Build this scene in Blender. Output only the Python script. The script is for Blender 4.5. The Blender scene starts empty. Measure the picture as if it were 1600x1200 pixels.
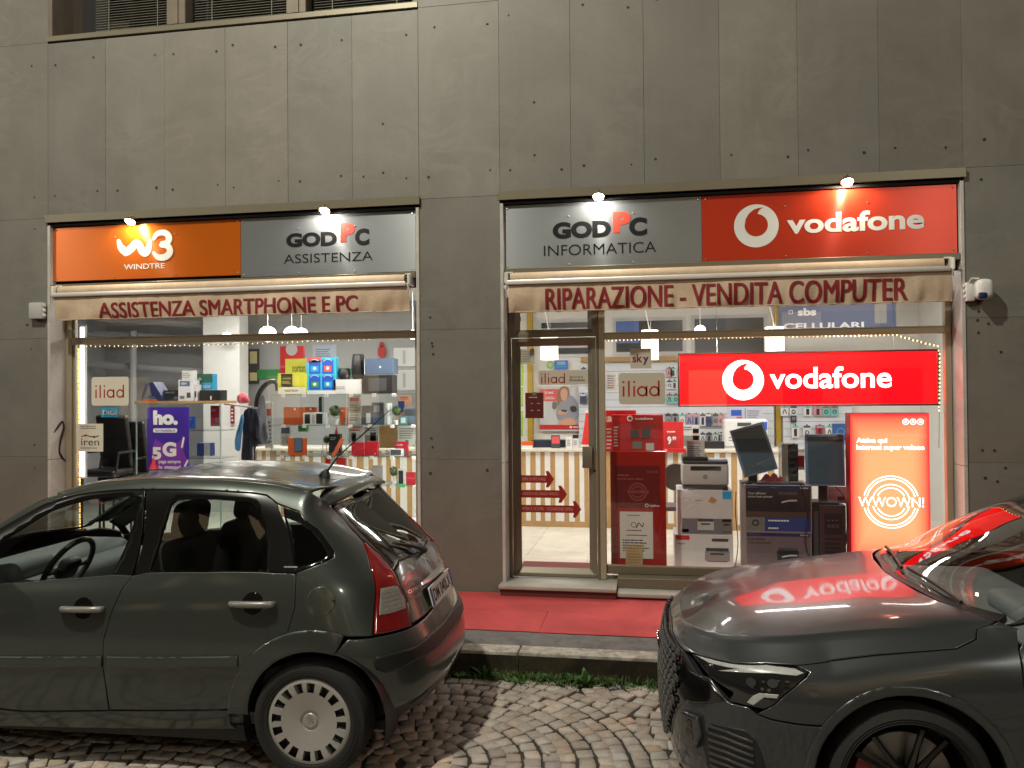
import bpy, bmesh, math, random
import numpy as np
from mathutils import Vector, Matrix, geometry
R = math.radians
random.seed(7)
scene = bpy.context.scene
COL = scene.collection

# ---------------------------------------------------------------- camera
CAM = np.array([0.0, -6.97, 1.92]); YAW, PITCH, ROLL, FPX = 0.170389, 0.011754, -0.008128, 1244.16
_F = np.array([-math.sin(YAW)*math.cos(PITCH), math.cos(YAW)*math.cos(PITCH), math.sin(PITCH)])
_R = np.array([math.cos(YAW), math.sin(YAW), 0.0]); _U = np.cross(_R, _F)
_R, _U = math.cos(ROLL)*_R+math.sin(ROLL)*_U, -math.sin(ROLL)*_R+math.cos(ROLL)*_U
cam = bpy.data.cameras.new('camera'); cam.sensor_width = 36; cam.lens = FPX/1600*36
cam.clip_start = .05; cam.clip_end = 400
camo = bpy.data.objects.new('camera', cam); COL.objects.link(camo)
camo.matrix_world = Matrix([[_R[i], _U[i], -_F[i], CAM[i]] for i in range(3)]+[[0, 0, 0, 1]])
scene.camera = camo
def at(px, py, Y):
    """the point at depth Y behind the facade line that the photograph shows at (px, py)"""
    d = _F*FPX+_R*(px-800)-_U*(py-600); t = (Y-CAM[1])/d[1]
    return CAM[0]+d[0]*t, CAM[2]+d[2]*t

# ---------------------------------------------------------------- night sky, street lamps, exposure
world = bpy.data.worlds.new('World'); scene.world = world; world.use_nodes = True
_bg = world.node_tree.nodes['Background']
_bg.inputs[0].default_value = (1.0, .80, .58, 1); _bg.inputs[1].default_value = .045
def lamp(name, kind, loc, energy, color=(1, 1, 1), aim=None, **kw):
    l = bpy.data.lights.new(name, kind); l.energy = energy; l.color = color
    for k, v in kw.items(): setattr(l, k, v)
    o = bpy.data.objects.new(name, l); COL.objects.link(o); o.location = loc
    if aim is not None:
        o.rotation_euler = (Vector(aim)-Vector(loc)).to_track_quat('-Z', 'Y').to_euler()
    return o
lamp('street_lamp_light', 'AREA', (-4.1, -6.2, 10.5), 960, (1, .95, .80), (-1.5, -1.0, 1.5), shape='DISK', size=.45)
lamp('street_lamp_light', 'AREA', (4.0, -19, 9.0), 900, (1, .86, .62), (2, -26, 3.0), shape='DISK', size=.55)  # added unseen lamp, only brightens the house opposite for the reflections
lamp('street_lamp_light', 'AREA', (7.5, -15, 8.0), 260, (1, .93, .78), (0, -1, 1.0), shape='DISK', size=.55)
lamp('street_lamp_light', 'AREA', (-14.2, -9, 8.0), 260, (1, .93, .78), (-3, -1, 1.0), shape='DISK', size=.55)
# light inside the shop, from its ceiling
for x, y, e in ((-5.2, 2.2, 85), (-3.1, 2.2, 75), (-1.0, 1.7, 38), (.9, 1.7, 42), (2.6, 2.0, 40)):
    lamp('shop_ceiling_light', 'AREA', (x, y, 3.22), e, (1, .955, .88), (x, y, 0), shape='RECTANGLE', size=1.2, size_y=.35)
for x, e in ((-4.9, 9), (-3.5, 7), (-2.6, 6), (.45, 20), (1.5, 20)):  # added fill lights for the goods, unseen behind the crossbars
    lamp('window_fill_light', 'AREA', (x, .30, 2.482 if x < -2 else 2.428), e, (1, .955, .88), (x, .85, 1.55), shape='RECTANGLE', size=.8, size_y=.035)
lamp('window_fill_light', 'AREA', (-2.10, .42, 1.65), 16, (1, .955, .88), (-3.3, .80, 1.55), shape='RECTANGLE', size=.05, size_y=1.5)  # added upright fill strip, unseen behind the stone pillar
vs = scene.view_settings
vs.view_transform = 'Standard'; vs.look = 'None'; vs.exposure = 0; vs.gamma = 1; vs.use_curve_mapping = False
scene.render.engine = 'CYCLES'
scene.cycles.use_denoising = True
scene.cycles.max_bounces = 8; scene.cycles.transparent_max_bounces = 24; scene.cycles.glossy_bounces = 4
scene.cycles.caustics_reflective = False; scene.cycles.caustics_refractive = False
scene.cycles.sample_clamp_indirect = 4

# ---------------------------------------------------------------- materials
MATS = {}
def lin(*c):
    return tuple((v/255/12.92 if v/255 <= .04045 else ((v/255+.055)/1.055)**2.4) for v in c)
def mat(name, col=(.5, .5, .5), rough=.5, metal=0., var=.10, scale=6., bump=0., bscale=60., emit=None, es=1., coat=0.,
        spec=.5, aniso=0., trans=0.):
    if name in MATS: return MATS[name]
    m = bpy.data.materials.new(name); m.use_nodes = True; nt = m.node_tree; N = nt.nodes; L = nt.links
    b = N['Principled BSDF']
    b.inputs['Roughness'].default_value = rough; b.inputs['Metallic'].default_value = metal
    b.inputs['Coat Weight'].default_value = coat; b.inputs['Coat Roughness'].default_value = .02
    b.inputs['Specular IOR Level'].default_value = spec
    tc = N.new('ShaderNodeTexCoord'); nz = N.new('ShaderNodeTexNoise'); nz.inputs['Scale'].default_value = scale
    nz.inputs['Detail'].default_value = 5
    L.new(tc.outputs['Object'], nz.inputs['Vector'])
    mx = N.new('ShaderNodeMix'); mx.data_type = 'RGBA'
    mx.inputs[6].default_value = tuple(c*(1-var) for c in col)+(1,)
    mx.inputs[7].default_value = tuple(min(1, c*(1+var)) for c in col)+(1,)
    L.new(nz.outputs['Fac'], mx.inputs[0]); L.new(mx.outputs[2], b.inputs['Base Color'])
    if bump:
        n2 = N.new('ShaderNodeTexNoise'); n2.inputs['Scale'].default_value = bscale; n2.inputs['Detail'].default_value = 4
        L.new(tc.outputs['Object'], n2.inputs['Vector'])
        bp = N.new('ShaderNodeBump'); bp.inputs['Strength'].default_value = bump; bp.inputs['Distance'].default_value = .01
        L.new(n2.outputs['Fac'], bp.inputs['Height']); L.new(bp.outputs['Normal'], b.inputs['Normal'])
    if aniso:
        b.inputs['Anisotropic'].default_value = aniso
        t = N.new('ShaderNodeCombineXYZ'); t.inputs[2].default_value = 1
        L.new(t.outputs[0], b.inputs['Tangent'])
    if emit:
        b.inputs['Emission Color'].default_value = tuple(emit)+(1,); b.inputs['Emission Strength'].default_value = es
    MATS[name] = m; return m
def glassmat(name, tint=(1, 1, 1), refl=1.0, rough=0.0):
    if name in MATS: return MATS[name]
    m = bpy.data.materials.new(name); m.use_nodes = True; nt = m.node_tree; N = nt.nodes; L = nt.links
    N.remove(N['Principled BSDF'])
    lw = N.new('ShaderNodeLayerWeight'); lw.inputs['Blend'].default_value = .5; fr = N.new('ShaderNodeMath'); fr.operation = 'POWER'; fr.inputs[1].default_value = 5; L.new(lw.outputs['Facing'], fr.inputs[0])
    mul = N.new('ShaderNodeMath'); mul.operation = 'MULTIPLY_ADD'; mul.inputs[1].default_value = .92*refl; mul.inputs[2].default_value = .065*refl; mul.use_clamp = True
    nz = N.new('ShaderNodeTexNoise'); nz.inputs['Scale'].default_value = 1.3
    ad = N.new('ShaderNodeMix'); ad.data_type = 'RGBA'; ad.inputs[6].default_value = tuple(c*.97 for c in tint)+(1,); ad.inputs[7].default_value = tuple(tint)+(1,)
    L.new(nz.outputs['Fac'], ad.inputs[0])
    tr = N.new('ShaderNodeBsdfTransparent'); gl = N.new('ShaderNodeBsdfGlossy'); gl.inputs['Roughness'].default_value = rough
    mx = N.new('ShaderNodeMixShader')
    L.new(ad.outputs[2], tr.inputs[0])
    L.new(fr.outputs[0], mul.inputs[0]); L.new(mul.outputs[0], mx.inputs[0]); L.new(tr.outputs[0], mx.inputs[1]); L.new(gl.outputs[0], mx.inputs[2])
    L.new(mx.outputs[0], N['Material Output'].inputs[0]); MATS[name] = m; return m
def flat(name, rgb, **kw):                               # a printed or painted colour given as seen in white light
    kw.setdefault('var', .04); return mat(name, tuple(c*.85 for c in lin(*rgb)), **kw)

# ---------------------------------------------------------------- mesh building
class MB:
    def __init__(s): s.v = []; s.f = []; s.m = []; s.n = []; s.sm = []; s.mats = []
    def mi(s, m):
        if m is None: return 0
        if m not in s.mats: s.mats.append(m)
        return s.mats.index(m)
    def add(s, vs, fs, m=None, normals=None, smooth=False):
        o = len(s.v); s.v += [tuple(map(float, v)) for v in vs]; k = s.mi(m)
        for f in fs:
            s.f.append(tuple(o+i for i in f)); s.m.append(k); s.sm.append(smooth)
            s.n.append([tuple(normals[i]) for i in f] if normals is not None else None)
        return s
    def bm(s, b, m=None, M=None, smooth=False):
        b.verts.index_update()
        s.add([(M@v.co if M else v.co) for v in b.verts], [[v.index for v in f.verts] for f in b.faces], m, smooth=smooth); b.free(); return s
    def box(s, x0, x1, y0, y1, z0, z1, m=None, bev=0., seg=1, M=None):
        b = bmesh.new(); bmesh.ops.create_cube(b, size=1)
        for v in b.verts: v.co = Vector(((x0+x1)/2+v.co.x*(x1-x0), (y0+y1)/2+v.co.y*(y1-y0), (z0+z1)/2+v.co.z*(z1-z0)))
        if bev: bmesh.ops.bevel(b, geom=list(b.edges), offset=bev, segments=seg, profile=.5, affect='EDGES')
        return s.bm(b, m, M, smooth=seg > 1)
    def lathe(s, prof, c=(0, 0, 0), axis='z', n=32, m=None, smooth=True, a0=0., a1=2*math.pi):
        full = a1-a0 > 6.28; k = n if full else n+1; vs = []
        for i in range(k):
            a = a0+(a1-a0)*i/n
            for r, h in prof:
                p = {'z': (r*math.cos(a), r*math.sin(a), h), 'y': (r*math.cos(a), h, r*math.sin(a)), 'x': (h, r*math.cos(a), r*math.sin(a))}[axis]
                vs.append((p[0]+c[0], p[1]+c[1], p[2]+c[2]))
        q = len(prof); fs = []
        for i in range(n):
            j = (i+1) % k
            for t in range(q-1):
                f = (i*q+t, j*q+t, j*q+t+1, i*q+t+1)
                fs.append(f if axis != 'y' else f[::-1])
        return s.add(vs, fs, m, smooth=smooth)
    def tube(s, pts, r, n=8, m=None, closed=False, rs=None, cap=True):
        P = [Vector(p) for p in pts]; k = len(P); vs = []; up = None
        for i, p in enumerate(P):
            t = (P[(i+1) % k]-P[i-1]) if closed else (P[min(i+1, k-1)]-P[max(i-1, 0)])
            t.normalize()
            if up is None: up = t.orthogonal().normalized()
            up = (up-t*up.dot(t)); up = up.normalized() if up.length > 1e-6 else t.orthogonal().normalized()
            w = t.cross(up); q = rs[i] if rs else r
            vs += [p+(up*math.cos(2*math.pi*j/n)+w*math.sin(2*math.pi*j/n))*q for j in range(n)]
        fs = [(i*n+j, i*n+(j+1) % n, ((i+1) % k)*n+(j+1) % n, ((i+1) % k)*n+j) for i in range(k if closed else k-1) for j in range(n)]
        if cap and not closed: fs += [tuple(range(n))[::-1], tuple((k-1)*n+j for j in range(n))]
        return s.add(vs, fs, m, smooth=True)
    def prism(s, poly, fr, d0, d1, m=None, bev=0):
        """polygon in a frame's plane, extruded from depth d0 (back) to d1 (front)"""
        p = [Vector((x, z)) for x, z in poly]
        if sum(p[i-1].x*p[i].y-p[i].x*p[i-1].y for i in range(len(p))) < 0: p = p[::-1]
        n = len(p); vs = [fr(q.x, q.y, d0) for q in p]+[fr(q.x, q.y, d1) for q in p]
        tris = geometry.tessellate_polygon([[Vector((q.x, q.y, 0)) for q in p]])
        fs = [tuple(n+i for i in t) for t in tris]
        def ar(t): a, b, c = (p[i] for i in t); return (b-a).cross(c-a)
        fs = [(f if ar(t) > 0 else f[::-1]) for f, t in zip(fs, tris)]
        fs += [(i, (i+1) % n, n+(i+1) % n, n+i) for i in range(n)]
        return s.add(vs, fs, m)
    def rect(s, x0, z0, x1, z1, fr, d=.0, m=None):
        return s.add([fr(x0, z0, d), fr(x1, z0, d), fr(x1, z1, d), fr(x0, z1, d)], [(0, 1, 2, 3)], m)
    def stroke(s, pts, w, fr, d=.001, m=None, n=10, ws=None, cap=True):
        """a flat brush stroke through pts"""
        c = spline(pts, n); k = len(c); L_, R_ = [], []
        for i, p in enumerate(c):
            a, b = c[max(i-1, 0)], c[min(i+1, k-1)]; t = Vector((b[0]-a[0], b[1]-a[1])); t.normalize()
            q = (w if ws is None else np.interp(i/(k-1), np.linspace(0, 1, len(ws)), ws))/2
            L_.append((p[0]-t.y*q, p[1]+t.x*q)); R_.append((p[0]+t.y*q, p[1]-t.x*q))
        vs = [fr(x, z, d+1.2e-5*(i % k)) for i, (x, z) in enumerate(L_+R_)]; fs = [(k+i, k+i+1, i+1, i) for i in range(k-1)]
        s.add(vs, fs, m)
        if cap:
            for p, q in ((c[0], w if ws is None else ws[0]), (c[-1], w if ws is None else ws[-1])): s.disc(p[0], p[1], q/2, fr, d-.0002, m, 12)
        return s
    def disc(s, x, z, r, fr, d=.001, m=None, n=32, r2=None):
        c = [(x+r*math.cos(2*math.pi*i/n), z+(r2 or r)*math.sin(2*math.pi*i/n)) for i in range(n)]
        return s.add([fr(a, b, d) for a, b in c], [tuple(range(n))], m)
    def ring(s, x, z, r, w, fr, d=.001, m=None, n=48, a0=0, a1=360):
        vs = []; full = a1-a0 >= 360; k = n if full else n+1
        for i in range(k):
            a = R(a0+(a1-a0)*i/n)
            for q in (r-w/2, r+w/2): vs.append(fr(x+q*math.cos(a), z+q*math.sin(a), d))
        return s.add(vs, [(2*i, 2*i+1, 2*((i+1) % k)+1, 2*((i+1) % k)) for i in range(n)], m)
    def text(s, t, x0, z0, x1, z1, fr, d=.001, m=None, bold=0., fit=True, slant=0., ext=0.):
        vs, fs = textmesh(t, bold); w = max(v[0] for v in vs); lo = min(v[1] for v in vs); h = max(v[1] for v in vs)-lo
        sx, sz = (x1-x0)/w, (z1-z0)/h
        if not fit: sx = min(sx, sz)
        if ext:
            n = len(vs); P = [fr(x0+v[0]*sx+slant*(v[1]-lo)*sz, z0+(v[1]-lo)*sz, d+ext) for v in vs]
            s.add(P, fs, m)
            ed = {}
            for f in fs:
                for i in range(len(f)):
                    a, b = f[i], f[(i+1) % len(f)]; ed[(a, b)] = 1
            Q = [fr(x0+v[0]*sx+slant*(v[1]-lo)*sz, z0+(v[1]-lo)*sz, d) for v in vs]
            s.add(P+Q, [(a, a+n, b+n, b) for (a, b) in ed if (b, a) not in ed], m)
        else:
            s.add([fr(x0+v[0]*sx+slant*(v[1]-lo)*sz, z0+(v[1]-lo)*sz, d) for v in vs], fs, m)
        return s
    def lines(s, x0, z0, x1, z1, n, fr, d=.001, m=None, fill=.45):
        """rows of print too small to read: strokes of uneven length"""
        h = (z1-z0)/n
        for i in range(n):
            x = x0; zz = z1-(i+.75)*h; end = x0+(x1-x0)*random.uniform(.7, 1)
            while x < end:
                w = random.uniform(.05, .16)*(x1-x0); s.rect(x, zz, min(x+w, end), zz+h*fill, fr, d, m); x += w+.02*(x1-x0)
        return s
    def build(s, name, m=None, parent=None, org=None, angle=30):
        me = bpy.data.meshes.new(name); o = org or (0, 0, 0)
        me.from_pydata([(v[0]-o[0], v[1]-o[1], v[2]-o[2]) for v in s.v], [], s.f)
        ms = list(s.mats) or [None]
        if m is not None and not s.mats: ms = [m]
        for q in ms: me.materials.append(q or m)
        me.polygons.foreach_set('material_index', s.m); me.polygons.foreach_set('use_smooth', s.sm)
        me.update(); me.validate(clean_customdata=False)
        if any(n is not None for n in s.n) and len(me.polygons) == len(s.f):
            ln = []
            for n, f in zip(s.n, s.f): ln += n if n is not None else [(0, 0, 0)]*len(f)
            me.normals_split_custom_set(ln)
        elif any(s.sm): me.set_sharp_from_angle(angle=R(angle))
        ob = bpy.data.objects.new(name, me); COL.objects.link(ob)
        if parent is not None: ob.parent = parent
        return ob
_tc = {}
def textmesh(t, bold=0.):
    if (t, bold) in _tc: return _tc[(t, bold)]
    c = bpy.data.curves.new('lettering', 'FONT'); c.body = t; c.size = 1; c.offset = bold; c.resolution_u = 5; c.fill_mode = 'FRONT'
    o = bpy.data.objects.new('lettering', c); COL.objects.link(o)
    me = bpy.data.meshes.new_from_object(o.evaluated_get(bpy.context.evaluated_depsgraph_get()))
    vs = [v.co.copy() for v in me.vertices]; x0 = min(v.x for v in vs)
    r = ([(v.x-x0, v.y) for v in vs], [tuple(p.vertices) for p in me.polygons])
    bpy.data.objects.remove(o); bpy.data.curves.remove(c); bpy.data.meshes.remove(me)
    _tc[(t, bold)] = r; return r
def spline(pts, n=10, closed=False):
    P = [np.array(p, float) for p in pts]; k = len(P); out = []
    for i in range(k if closed else k-1):
        a, b = P[i], P[(i+1) % k]; p = P[i-1] if (i or closed) else 2*a-b; q = P[(i+2) % k] if (i+2 < k or closed) else 2*b-a
        for j in range(n):
            t = j/n; out.append(tuple(.5*((2*a)+(b-p)*t+(2*p-5*a+4*b-q)*t*t+(3*a-p-3*b+q)*t**3)))
    if not closed: out.append(tuple(P[-1]))
    return out
def frame(Y, x=0, z=0, rz=0., tilt=0., roll=0.):
    """a plane facing the street at depth Y: local x, z in the plane and d towards the street"""
    M = Matrix.Translation((x, Y, z))@Matrix.Rotation(rz, 4, 'Z')@Matrix.Rotation(tilt, 4, 'X')@Matrix.Rotation(roll, 4, 'Y')
    return lambda a, b, d=0.: tuple(M@Vector((a, -d, b)))
def rrect(x0, z0, x1, z1, r, n=5):
    return [(cx+r*math.cos(a0+math.pi/2*i/n), cz+r*math.sin(a0+math.pi/2*i/n)) for cx, cz, a0 in
            ((x1-r, z1-r, 0), (x0+r, z1-r, math.pi/2), (x0+r, z0+r, math.pi), (x1-r, z0+r, 1.5*math.pi)) for i in range(n+1)]

# ---------------------------------------------------------------- things
def tag(o, label, cat, group=None):
    o['label'] = label; o['category'] = cat
    if group: o['group'] = group
    return o
def thing(name, label, cat, loc=(0, 0, 0), rz=0., group=None):
    o = bpy.data.objects.new(name, None); COL.objects.link(o); o.location = loc; o.rotation_euler = (0, 0, rz)
    o.empty_display_size = .1
    return tag(o, label, cat, group)
def part(mb, name, m, parent, label=None, **kw):              # geometry given in world coordinates, parent unrotated
    root = parent
    while root.parent: root = root.parent
    o = mb.build(name, m, parent, org=tuple(root.location), **kw)
    if label: o['label'] = label
    return o
def solo(mb, name, m, label, cat, group=None, **kw):          # a thing that is one mesh
    c = np.array(mb.v); org = (float((c[:, 0].min()+c[:, 0].max())/2), float((c[:, 1].min()+c[:, 1].max())/2), float(c[:, 2].min()))
    o = mb.build(name, m, None, org=org, **kw); o.location = org
    return tag(o, label, cat, group)
def structure(o): o['kind'] = 'structure'; return o
try:
    from mathutils.kdtree import KDTree
except ImportError: KDTree = None
# ---------------------------------------------------------------- lofted car skins
def pchip(xs, ys, x):
    xs = np.asarray(xs, float); ys = np.asarray(ys, float)
    if xs[0] > xs[-1]: xs, ys = xs[::-1], ys[::-1]
    if len(xs) == 1: return np.full_like(x, ys[0])
    h = np.diff(xs); d = np.diff(ys)/h; m = np.zeros_like(ys); m[0] = d[0]; m[-1] = d[-1]
    for i in range(1, len(xs)-1):
        if d[i-1]*d[i] > 0:
            w1 = 2*h[i]+h[i-1]; w2 = h[i]+2*h[i-1]; m[i] = (w1+w2)/(w1/d[i-1]+w2/d[i])
    x = np.clip(x, xs[0], xs[-1]); k = np.clip(np.searchsorted(xs, x)-1, 0, len(xs)-2)
    t = (x-xs[k])/h[k]
    return ys[k]*(1+2*t)*(1-t)**2 + m[k]*h[k]*t*(1-t)**2 + ys[k+1]*t*t*(3-2*t) + m[k+1]*h[k]*t*t*(t-1)

def natspline(s, P, q):
    n = len(s); h = np.diff(s); A = np.zeros((n, n)); B = np.zeros((n,)+P.shape[1:])
    A[0, 0] = A[-1, -1] = 1
    for i in range(1, n-1):
        A[i, i-1] = h[i-1]; A[i, i] = 2*(h[i-1]+h[i]); A[i, i+1] = h[i]
        B[i] = 6*((P[i+1]-P[i])/h[i]-(P[i]-P[i-1])/h[i-1])
    M = np.linalg.solve(A, B.reshape(n, -1)).reshape(B.shape)
    k = np.clip(np.searchsorted(s, q)-1, 0, n-2); e = (slice(None),)+(None,)*(P.ndim-1)
    a = (s[k+1]-q)[e]; b = (q-s[k])[e]; hk = h[k][e]
    return M[k]*a**3/(6*hk)+M[k+1]*b**3/(6*hk)+(P[k]/hk-M[k]*hk/6)*a+(P[k+1]/hk-M[k+1]*hk/6)*b

class Skin:
    """A car skin lofted through rows; each row is a line round the car: nose, near side, tail."""
    def __init__(self, rows, creases=(), nu=14, nf=46, ns=190, nr=56):
        self.rows = rows; L = []
        for r in rows:
            xs = np.linspace(r['xfs'], r['xrs'], ns)
            ws, zs = pchip(*zip(*r['w']), xs), pchip(*zip(*r['z']), xs)
            side = np.stack([xs, ws, zs], 1)
            def corner(x0, w0, z0, x1, z1, n, cnt, qs=.0):
                f = np.linspace(0, 1, cnt+1)[1:]*np.pi/2
                c, s_ = np.maximum(np.cos(f), 0)**(2/n), np.sin(f)**(2/n)
                q = (1-c)*(1-qs)+s_*qs; k = s_
                return np.stack([x0+(x1-x0)*k, w0*c, z0+(z1-z0)*q], 1)
            fr = corner(xs[0], ws[0], zs[0], r['xf'], r['zf'], r.get('nf', 3), nf, r.get('qs', 0))[::-1]
            re = corner(xs[-1], ws[-1], zs[-1], r['xr'], r['zr'], r.get('nr', 3), nr)
            L.append(np.concatenate([fr, side, re]))
        L = np.array(L)                                   # rows, t, 3
        cuts = [0]+list(creases)+[len(L)-1]; out = []
        for a, b in zip(cuts[:-1], cuts[1:]):
            seg = L[a:b+1]; d = np.linalg.norm(np.diff(seg, axis=0), axis=2).mean(1)
            s = np.concatenate([[0], np.cumsum(d)])
            q = np.concatenate([np.linspace(s[i], s[i+1], nu, endpoint=False) for i in range(b-a)]+[[s[-1]]])
            g = natspline(s, seg, q)
            out.append(g if a == 0 else g[1:])
        self.G = np.concatenate(out).transpose(1, 0, 2)   # t, u, 3
        dt = np.gradient(self.G, axis=0); du = np.gradient(self.G, axis=1)
        n = np.cross(dt, du); l = np.linalg.norm(n, axis=2, keepdims=True); n = n/np.maximum(l, 1e-9)
        c = self.G.mean((0, 1)); c[1] = 0
        if (n*(self.G-c)).sum() < 0: n = -n
        self.N = n
    def bil(self, A, ij):
        nt, nu = A.shape[:2]
        i = np.clip(ij[:, 0], 0, nt-1.0001); j = np.clip(ij[:, 1], 0, nu-1.0001)
        i0, j0 = i.astype(int), j.astype(int); a, b = (i-i0)[:, None], (j-j0)[:, None]
        return A[i0, j0]*(1-a)*(1-b)+A[i0+1, j0]*a*(1-b)+A[i0, j0+1]*(1-a)*b+A[i0+1, j0+1]*a*b
    def find(self, pts, dirn=None):
        """grid coordinates of the skin at 3D points, or where the lines through them along dirn meet it"""
        G, N = self.G, self.N; nt, nu = G.shape[:2]; pts = np.asarray(pts, float)
        B = np.eye(3) if dirn is None else np.linalg.svd(np.array([dirn]))[2][1:]
        F = (G@B.T).reshape(nt*nu, -1); Q = pts@B.T
        ok = np.ones(nt*nu, bool) if dirn is None else (N@np.array(dirn)).ravel() > .03
        id_ = np.flatnonzero(ok); F2 = F[ok]
        ij = np.array([divmod(id_[np.argmin(((F2-q)**2).sum(1))], nu) for q in Q], float)
        GB = G@B.T; e = .3
        for it in range(8):
            f = self.bil(GB, ij)-Q
            J0 = (self.bil(GB, ij+[e, 0])-self.bil(GB, ij-[e, 0]))/(2*e); J1 = (self.bil(GB, ij+[0, e])-self.bil(GB, ij-[0, e]))/(2*e)
            a, b, c = (J0*J0).sum(1), (J0*J1).sum(1), (J1*J1).sum(1); p, q = (J0*f).sum(1), (J1*f).sum(1)
            det = a*c-b*b+1e-12
            d = np.stack([(c*p-b*q)/det, (a*q-b*p)/det], 1)
            ij = np.clip(ij-np.clip(d, -1, 1), 0, [nt-1, nu-1])
        return ij
# rows of the small hatchback: x forward from the rear axle, y to its left, z up
def _row(z, w, xr, zr, nr=2.9, xrs=.1, xf=3.2, zf=.5, nf=2.6, xfs=2.55):
    return dict(z=z, w=w, xr=xr, zr=zr, nr=nr, xrs=xrs, xf=xf, zf=zf, nf=nf, xfs=xfs)
C3_ROWS = [
 _row([(2.6,.15),(1.6,.17),(.4,.225),(.1,.25)], [(2.6,.73),(1.6,.755),(.1,.755)], -.47,.265, zf=.17, xf=3.08),
 _row([(2.6,.25),(1.6,.27),(.4,.33),(.1,.35)], [(2.6,.77),(1.6,.795),(.1,.79)], -.55,.36, zf=.28, xf=3.17),
 _row([(2.6,.40),(1.6,.42),(.4,.47),(.1,.48)], [(2.6,.795),(1.6,.815),(.1,.81)], -.55,.53, zf=.42, xf=3.2),
 _row([(2.6,.53),(1.6,.545),(.4,.59),(.1,.61)], [(2.6,.81),(1.6,.825),(.8,.83),(.1,.82)], -.515,.645, zf=.52, xf=3.2),
 _row([(2.6,.65),(1.6,.67),(.4,.715),(.1,.73)], [(2.6,.81),(1.6,.823),(.8,.828),(.1,.815)], -.475,.735, nr=2.7, zf=.62, xf=3.17),
 _row([(2.6,.78),(1.6,.81),(.4,.86),(.1,.87)], [(2.6,.78),(1.6,.808),(.8,.815),(.1,.80)], -.435,.84, nr=2.5, zf=.70, xf=3.05),
 _row([(2.6,.88),(1.6,.905),(.4,.975),(.1,.985)], [(2.6,.73),(1.6,.782),(.8,.79),(.1,.772)], -.385,.925, nr=2.4, zf=.77, xf=2.9),
 _row([(2.6,.91),(2.2,.94),(1.6,.945),(.4,1.03),(.1,1.03)], [(2.6,.69),(2.2,.73),(1.6,.765),(.8,.772),(.1,.755)], -.335,.985, nr=2.3, zf=.80, xf=2.85),
 _row([(2.6,.93),(2.3,.98),(2.0,1.06),(1.6,1.15),(.9,1.22),(.4,1.23),(.1,1.19)], [(2.6,.63),(2.2,.68),(1.8,.70),(1.4,.705),(.8,.705),(.1,.68)], -.145,1.155, nr=2.25, zf=.83, xf=2.8),
 _row([(2.6,.945),(2.3,1.0),(2.0,1.14),(1.8,1.235),(1.55,1.345),(1.3,1.405),(1.05,1.428),(.8,1.432),(.45,1.415),(.15,1.35)], [(2.6,.58),(2.2,.62),(1.8,.63),(1.4,.632),(.8,.63),(.15,.595)], .02,1.31, nr=2.3, zf=.85, xf=2.76, xrs=.15),
 _row([(2.6,.955),(2.3,1.01),(1.92,1.215),(1.75,1.305),(1.51,1.398),(1.27,1.45),(.95,1.472),(.65,1.468),(.35,1.445),(.15,1.405)], [(2.6,.53),(2.2,.57),(1.8,.575),(1.4,.575),(.8,.57),(.15,.535)], .035,1.365, nr=2.5, zf=.86, xf=2.74, xrs=.15),
 _row([(2.6,.98),(2.4,1.01),(1.92,1.245),(1.75,1.335),(1.51,1.418),(1.27,1.458),(.95,1.474),(.65,1.468),(.35,1.442),(.15,1.41)], [(2.6,.38),(.15,.38)], .05,1.385, zf=.89, xf=2.72, nr=2.6, xrs=.15),
 _row([(2.6,.99),(2.45,1.01),(1.92,1.26),(1.75,1.35),(1.51,1.422),(1.27,1.46),(.95,1.474),(.65,1.468),(.35,1.443),(.15,1.412)], [(2.6,0.0),(.15,0.0)], .08,1.41, zf=.93, xf=2.66, nr=2.6, xrs=.15)]
def _rowf(z, w, xf, zf, nf=2.5, xfs=.3, xr=-3.4, zr=.6, nr=3.2, xrs=-2.9, qs=0):
    return dict(z=z, w=w, xf=xf, zf=zf, nf=nf, xfs=xfs, xr=xr, zr=zr, nr=nr, xrs=xrs, qs=qs)
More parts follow.
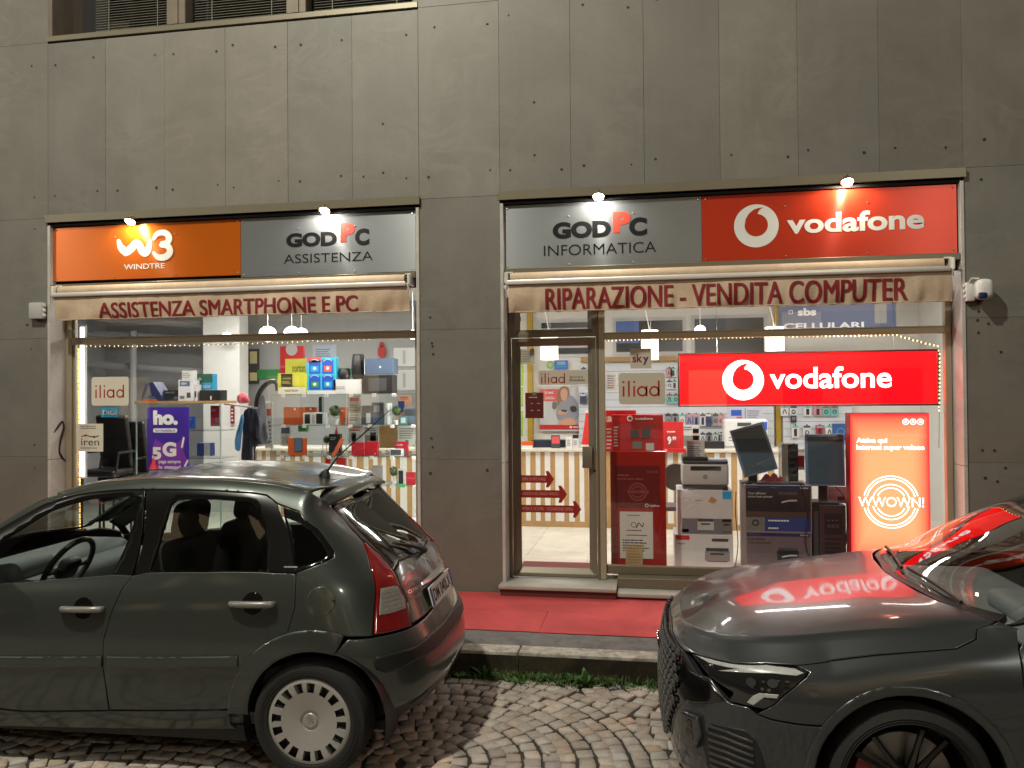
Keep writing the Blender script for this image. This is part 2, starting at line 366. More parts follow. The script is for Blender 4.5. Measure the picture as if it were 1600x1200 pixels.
AU_ROWS = [
 _rowf([(.3,.13),(-2.9,.17)], [(.3,.86),(-.5,.86),(-2.9,.84)], .93,.12, zr=.25, xr=-3.35),
 _rowf([(.3,.28),(-2.9,.30)], [(.3,.905),(-.5,.895),(-2.9,.89)], .955,.26, zr=.36, xr=-3.43),
 _rowf([(.3,.50),(-2.9,.52)], [(.3,.925),(-.5,.91),(-2.9,.905)], .965,.48, zr=.52, xr=-3.45),
 _rowf([(.3,.64),(-1,.66),(-2.9,.70)], [(.3,.93),(-.5,.92),(-2.9,.91)], .95,.61, zr=.68, xr=-3.44),
 _rowf([(.3,.735),(-.3,.785),(-1,.80),(-2.9,.83)], [(.3,.905),(-.3,.915),(-.6,.91),(-2.9,.88)], .93,.69, zr=.82, xr=-3.40),
 _rowf([(.3,.785),(.08,.82),(-.24,.86),(-.6,.885),(-1,.895),(-2.9,.93)], [(.3,.855),(0,.87),(-.3,.88),(-2.9,.83)], .905,.715, qs=.5, zr=.92, xr=-3.34),
 _rowf([(.3,.875),(.05,.912),(-.24,.936),(-.4,.947),(-.7,.955),(-1,.96),(-2.9,.99)], [(.3,.745),(0,.77),(-.3,.80),(-.45,.83),(-.7,.84),(-1,.835),(-2.9,.77)], .865,.75, qs=.6, zr=.99, xr=-3.28),
 _rowf([(.3,.915),(0,.955),(-.3,.98),(-.42,.995),(-.63,1.115),(-.94,1.26),(-1.2,1.345),(-1.6,1.375),(-2.2,1.35),(-2.9,1.21)], [(.3,.50),(0,.56),(-.3,.66),(-.42,.71),(-.63,.68),(-.94,.635),(-1.3,.59),(-2,.57),(-2.9,.53)], .80,.775, qs=.5, zr=1.17, xr=-3.1),
 _rowf([(.3,.925),(0,.967),(-.22,.99),(-.42,1.075),(-.63,1.18),(-.94,1.315),(-1.2,1.385),(-1.6,1.42),(-2.2,1.40),(-2.9,1.27)], [(.3,.26),(-1,.30),(-2.9,.28)], .76,.792, qs=.4, zr=1.23, xr=-3.05),
 _rowf([(.3,.93),(0,.972),(-.2,.995),(-.42,1.095),(-.63,1.195),(-.94,1.33),(-1.2,1.40),(-1.6,1.43),(-2.2,1.41),(-2.9,1.28)], [(.3,0.),(-2.9,0.)], .72,.80, qs=.4, zr=1.26, xr=-3.0)]
AU_CREASE = (6,)
def _prep(S):
    S.nt, S.nu_ = S.G.shape[:2]
    S.A = np.concatenate([[0], np.cumsum(np.linalg.norm(np.diff(S.G, axis=0), axis=2).mean(1)+1e-5)])
    S.B = np.concatenate([[0], np.cumsum(np.linalg.norm(np.diff(S.G, axis=1), axis=2).mean(0)+1e-5)])
NF, NS, NR, NU = 46, 190, 56, 14
def ab(S, pts):
    """panel outline points -> unrolled coordinates.  (x, z) on the side, (x, y, z) nearest, ('r', x, row), ('e', f, row) round the tail, ('f', f, row) round the nose"""
    out = []
    for q in pts:
        if isinstance(q[0], str):
            k, a, row = q; r0 = S.rows[int(min(row, len(S.rows)-1))]
            if k == 'r': i = NF+(a-r0['xfs'])/(r0['xrs']-r0['xfs'])*(NS-1)
            elif k == 'e': i = NF+NS-1+a*NR
            else: i = NF*(1-a)
            ij = np.array([[i, row*NU]])
        elif len(q) == 2: ij = S.find([(q[0], 0, q[1])], (0, 1, 0))
        else: ij = S.find([q])
        ij = np.clip(ij, 0, [S.nt-1, S.nu_-1])
        out.append((np.interp(ij[0, 0], np.arange(S.nt), S.A), np.interp(ij[0, 1], np.arange(S.nu_), S.B)))
    return out
def resample(P, step):
    out = []
    for i, p in enumerate(P):
        q = P[(i+1) % len(P)]; d = math.hypot(q[0]-p[0], q[1]-p[1]); n = max(1, int(d/step+.5))
        out += [(p[0]+(q[0]-p[0])*k/n, p[1]+(q[1]-p[1])*k/n) for k in range(n)]
    return [p for i, p in enumerate(out) if math.hypot(p[0]-out[i-1][0], p[1]-out[i-1][1]) > 1e-4]
def inset(P, d, fixed):
    n = len(P); out = []
    for i in range(n):
        a, b, c = (np.array(P[(i+k) % n]) for k in (-1, 0, 1))
        if fixed(b):
            u = c-b if fixed(a) and not fixed(c) else (b-a)
        e1 = (b-a)/max(np.linalg.norm(b-a), 1e-9); e2 = (c-b)/max(np.linalg.norm(c-b), 1e-9)
        n1, n2 = np.array([-e1[1], e1[0]]), np.array([-e2[1], e2[0]])
        if fixed(a) and fixed(b): n1 = n2*0
        if fixed(b) and fixed(c): n2 = n2*0
        m = n1+n2; l = np.linalg.norm(m)
        if l < 1e-9: out.append(tuple(b)); continue
        m = m/l; k = max(m@n1, m@n2, .5); out.append(tuple(b+m*d/k))
    return out
def inside(P, q):
    c = np.zeros(len(q), bool); x, y = q[:, 0], q[:, 1]
    for i in range(len(P)):
        (x0, y0), (x1, y1) = P[i-1], P[i]
        with np.errstate(divide='ignore', invalid='ignore'):
            c ^= ((y0 > y) != (y1 > y)) & (x < (x1-x0)*(y-y0)/(y1-y0+1e-15)+x0)
    return c
def area(P): return sum(P[i-1][0]*P[i][1]-P[i][0]*P[i-1][1] for i in range(len(P)))/2
def panel(mb, S, pts, m=None, gap=.002, off=0., rim=.014, rnd=.004, step=.03, far=True, near=True, sym=False, holes=(), smooth=0, back=False):
    P = ab(S, pts) if not smooth else [tuple(p) for p in spline(ab(S, pts), smooth, True)]
    if area(P) < 0: P = P[::-1]
    amax, bmax = S.A[-1], S.B[-1]
    fixed = (lambda q: q[0] < 1e-3 or q[0] > amax-1e-3 or q[1] > bmax-1e-3) if sym else (lambda q: False)
    P = inset(resample(P, step*.7), gap, fixed)
    H = []
    for h in holes:
        h = ab(S, h)
        if area(h) < 0: h = h[::-1]
        H.append(inset(resample(h, step*.7), -gap, lambda q: False))
    V = []; E = []
    def loop(L_):
        o = len(V); V.extend(L_); E.extend([(o+i, o+(i+1) % len(L_)) for i in range(len(L_))])
    loop(P)
    for h in H: loop(h)
    inner = inset(P, rnd, fixed) if rnd else P
    if rnd:
        keep = [q for q in inner if inside(P, np.array([q]))[0] or fixed(q)]
        V.extend([q for q in keep if not fixed(q)])
    pa = np.array(P); g = np.stack(np.meshgrid(np.arange(pa[:, 0].min()+step/2, pa[:, 0].max(), step), np.arange(pa[:, 1].min()+step/2, pa[:, 1].max(), step)), -1).reshape(-1, 2)
    if len(g):
        k = inside(P, g)
        for h in H: k &= ~inside(h, g)
        g = g[k]
        allb = np.array(P+[q for h in H for q in h])
        g = np.array([q for q in g if ((allb-q)**2).sum(1).min() > (step*.45)**2]).reshape(-1, 2)
        V.extend([tuple(q) for q in g])
    r = geometry.delaunay_2d_cdt([Vector(q) for q in V], E, [], 0, 1e-6)
    W = np.array([tuple(q) for q in r[0]]); T = np.array([tuple(f) for f in r[2]])
    cen = W[T].mean(1); k = inside(P, cen)
    for h in H: k &= ~inside(h, cen)
    T = T[k]
    ij = np.stack([np.interp(W[:, 0], S.A, np.arange(S.nt)), np.interp(W[:, 1], S.B, np.arange(S.nu_))], 1)
    X = S.bil(S.G, ij); Nn = S.bil(S.N, ij); Nn /= np.maximum(np.linalg.norm(Nn, axis=1, keepdims=True), 1e-9)
    if sym:
        seam = np.array([fixed(w) for w in W]); X[seam, 1] = 0
    else: seam = np.zeros(len(W), bool)
    X = X+Nn*off
    c = np.cross(X[T[:, 1]]-X[T[:, 0]], X[T[:, 2]]-X[T[:, 0]])
    fl = (c*Nn[T].mean(1)).sum(1) < 0
    T[fl] = T[fl][:, ::-1]
    cnt = {}
    for t in T:
        for a, b in ((t[0], t[1]), (t[1], t[2]), (t[2], t[0])): cnt[(int(a), int(b))] = 1
    bd = [(a, b) for (a, b) in cnt if (b, a) not in cnt and not (seam[a] and seam[b])]
    Ns = Nn.copy()
    if rnd:
        O = np.zeros_like(X)
        for a, b in bd:
            e = X[b]-X[a]; e /= max(np.linalg.norm(e), 1e-9)
            for q in (a, b): O[q] += np.cross(e, Nn[q])
        l = np.linalg.norm(O, axis=1, keepdims=True); bb = l[:, 0] > 1e-6; O[bb] /= l[bb]
        Ns[bb] = Nn[bb]*.7+O[bb]*.7; Ns[bb] /= np.linalg.norm(Ns[bb], axis=1, keepdims=True)
        X[bb] -= Nn[bb]*rnd*.35
    outs = []
    for flip in ([False] if near or sym else [])+([True] if far or sym else []):
        s = np.array([1, -1 if flip else 1, 1]); o = T[:, ::-1] if flip else T
        mb.add(X*s, o.tolist(), m, normals=Ns*s, smooth=True)
        if back:
            mb.add((X-Nn*.004)*s, (T if flip else T[:, ::-1]).tolist(), m, normals=-Ns*s, smooth=True)
        if rim:
            vs = []; fs = []
            for a, b in bd:
                q = len(vs); vs += [X[a]*s, X[b]*s, (X[b]-Nn[b]*rim)*s, (X[a]-Nn[a]*rim)*s]
                fs.append((q, q+3, q+2, q+1) if not flip else (q, q+1, q+2, q+3))
            mb.add(vs, fs, m)
    return X
def arc(cx, cz, r, a0, a1, n=14):
    return [(cx+r*math.cos(R(a0+(a1-a0)*i/n)), cz+r*math.sin(R(a0+(a1-a0)*i/n))) for i in range(n+1)]
# ================================================================ ground
def stonemat(name, c1, c2, sc, bump, rough=.6, crack=0.):
    """mottled stone: large clouds, veins and grit"""
    m = bpy.data.materials.new(name); m.use_nodes = True; nt = m.node_tree; N, L = nt.nodes, nt.links; b = N['Principled BSDF']
    tc = N.new('ShaderNodeTexCoord'); a = N.new('ShaderNodeTexNoise'); a.inputs['Scale'].default_value = sc; a.inputs['Detail'].default_value = 8; a.inputs['Roughness'].default_value = .62; a.inputs['Distortion'].default_value = .8
    g = N.new('ShaderNodeTexNoise'); g.inputs['Scale'].default_value = 140; g.inputs['Detail'].default_value = 3
    cr = N.new('ShaderNodeValToRGB'); cr.color_ramp.elements[0].position = .38; cr.color_ramp.elements[1].position = .66
    cr.color_ramp.elements[0].color = tuple(c1)+(1,); cr.color_ramp.elements[1].color = tuple(c2)+(1,)
    L.new(tc.outputs['Object'], a.inputs['Vector']); L.new(tc.outputs['Object'], g.inputs['Vector']); L.new(a.outputs['Fac'], cr.inputs[0])
    mx = N.new('ShaderNodeMix'); mx.data_type = 'RGBA'; mx.blend_type = 'OVERLAY'; mx.inputs[0].default_value = .35
    L.new(cr.outputs[0], mx.inputs[6]); L.new(g.outputs['Fac'], mx.inputs[7])
    L.new(mx.outputs[2], b.inputs['Base Color']); b.inputs['Roughness'].default_value = rough
    bp = N.new('ShaderNodeBump'); bp.inputs['Strength'].default_value = bump; bp.inputs['Distance'].default_value = .008
    L.new(g.outputs['Fac'], bp.inputs['Height']); L.new(bp.outputs[0], b.inputs['Normal'])
    MATS[name] = m; return m
ASPHALT = stonemat('asphalt', (.09, .088, .086), (.15, .145, .142), 9, .6, .8)
JOINT = stonemat('joint_sand', (.018, .016, .014), (.05, .044, .035), 5, .6, .9)
def cobblemat():
    m = stonemat('porphyry', (.33, .29, .25), (.48, .43, .38), 6, .4, .62); nt = m.node_tree; N, L = nt.nodes, nt.links; b = N['Principled BSDF']
    src = b.inputs['Base Color'].links[0].from_socket
    at_ = N.new('ShaderNodeAttribute'); at_.attribute_name = 'tone'
    mx = N.new('ShaderNodeMix'); mx.data_type = 'RGBA'; mx.blend_type = 'MULTIPLY'; mx.inputs[0].default_value = 1
    L.new(src, mx.inputs[6]); L.new(at_.outputs['Color'], mx.inputs[7]); L.new(mx.outputs[2], b.inputs['Base Color'])
    return m
COBBLE = cobblemat()
q = MB(); q.box(-60, 60, -60, -1.59, -.10, -.012, JOINT); structure(q.build('ground', JOINT))
def cobbles():
    """setts laid in peacock fans: rings round the centre of each scale, the nearer scales cutting into those behind"""
    rnd = random.Random(3); q = MB(); tone = []; RF = 1.30; s = .094; C = []
    for row in range(-3, 3):
        for k in range(-3, 4): C.append((-1.22+k*2*RF+(RF if row % 2 else 0), -2.93+row*RF, row))
    for cx, cy, row in C:
        nearer = [c for c in C if c[2] < row]
        for k in range(int(RF/s)+1):
            r = s*(k+.5)+.01*math.sin(k*2.1); n = max(3, int(2*math.pi*r/s)); a0 = rnd.uniform(0, 6.28)
            for i in range(n):
                f = a0+2*math.pi*(i+rnd.uniform(-.12, .12))/n; x, y = cx+r*math.cos(f), cy+r*math.sin(f)
                if y > -1.67 or y < -6.6 or x < -6.4 or x > 5.6 or r > RF: continue
                if any((x-c[0])**2+(y-c[1])**2 < (RF+.012)**2 for c in nearer): continue
                hw, hd = s*rnd.uniform(.43, .475), s*rnd.uniform(.425, .465); z = rnd.uniform(-.005, .003); tx, ty = rnd.uniform(-.03, .03), rnd.uniform(-.03, .03)
                f += rnd.uniform(-.06, .06); ca, sa = math.cos(f), math.sin(f); vs = []
                jit = [(rnd.uniform(-.005, .005), rnd.uniform(-.005, .005)) for _ in range(4)]
                base = [(-1, -.86, 0), (-.86, -1, 0), (.86, -1, 1), (1, -.86, 1), (1, .86, 2), (.86, 1, 2), (-.86, 1, 3), (-1, .86, 3)]; tp = s*.06/r if k > 1 else 0
                for sc, dz in ((1.0, -.03), (1.0, -.0045), (.93, 0)):
                    for a, b_, j in base:
                        u, v = a*hw*sc+jit[j][0], b_*hd*sc*(1+a*tp*4)+jit[j][1]; vs.append((x+u*ca-v*sa, y+u*sa+v*ca, z+dz+u*tx+v*ty))
                vs.append((x, y, z+.0012))
                fs = [(l*8+t, l*8+(t+1) % 8, (l+1)*8+(t+1) % 8, (l+1)*8+t) for l in range(2) for t in range(8)]+[(16+t, 16+(t+1) % 8, 24) for t in range(8)]
                q.add(vs, fs, None, smooth=True); t = rnd.uniform(.72, 1.08); w = rnd.uniform(-.05, .05)
                if rnd.random() < .06: w += .10
                tone.append((t*(1+w), t, t*(1-w)))
    o = q.build('road', COBBLE, angle=50); me = o.data
    at_ = me.color_attributes.new('tone', 'FLOAT_COLOR', 'POINT')
    at_.data.foreach_set('color', [v for t in tone for _ in range(25) for v in t+(1,)])
    return structure(o)
cobbles()
PAVT = .15
q = MB(); q.box(-15, 11, -1.44, .0, -.05, PAVT, ASPHALT); structure(q.build('pavement', ASPHALT))
REDCARPET = stonemat('red_runner', (.36, .040, .042), (.52, .062, .062), 1.7, .5, .85)
q = MB()
for x0, x1, y0, y1 in ((-6.6, -.82, -1.125, -.58), (-.82, 5.5, -1.130, -.575), (-6.6, 1.7, -.578, -.02), (1.7, 5.5, -.572, -.015)): q.box(x0, x1-.002, y0, y1-.002, PAVT+.002, PAVT+.008, REDCARPET, .002)
tag(q.build('carpet', REDCARPET), 'long red carpet runner laid on the pavement along the shop front', 'carpet')
KTOP = stonemat('kerb_granite', (.24, .215, .18), (.50, .47, .42), 14, .5, .7)
KFACE = stonemat('shaded_mossy_kerb_face', (.016, .012, .006), (.045, .034, .016), 5, .8, .9)  # kerb side: moss and dirt, with its shade painted into the dark colour
def kerbs():
    rnd = random.Random(5); q = MB(); x = -14.0
    while x < 10:
        l = rnd.choice((.95, 1.0, .9)); 
        if -1.6 < x < -1.1: l = -1.10-x+.05 if x+l > -1.2 else l
        z = PAVT+rnd.uniform(-.004, .006); y = rnd.uniform(-.006, .006)
        q.box(x+.004, x+l-.004, -1.60+y, -1.437, -.05, z, KTOP, .012, 2)
        q.box(x+.006, x+l-.006, -1.606+y, -1.598+y, -.04, z-.022, KFACE); x += l
    return structure(q.build('kerb', KTOP))
kerbs()

# ================================================================ the building
LIMESTONE = stonemat('facade_stone', (.146, .138, .117), (.182, .172, .148), 1.1, .12, .55)
def facademat():
    m = LIMESTONE; nt = m.node_tree; N, L = nt.nodes, nt.links; b = N['Principled BSDF']; src = b.inputs['Base Color'].links[0].from_socket
    tc = N.new('ShaderNodeTexCoord'); mp = N.new('ShaderNodeMapping'); mp.inputs['Rotation'].default_value = (0, R(25), 0); mp.inputs['Scale'].default_value = (1, 1, 1.9)
    v = N.new('ShaderNodeTexNoise'); v.inputs['Scale'].default_value = 1.5; v.inputs['Detail'].default_value = 9; v.inputs['Roughness'].default_value = .58; v.inputs['Distortion'].default_value = 1.2
    L.new(tc.outputs['Object'], mp.inputs[0]); L.new(mp.outputs[0], v.inputs['Vector'])
    cr = N.new('ShaderNodeValToRGB'); e = cr.color_ramp.elements; e[0].position = .44; e[0].color = (0, 0, 0, 1); e[1].position = .56; e[1].color = (0, 0, 0, 1)
    p = e.new(.50); p.color = (1, 1, 1, 1)
    L.new(v.outputs['Fac'], cr.inputs[0])
    pa = N.new('ShaderNodeTexNoise'); pa.inputs['Scale'].default_value = .9; pa.inputs['Detail'].default_value = 2; L.new(tc.outputs['Object'], pa.inputs['Vector'])
    pr = N.new('ShaderNodeValToRGB'); pr.color_ramp.elements[0].position = .42; pr.color_ramp.elements[1].position = .60; L.new(pa.outputs['Fac'], pr.inputs[0])
    mu = N.new('ShaderNodeMath'); mu.operation = 'MULTIPLY'; L.new(cr.outputs[0], mu.inputs[0]); L.new(pr.outputs[0], mu.inputs[1])
    m2 = N.new('ShaderNodeMath'); m2.operation = 'MULTIPLY'; m2.inputs[1].default_value = .40; L.new(mu.outputs[0], m2.inputs[0])
    mx = N.new('ShaderNodeMix'); mx.data_type = 'RGBA'; L.new(m2.outputs[0], mx.inputs[0]); L.new(src, mx.inputs[6]); mx.inputs[7].default_value = (.215, .20, .168, 1)
    at_ = N.new('ShaderNodeAttribute'); at_.attribute_name = 'tone'
    m3 = N.new('ShaderNodeMix'); m3.data_type = 'RGBA'; m3.blend_type = 'MULTIPLY'; m3.inputs[0].default_value = 1
    L.new(mx.outputs[2], m3.inputs[6]); L.new(at_.outputs['Color'], m3.inputs[7])
    # rain runs: tall thin streaks of grime
    sp = N.new('ShaderNodeMapping'); sp.inputs['Scale'].default_value = (7, 1, .30); L.new(tc.outputs['Object'], sp.inputs[0])
    sn = N.new('ShaderNodeTexNoise'); sn.inputs['Scale'].default_value = 1.6; sn.inputs['Detail'].default_value = 6; sn.inputs['Roughness'].default_value = .65; L.new(sp.outputs[0], sn.inputs['Vector'])
    sr = N.new('ShaderNodeValToRGB'); e = sr.color_ramp.elements; e[0].position = .34; e[0].color = (.80, .79, .77, 1); e[1].position = .58; e[1].color = (1.04, 1.04, 1.05, 1); L.new(sn.outputs['Fac'], sr.inputs[0])
    m4 = N.new('ShaderNodeMix'); m4.data_type = 'RGBA'; m4.blend_type = 'MULTIPLY'; m4.inputs[0].default_value = .16; L.new(m3.outputs[2], m4.inputs[6]); L.new(sr.outputs[0], m4.inputs[7]); L.new(m4.outputs[2], b.inputs['Base Color'])
facademat()
JOINTC = mat('facade_joint', (.05, .045, .04), rough=.9)
MARBLE = stonemat('reveal_marble', (.42, .40, .37), (.55, .53, .50), 2.2, .05, .4); STEPM = stonemat('step_marble', (.26, .245, .215), (.38, .36, .32), 2.2, .08, .45)
BRONZE = mat('bronze_aluminium', (.185, .165, .118), rough=.40, metal=.45, var=.08, scale=3)
GOLD = mat('champagne_aluminium', (.40, .35, .25), rough=.34, metal=.4, var=.06, scale=3)
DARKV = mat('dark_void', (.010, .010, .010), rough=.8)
HOLE = mat('fixing_hole', (.036, .032, .026), rough=.9)
PANE = glassmat('shop_glass', (.97, .985, .98), 1.5)

bld = thing('building', 'stone clad building front with two shop openings and an upper window row', 'building', (-1.67, 0, PAVT))
XL, XA, XB, XR = -5.845, -2.042, -1.295, 2.530                # edges of the two openings
ZT = 3.715; ZW = 5.425
def cladding():
    rnd = random.Random(11); q = MB(); tone = []; pan = []
    def p(x0, x1, z0, z1): pan.append((x0, x1, z0, z1))
    w = (XA-XL)/6
    for x0, x1 in ((-14.2, -12.9), (-12.9, -11.7), (-11.7, -10.5), (-10.5, -9.3), (-9.3, -8.15), (-8.15, -7.0), (-7.0, XL)):
        for z0, z1 in ((PAVT, 1.33), (1.33, 2.5), (2.5, 3.69), (3.69, 5.44), (5.44, 7.2)): p(x0, x1, z0, z1)
    for k in range(6): p(XL+w*k, XL+w*(k+1), ZT, ZW)
    for z0, z1 in ((PAVT, 1.33), (1.33, 2.5), (2.5, 3.69), (3.69, 5.44), (5.44, 7.2)): p(XA, XB, z0, z1)
    w = (XR-XB)/6
    for k in range(6): p(XB+w*k, XB+w*(k+1), ZT, 5.50)
    for x0, x1 in ((XR, 3.3), (3.3, 4.6), (4.6, 6.0), (6.0, 7.3), (7.3, 8.6), (8.6, 9.9)):
        for z0, z1 in ((PAVT, 1.33), (1.33, 2.5), (2.5, 3.72), (3.72, 5.50), (5.5, 7.2)): p(x0, x1, z0, z1)
    for x0, x1, z0, z1 in pan:
        dy = rnd.uniform(-.0015, .0015); n0 = len(q.v)
        q.box(x0+.0009, x1-.0009, dy, .045, z0+.0009, z1-.0009, LIMESTONE, .0012); t = rnd.uniform(.90, 1.07); wv = rnd.uniform(-.025, .025)
        tone += [(t*(1+wv), t, t*(1-wv))]*(len(q.v)-n0)
    # fixing points near the corners of every slab
    F = frame(0)
    for x0, x1, z0, z1 in pan:
        if x1 < -7 or x0 > 3.2: continue
        for fx in (.16, .84):
            for fz in ((z0+.20, z1-.20) if z1-z0 > 1.5 else (z0+.12, z1-.12)):
                if rnd.random() < .12 or fz < 1: continue
                x, z, r = x0+(x1-x0)*(fx+rnd.uniform(-.05, .05)), fz+rnd.uniform(-.03, .03), rnd.choice((.009, .011, .012, .014)); n0 = len(q.v)
                c = [(x+r*math.cos(a)*rnd.uniform(.8, 1.15), z+r*math.sin(a)*rnd.uniform(.8, 1.15)) for a in np.linspace(0, 6.28, 9)[:-1]]
                q.add([F(a, b, .0026) for a, b in c], [tuple(range(8))], HOLE); tone += [(1, 1, 1)]*8
    for x, z in ((-2.38, 4.4), (-2.38, 3.95), (-.98, 4.5), (-.98, 4.03), (2.63, 2.55), (2.62, 2.48), (2.70, 2.45), (2.79, 2.22), (2.73, 1.43), (2.81, 1.29), (2.75, 1.18), (-1.93, 2.38), (-1.92, 2.28), (-1.94, 1.52)):
        q.add([F(x+.012*math.cos(a), z+.012*math.sin(a), .0027) for a in np.linspace(0, 6.28, 9)[:-1]], [tuple(range(8))], HOLE); tone += [(1, 1, 1)]*8
    o = part(q, 'stone_cladding', LIMESTONE, bld)
    a = o.data.color_attributes.new('tone', 'FLOAT_COLOR', 'POINT'); a.data.foreach_set('color', [v for t in tone for v in t+(1,)])
cladding()
q = MB()
for x0, x1, z0, z1 in ((-14.2, XL-.05, -.1, 7.2), (XL-.05, XA+.02, ZT+.12, ZW-.04), (XA+.02, XB-.02, -.1, 7.2), (XB-.02, XR+.05, ZT+.12, 5.42), (XR+.05, 9.9, -.1, 7.2)): q.box(x0, x1, .05, .30, z0, z1, JOINTC)
q.box(-8.2, 6, .30, .36, 3.6, 5.4, DARKV)
part(q, 'core_wall', JOINTC, bld)
# metal trims round the openings
for x0, x1 in ((XL, XA), (XB, XR)):
    q = MB(); q.box(x0-.012, x1+.012, -.030, .05, ZT-.070, ZT-.003, BRONZE, .004); q.box(x0-.012, x1+.012, -.033, -.022, ZT-.077, ZT+.001, BRONZE, .002)
    q.box(x0+.02, x1-.02, .0, .30, ZT-.11, ZT-.09, DARKV); q.box(x0+.02, x1-.02, .075, .10, 2.9, ZT-.1, DARKV)
    part(q, 'lintel', BRONZE, bld)
    q = MB(); q.box(x0+.035, x1-.035, -.01, .09, 2.975, 3.03, BRONZE, .004); part(q, 'sign_rail', BRONZE, bld)
for x, s in ((XL, 1), (XA, -1), (XB, 1), (XR, -1)):
    q = MB(); a, b_ = sorted((x+s*.0005, x+s*.030)); za = 2.5
    q.box(a, b_, -.012, .27, PAVT, 1.30, MARBLE, .003); q.box(a, b_, -.012, .27, 1.304, ZT-.10, MARBLE, .003)
    part(q, 'jamb', MARBLE, bld)
q = MB(); GRAF = mat('spray_paint', (.012, .012, .013), rough=.6)
g = [(.02, 1.62), (.06, 1.66), (.13, 1.72), (.15, 1.66), (.11, 1.55), (.09, 1.43), (.13, 1.36), (.17, 1.33)]
q.stroke(g, .018, lambda a, b_, d=0.: (XL+.031+d, .02+a, b_-.05), .002, GRAF, ws=[.012, .03, .022, .03, .022, .03, .012])
part(q, 'graffiti', GRAF, bld)
# doorsteps
q = MB(); q.box(-1.31, -.29, -.15, .24, PAVT+.068, .250, STEPM, .006, 2); q.box(-1.295, -.295, -.13, .24, PAVT, PAVT+.067, mat('red_riser', (.10, .02, .016), rough=.7)); part(q, 'door_step', STEPM, bld)
q = MB(); q.box(-.288, XR-.002, -.12, .24, PAVT+.028, .212, STEPM, .006, 2); q.box(-.285, XR-.002, -.10, .24, PAVT, PAVT+.027, mat('red_riser')); q.box(-.29, XR-.03, .06, .25, .212, .30, BRONZE, .004); part(q, 'window_step', STEPM, bld)
q = MB(); q.box(XL+.03, XA-.03, .03, .24, PAVT, .32, STEPM, .006); part(q, 'window_step', STEPM, bld)

# upper windows with blinds
def upper_window(x0, x1, z0, bays):
    q = MB(); q.box(x0-.0, x1+.0, -.012, .30, z0-.060, z0-.005, BRONZE, .004); part(q, 'window_sill', BRONZE, bld)
    FR = mat('weathered_frame', (.15, .125, .095), rough=.55, metal=.3, var=.2, scale=9); zt = 7.2
    q = MB(); q.box(x0, x0+.05, .0, .3, z0, zt, FR); q.box(x1-.05, x1, 0, .3, z0, zt, FR); q.box(x0+.05, x1-.05, .14, .22, z0, z0+.05, FR, .005)
    for a, b_ in bays[:-1]: q.box(b_, b_+.20, .10, .24, z0+.05, zt, FR, .006); q.box(b_+.07, b_+.13, .085, .10, z0+.05, zt, FR)
    w = part(q, 'window', FR, bld)
    for a, b_ in bays:
        q = MB(); q.rect(a, z0+.05, b_, zt, frame(.20), 0, PANE); part(q, 'pane', PANE, w)
        q = MB(); n = int((zt-z0)/.026); SL = mat('blind_slat', (.20, .185, .15), rough=.5)
        for i in range(n):
            z = z0+.07+i*.026; q.add([(a+.02, .235, z), (b_-.02, .235, z), (b_-.02, .255, z+.016), (a+.02, .255, z+.016)], [(0, 1, 2, 3)], SL)
        for fx in (.2, .8): q.box(a+(b_-a)*fx-.004, a+(b_-a)*fx+.004, .228, .231, z0+.06, zt, SL)
        part(q, 'blind', SL, w)
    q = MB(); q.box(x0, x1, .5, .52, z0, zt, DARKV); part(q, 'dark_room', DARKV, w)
upper_window(XL+.0, XA, 5.50, [(-5.52, -4.62), (-4.42, -3.37), (-3.17, -2.10)])
upper_window(XB, XR, 5.575, [(-1.20, -.35), (-.15, .95), (1.15, 2.42)])
PAPER = flat('paper_white', (228, 226, 216), rough=.8)
q = MB(); q.box(-5.38, -5.14, .262, .268, 5.56, 5.72, PAPER); solo(q, 'paper_sheet', PAPER, 'white paper sheet standing behind the upper window blind', 'paper')

# shopfront frames, glass and door
def bar(q, x0, x1, z0, z1, m=GOLD, y0=.215, y1=.275, bev=.005): q.box(x0, x1, y0, y1, z0, z1, m, bev)
sf = thing('display_window', 'champagne metal window frame and glass of the shop half with the blue round-edged poster', 'shop window', (-3.9, .25, PAVT))
q = MB(); bar(q, XL+.032, XL+.092, .32, 2.75, y0=.20, y1=.26); bar(q, XL+.094, XL+.118, .32, 2.75, y0=.225, y1=.27); bar(q, XA-.11, XA-.032, .32, 2.75, y0=.20, y1=.26)
bar(q, XL+.10, XA-.10, 2.445, 2.515, y0=.195, y1=.275); q.box(XL+.10, XA-.10, .185, .2, 2.503, 2.517, GOLD, .002); bar(q, XL+.1, XA-.1, .32, .40)
part(q, 'frame', GOLD, sf)
for z0, z1 in ((.40, 2.445), (2.515, 2.95)):
    q = MB(); q.rect(XL+.118, z0, XA-.11, z1, frame(.25), 0, PANE); part(q, 'pane', PANE, sf)
sf['label'] = 'wide display window with thin champagne metal frame around the purple poster and cabinets'
sg = thing('display_window', 'display window with champagne metal frame behind the red lightbox', 'shop window', (1.0, .25, PAVT))
q = MB(); bar(q, -.445, -.388, .25, 2.80, y0=.19, y1=.27); bar(q, XR-.085, XR-.035, .30, 2.75, y0=.20, y1=.27); bar(q, -.39, XR-.04, 2.395, 2.455, y0=.195, y1=.27); q.box(-.39, XR-.05, .187, .2, 2.447, 2.458, GOLD, .002); bar(q, -.39, XR-.04, .30, .375, BRONZE)
part(q, 'frame', GOLD, sg)
for z0, z1 in ((.375, 2.395), (2.455, 2.95)):
    q = MB(); q.rect(-.388, z0, XR-.08, z1, frame(.235), 0, PANE); part(q, 'pane', PANE, sg)
q = MB(); BR2 = mat('door_aluminium', (.20, .178, .132), rough=.36, metal=.4, var=.08, scale=4)
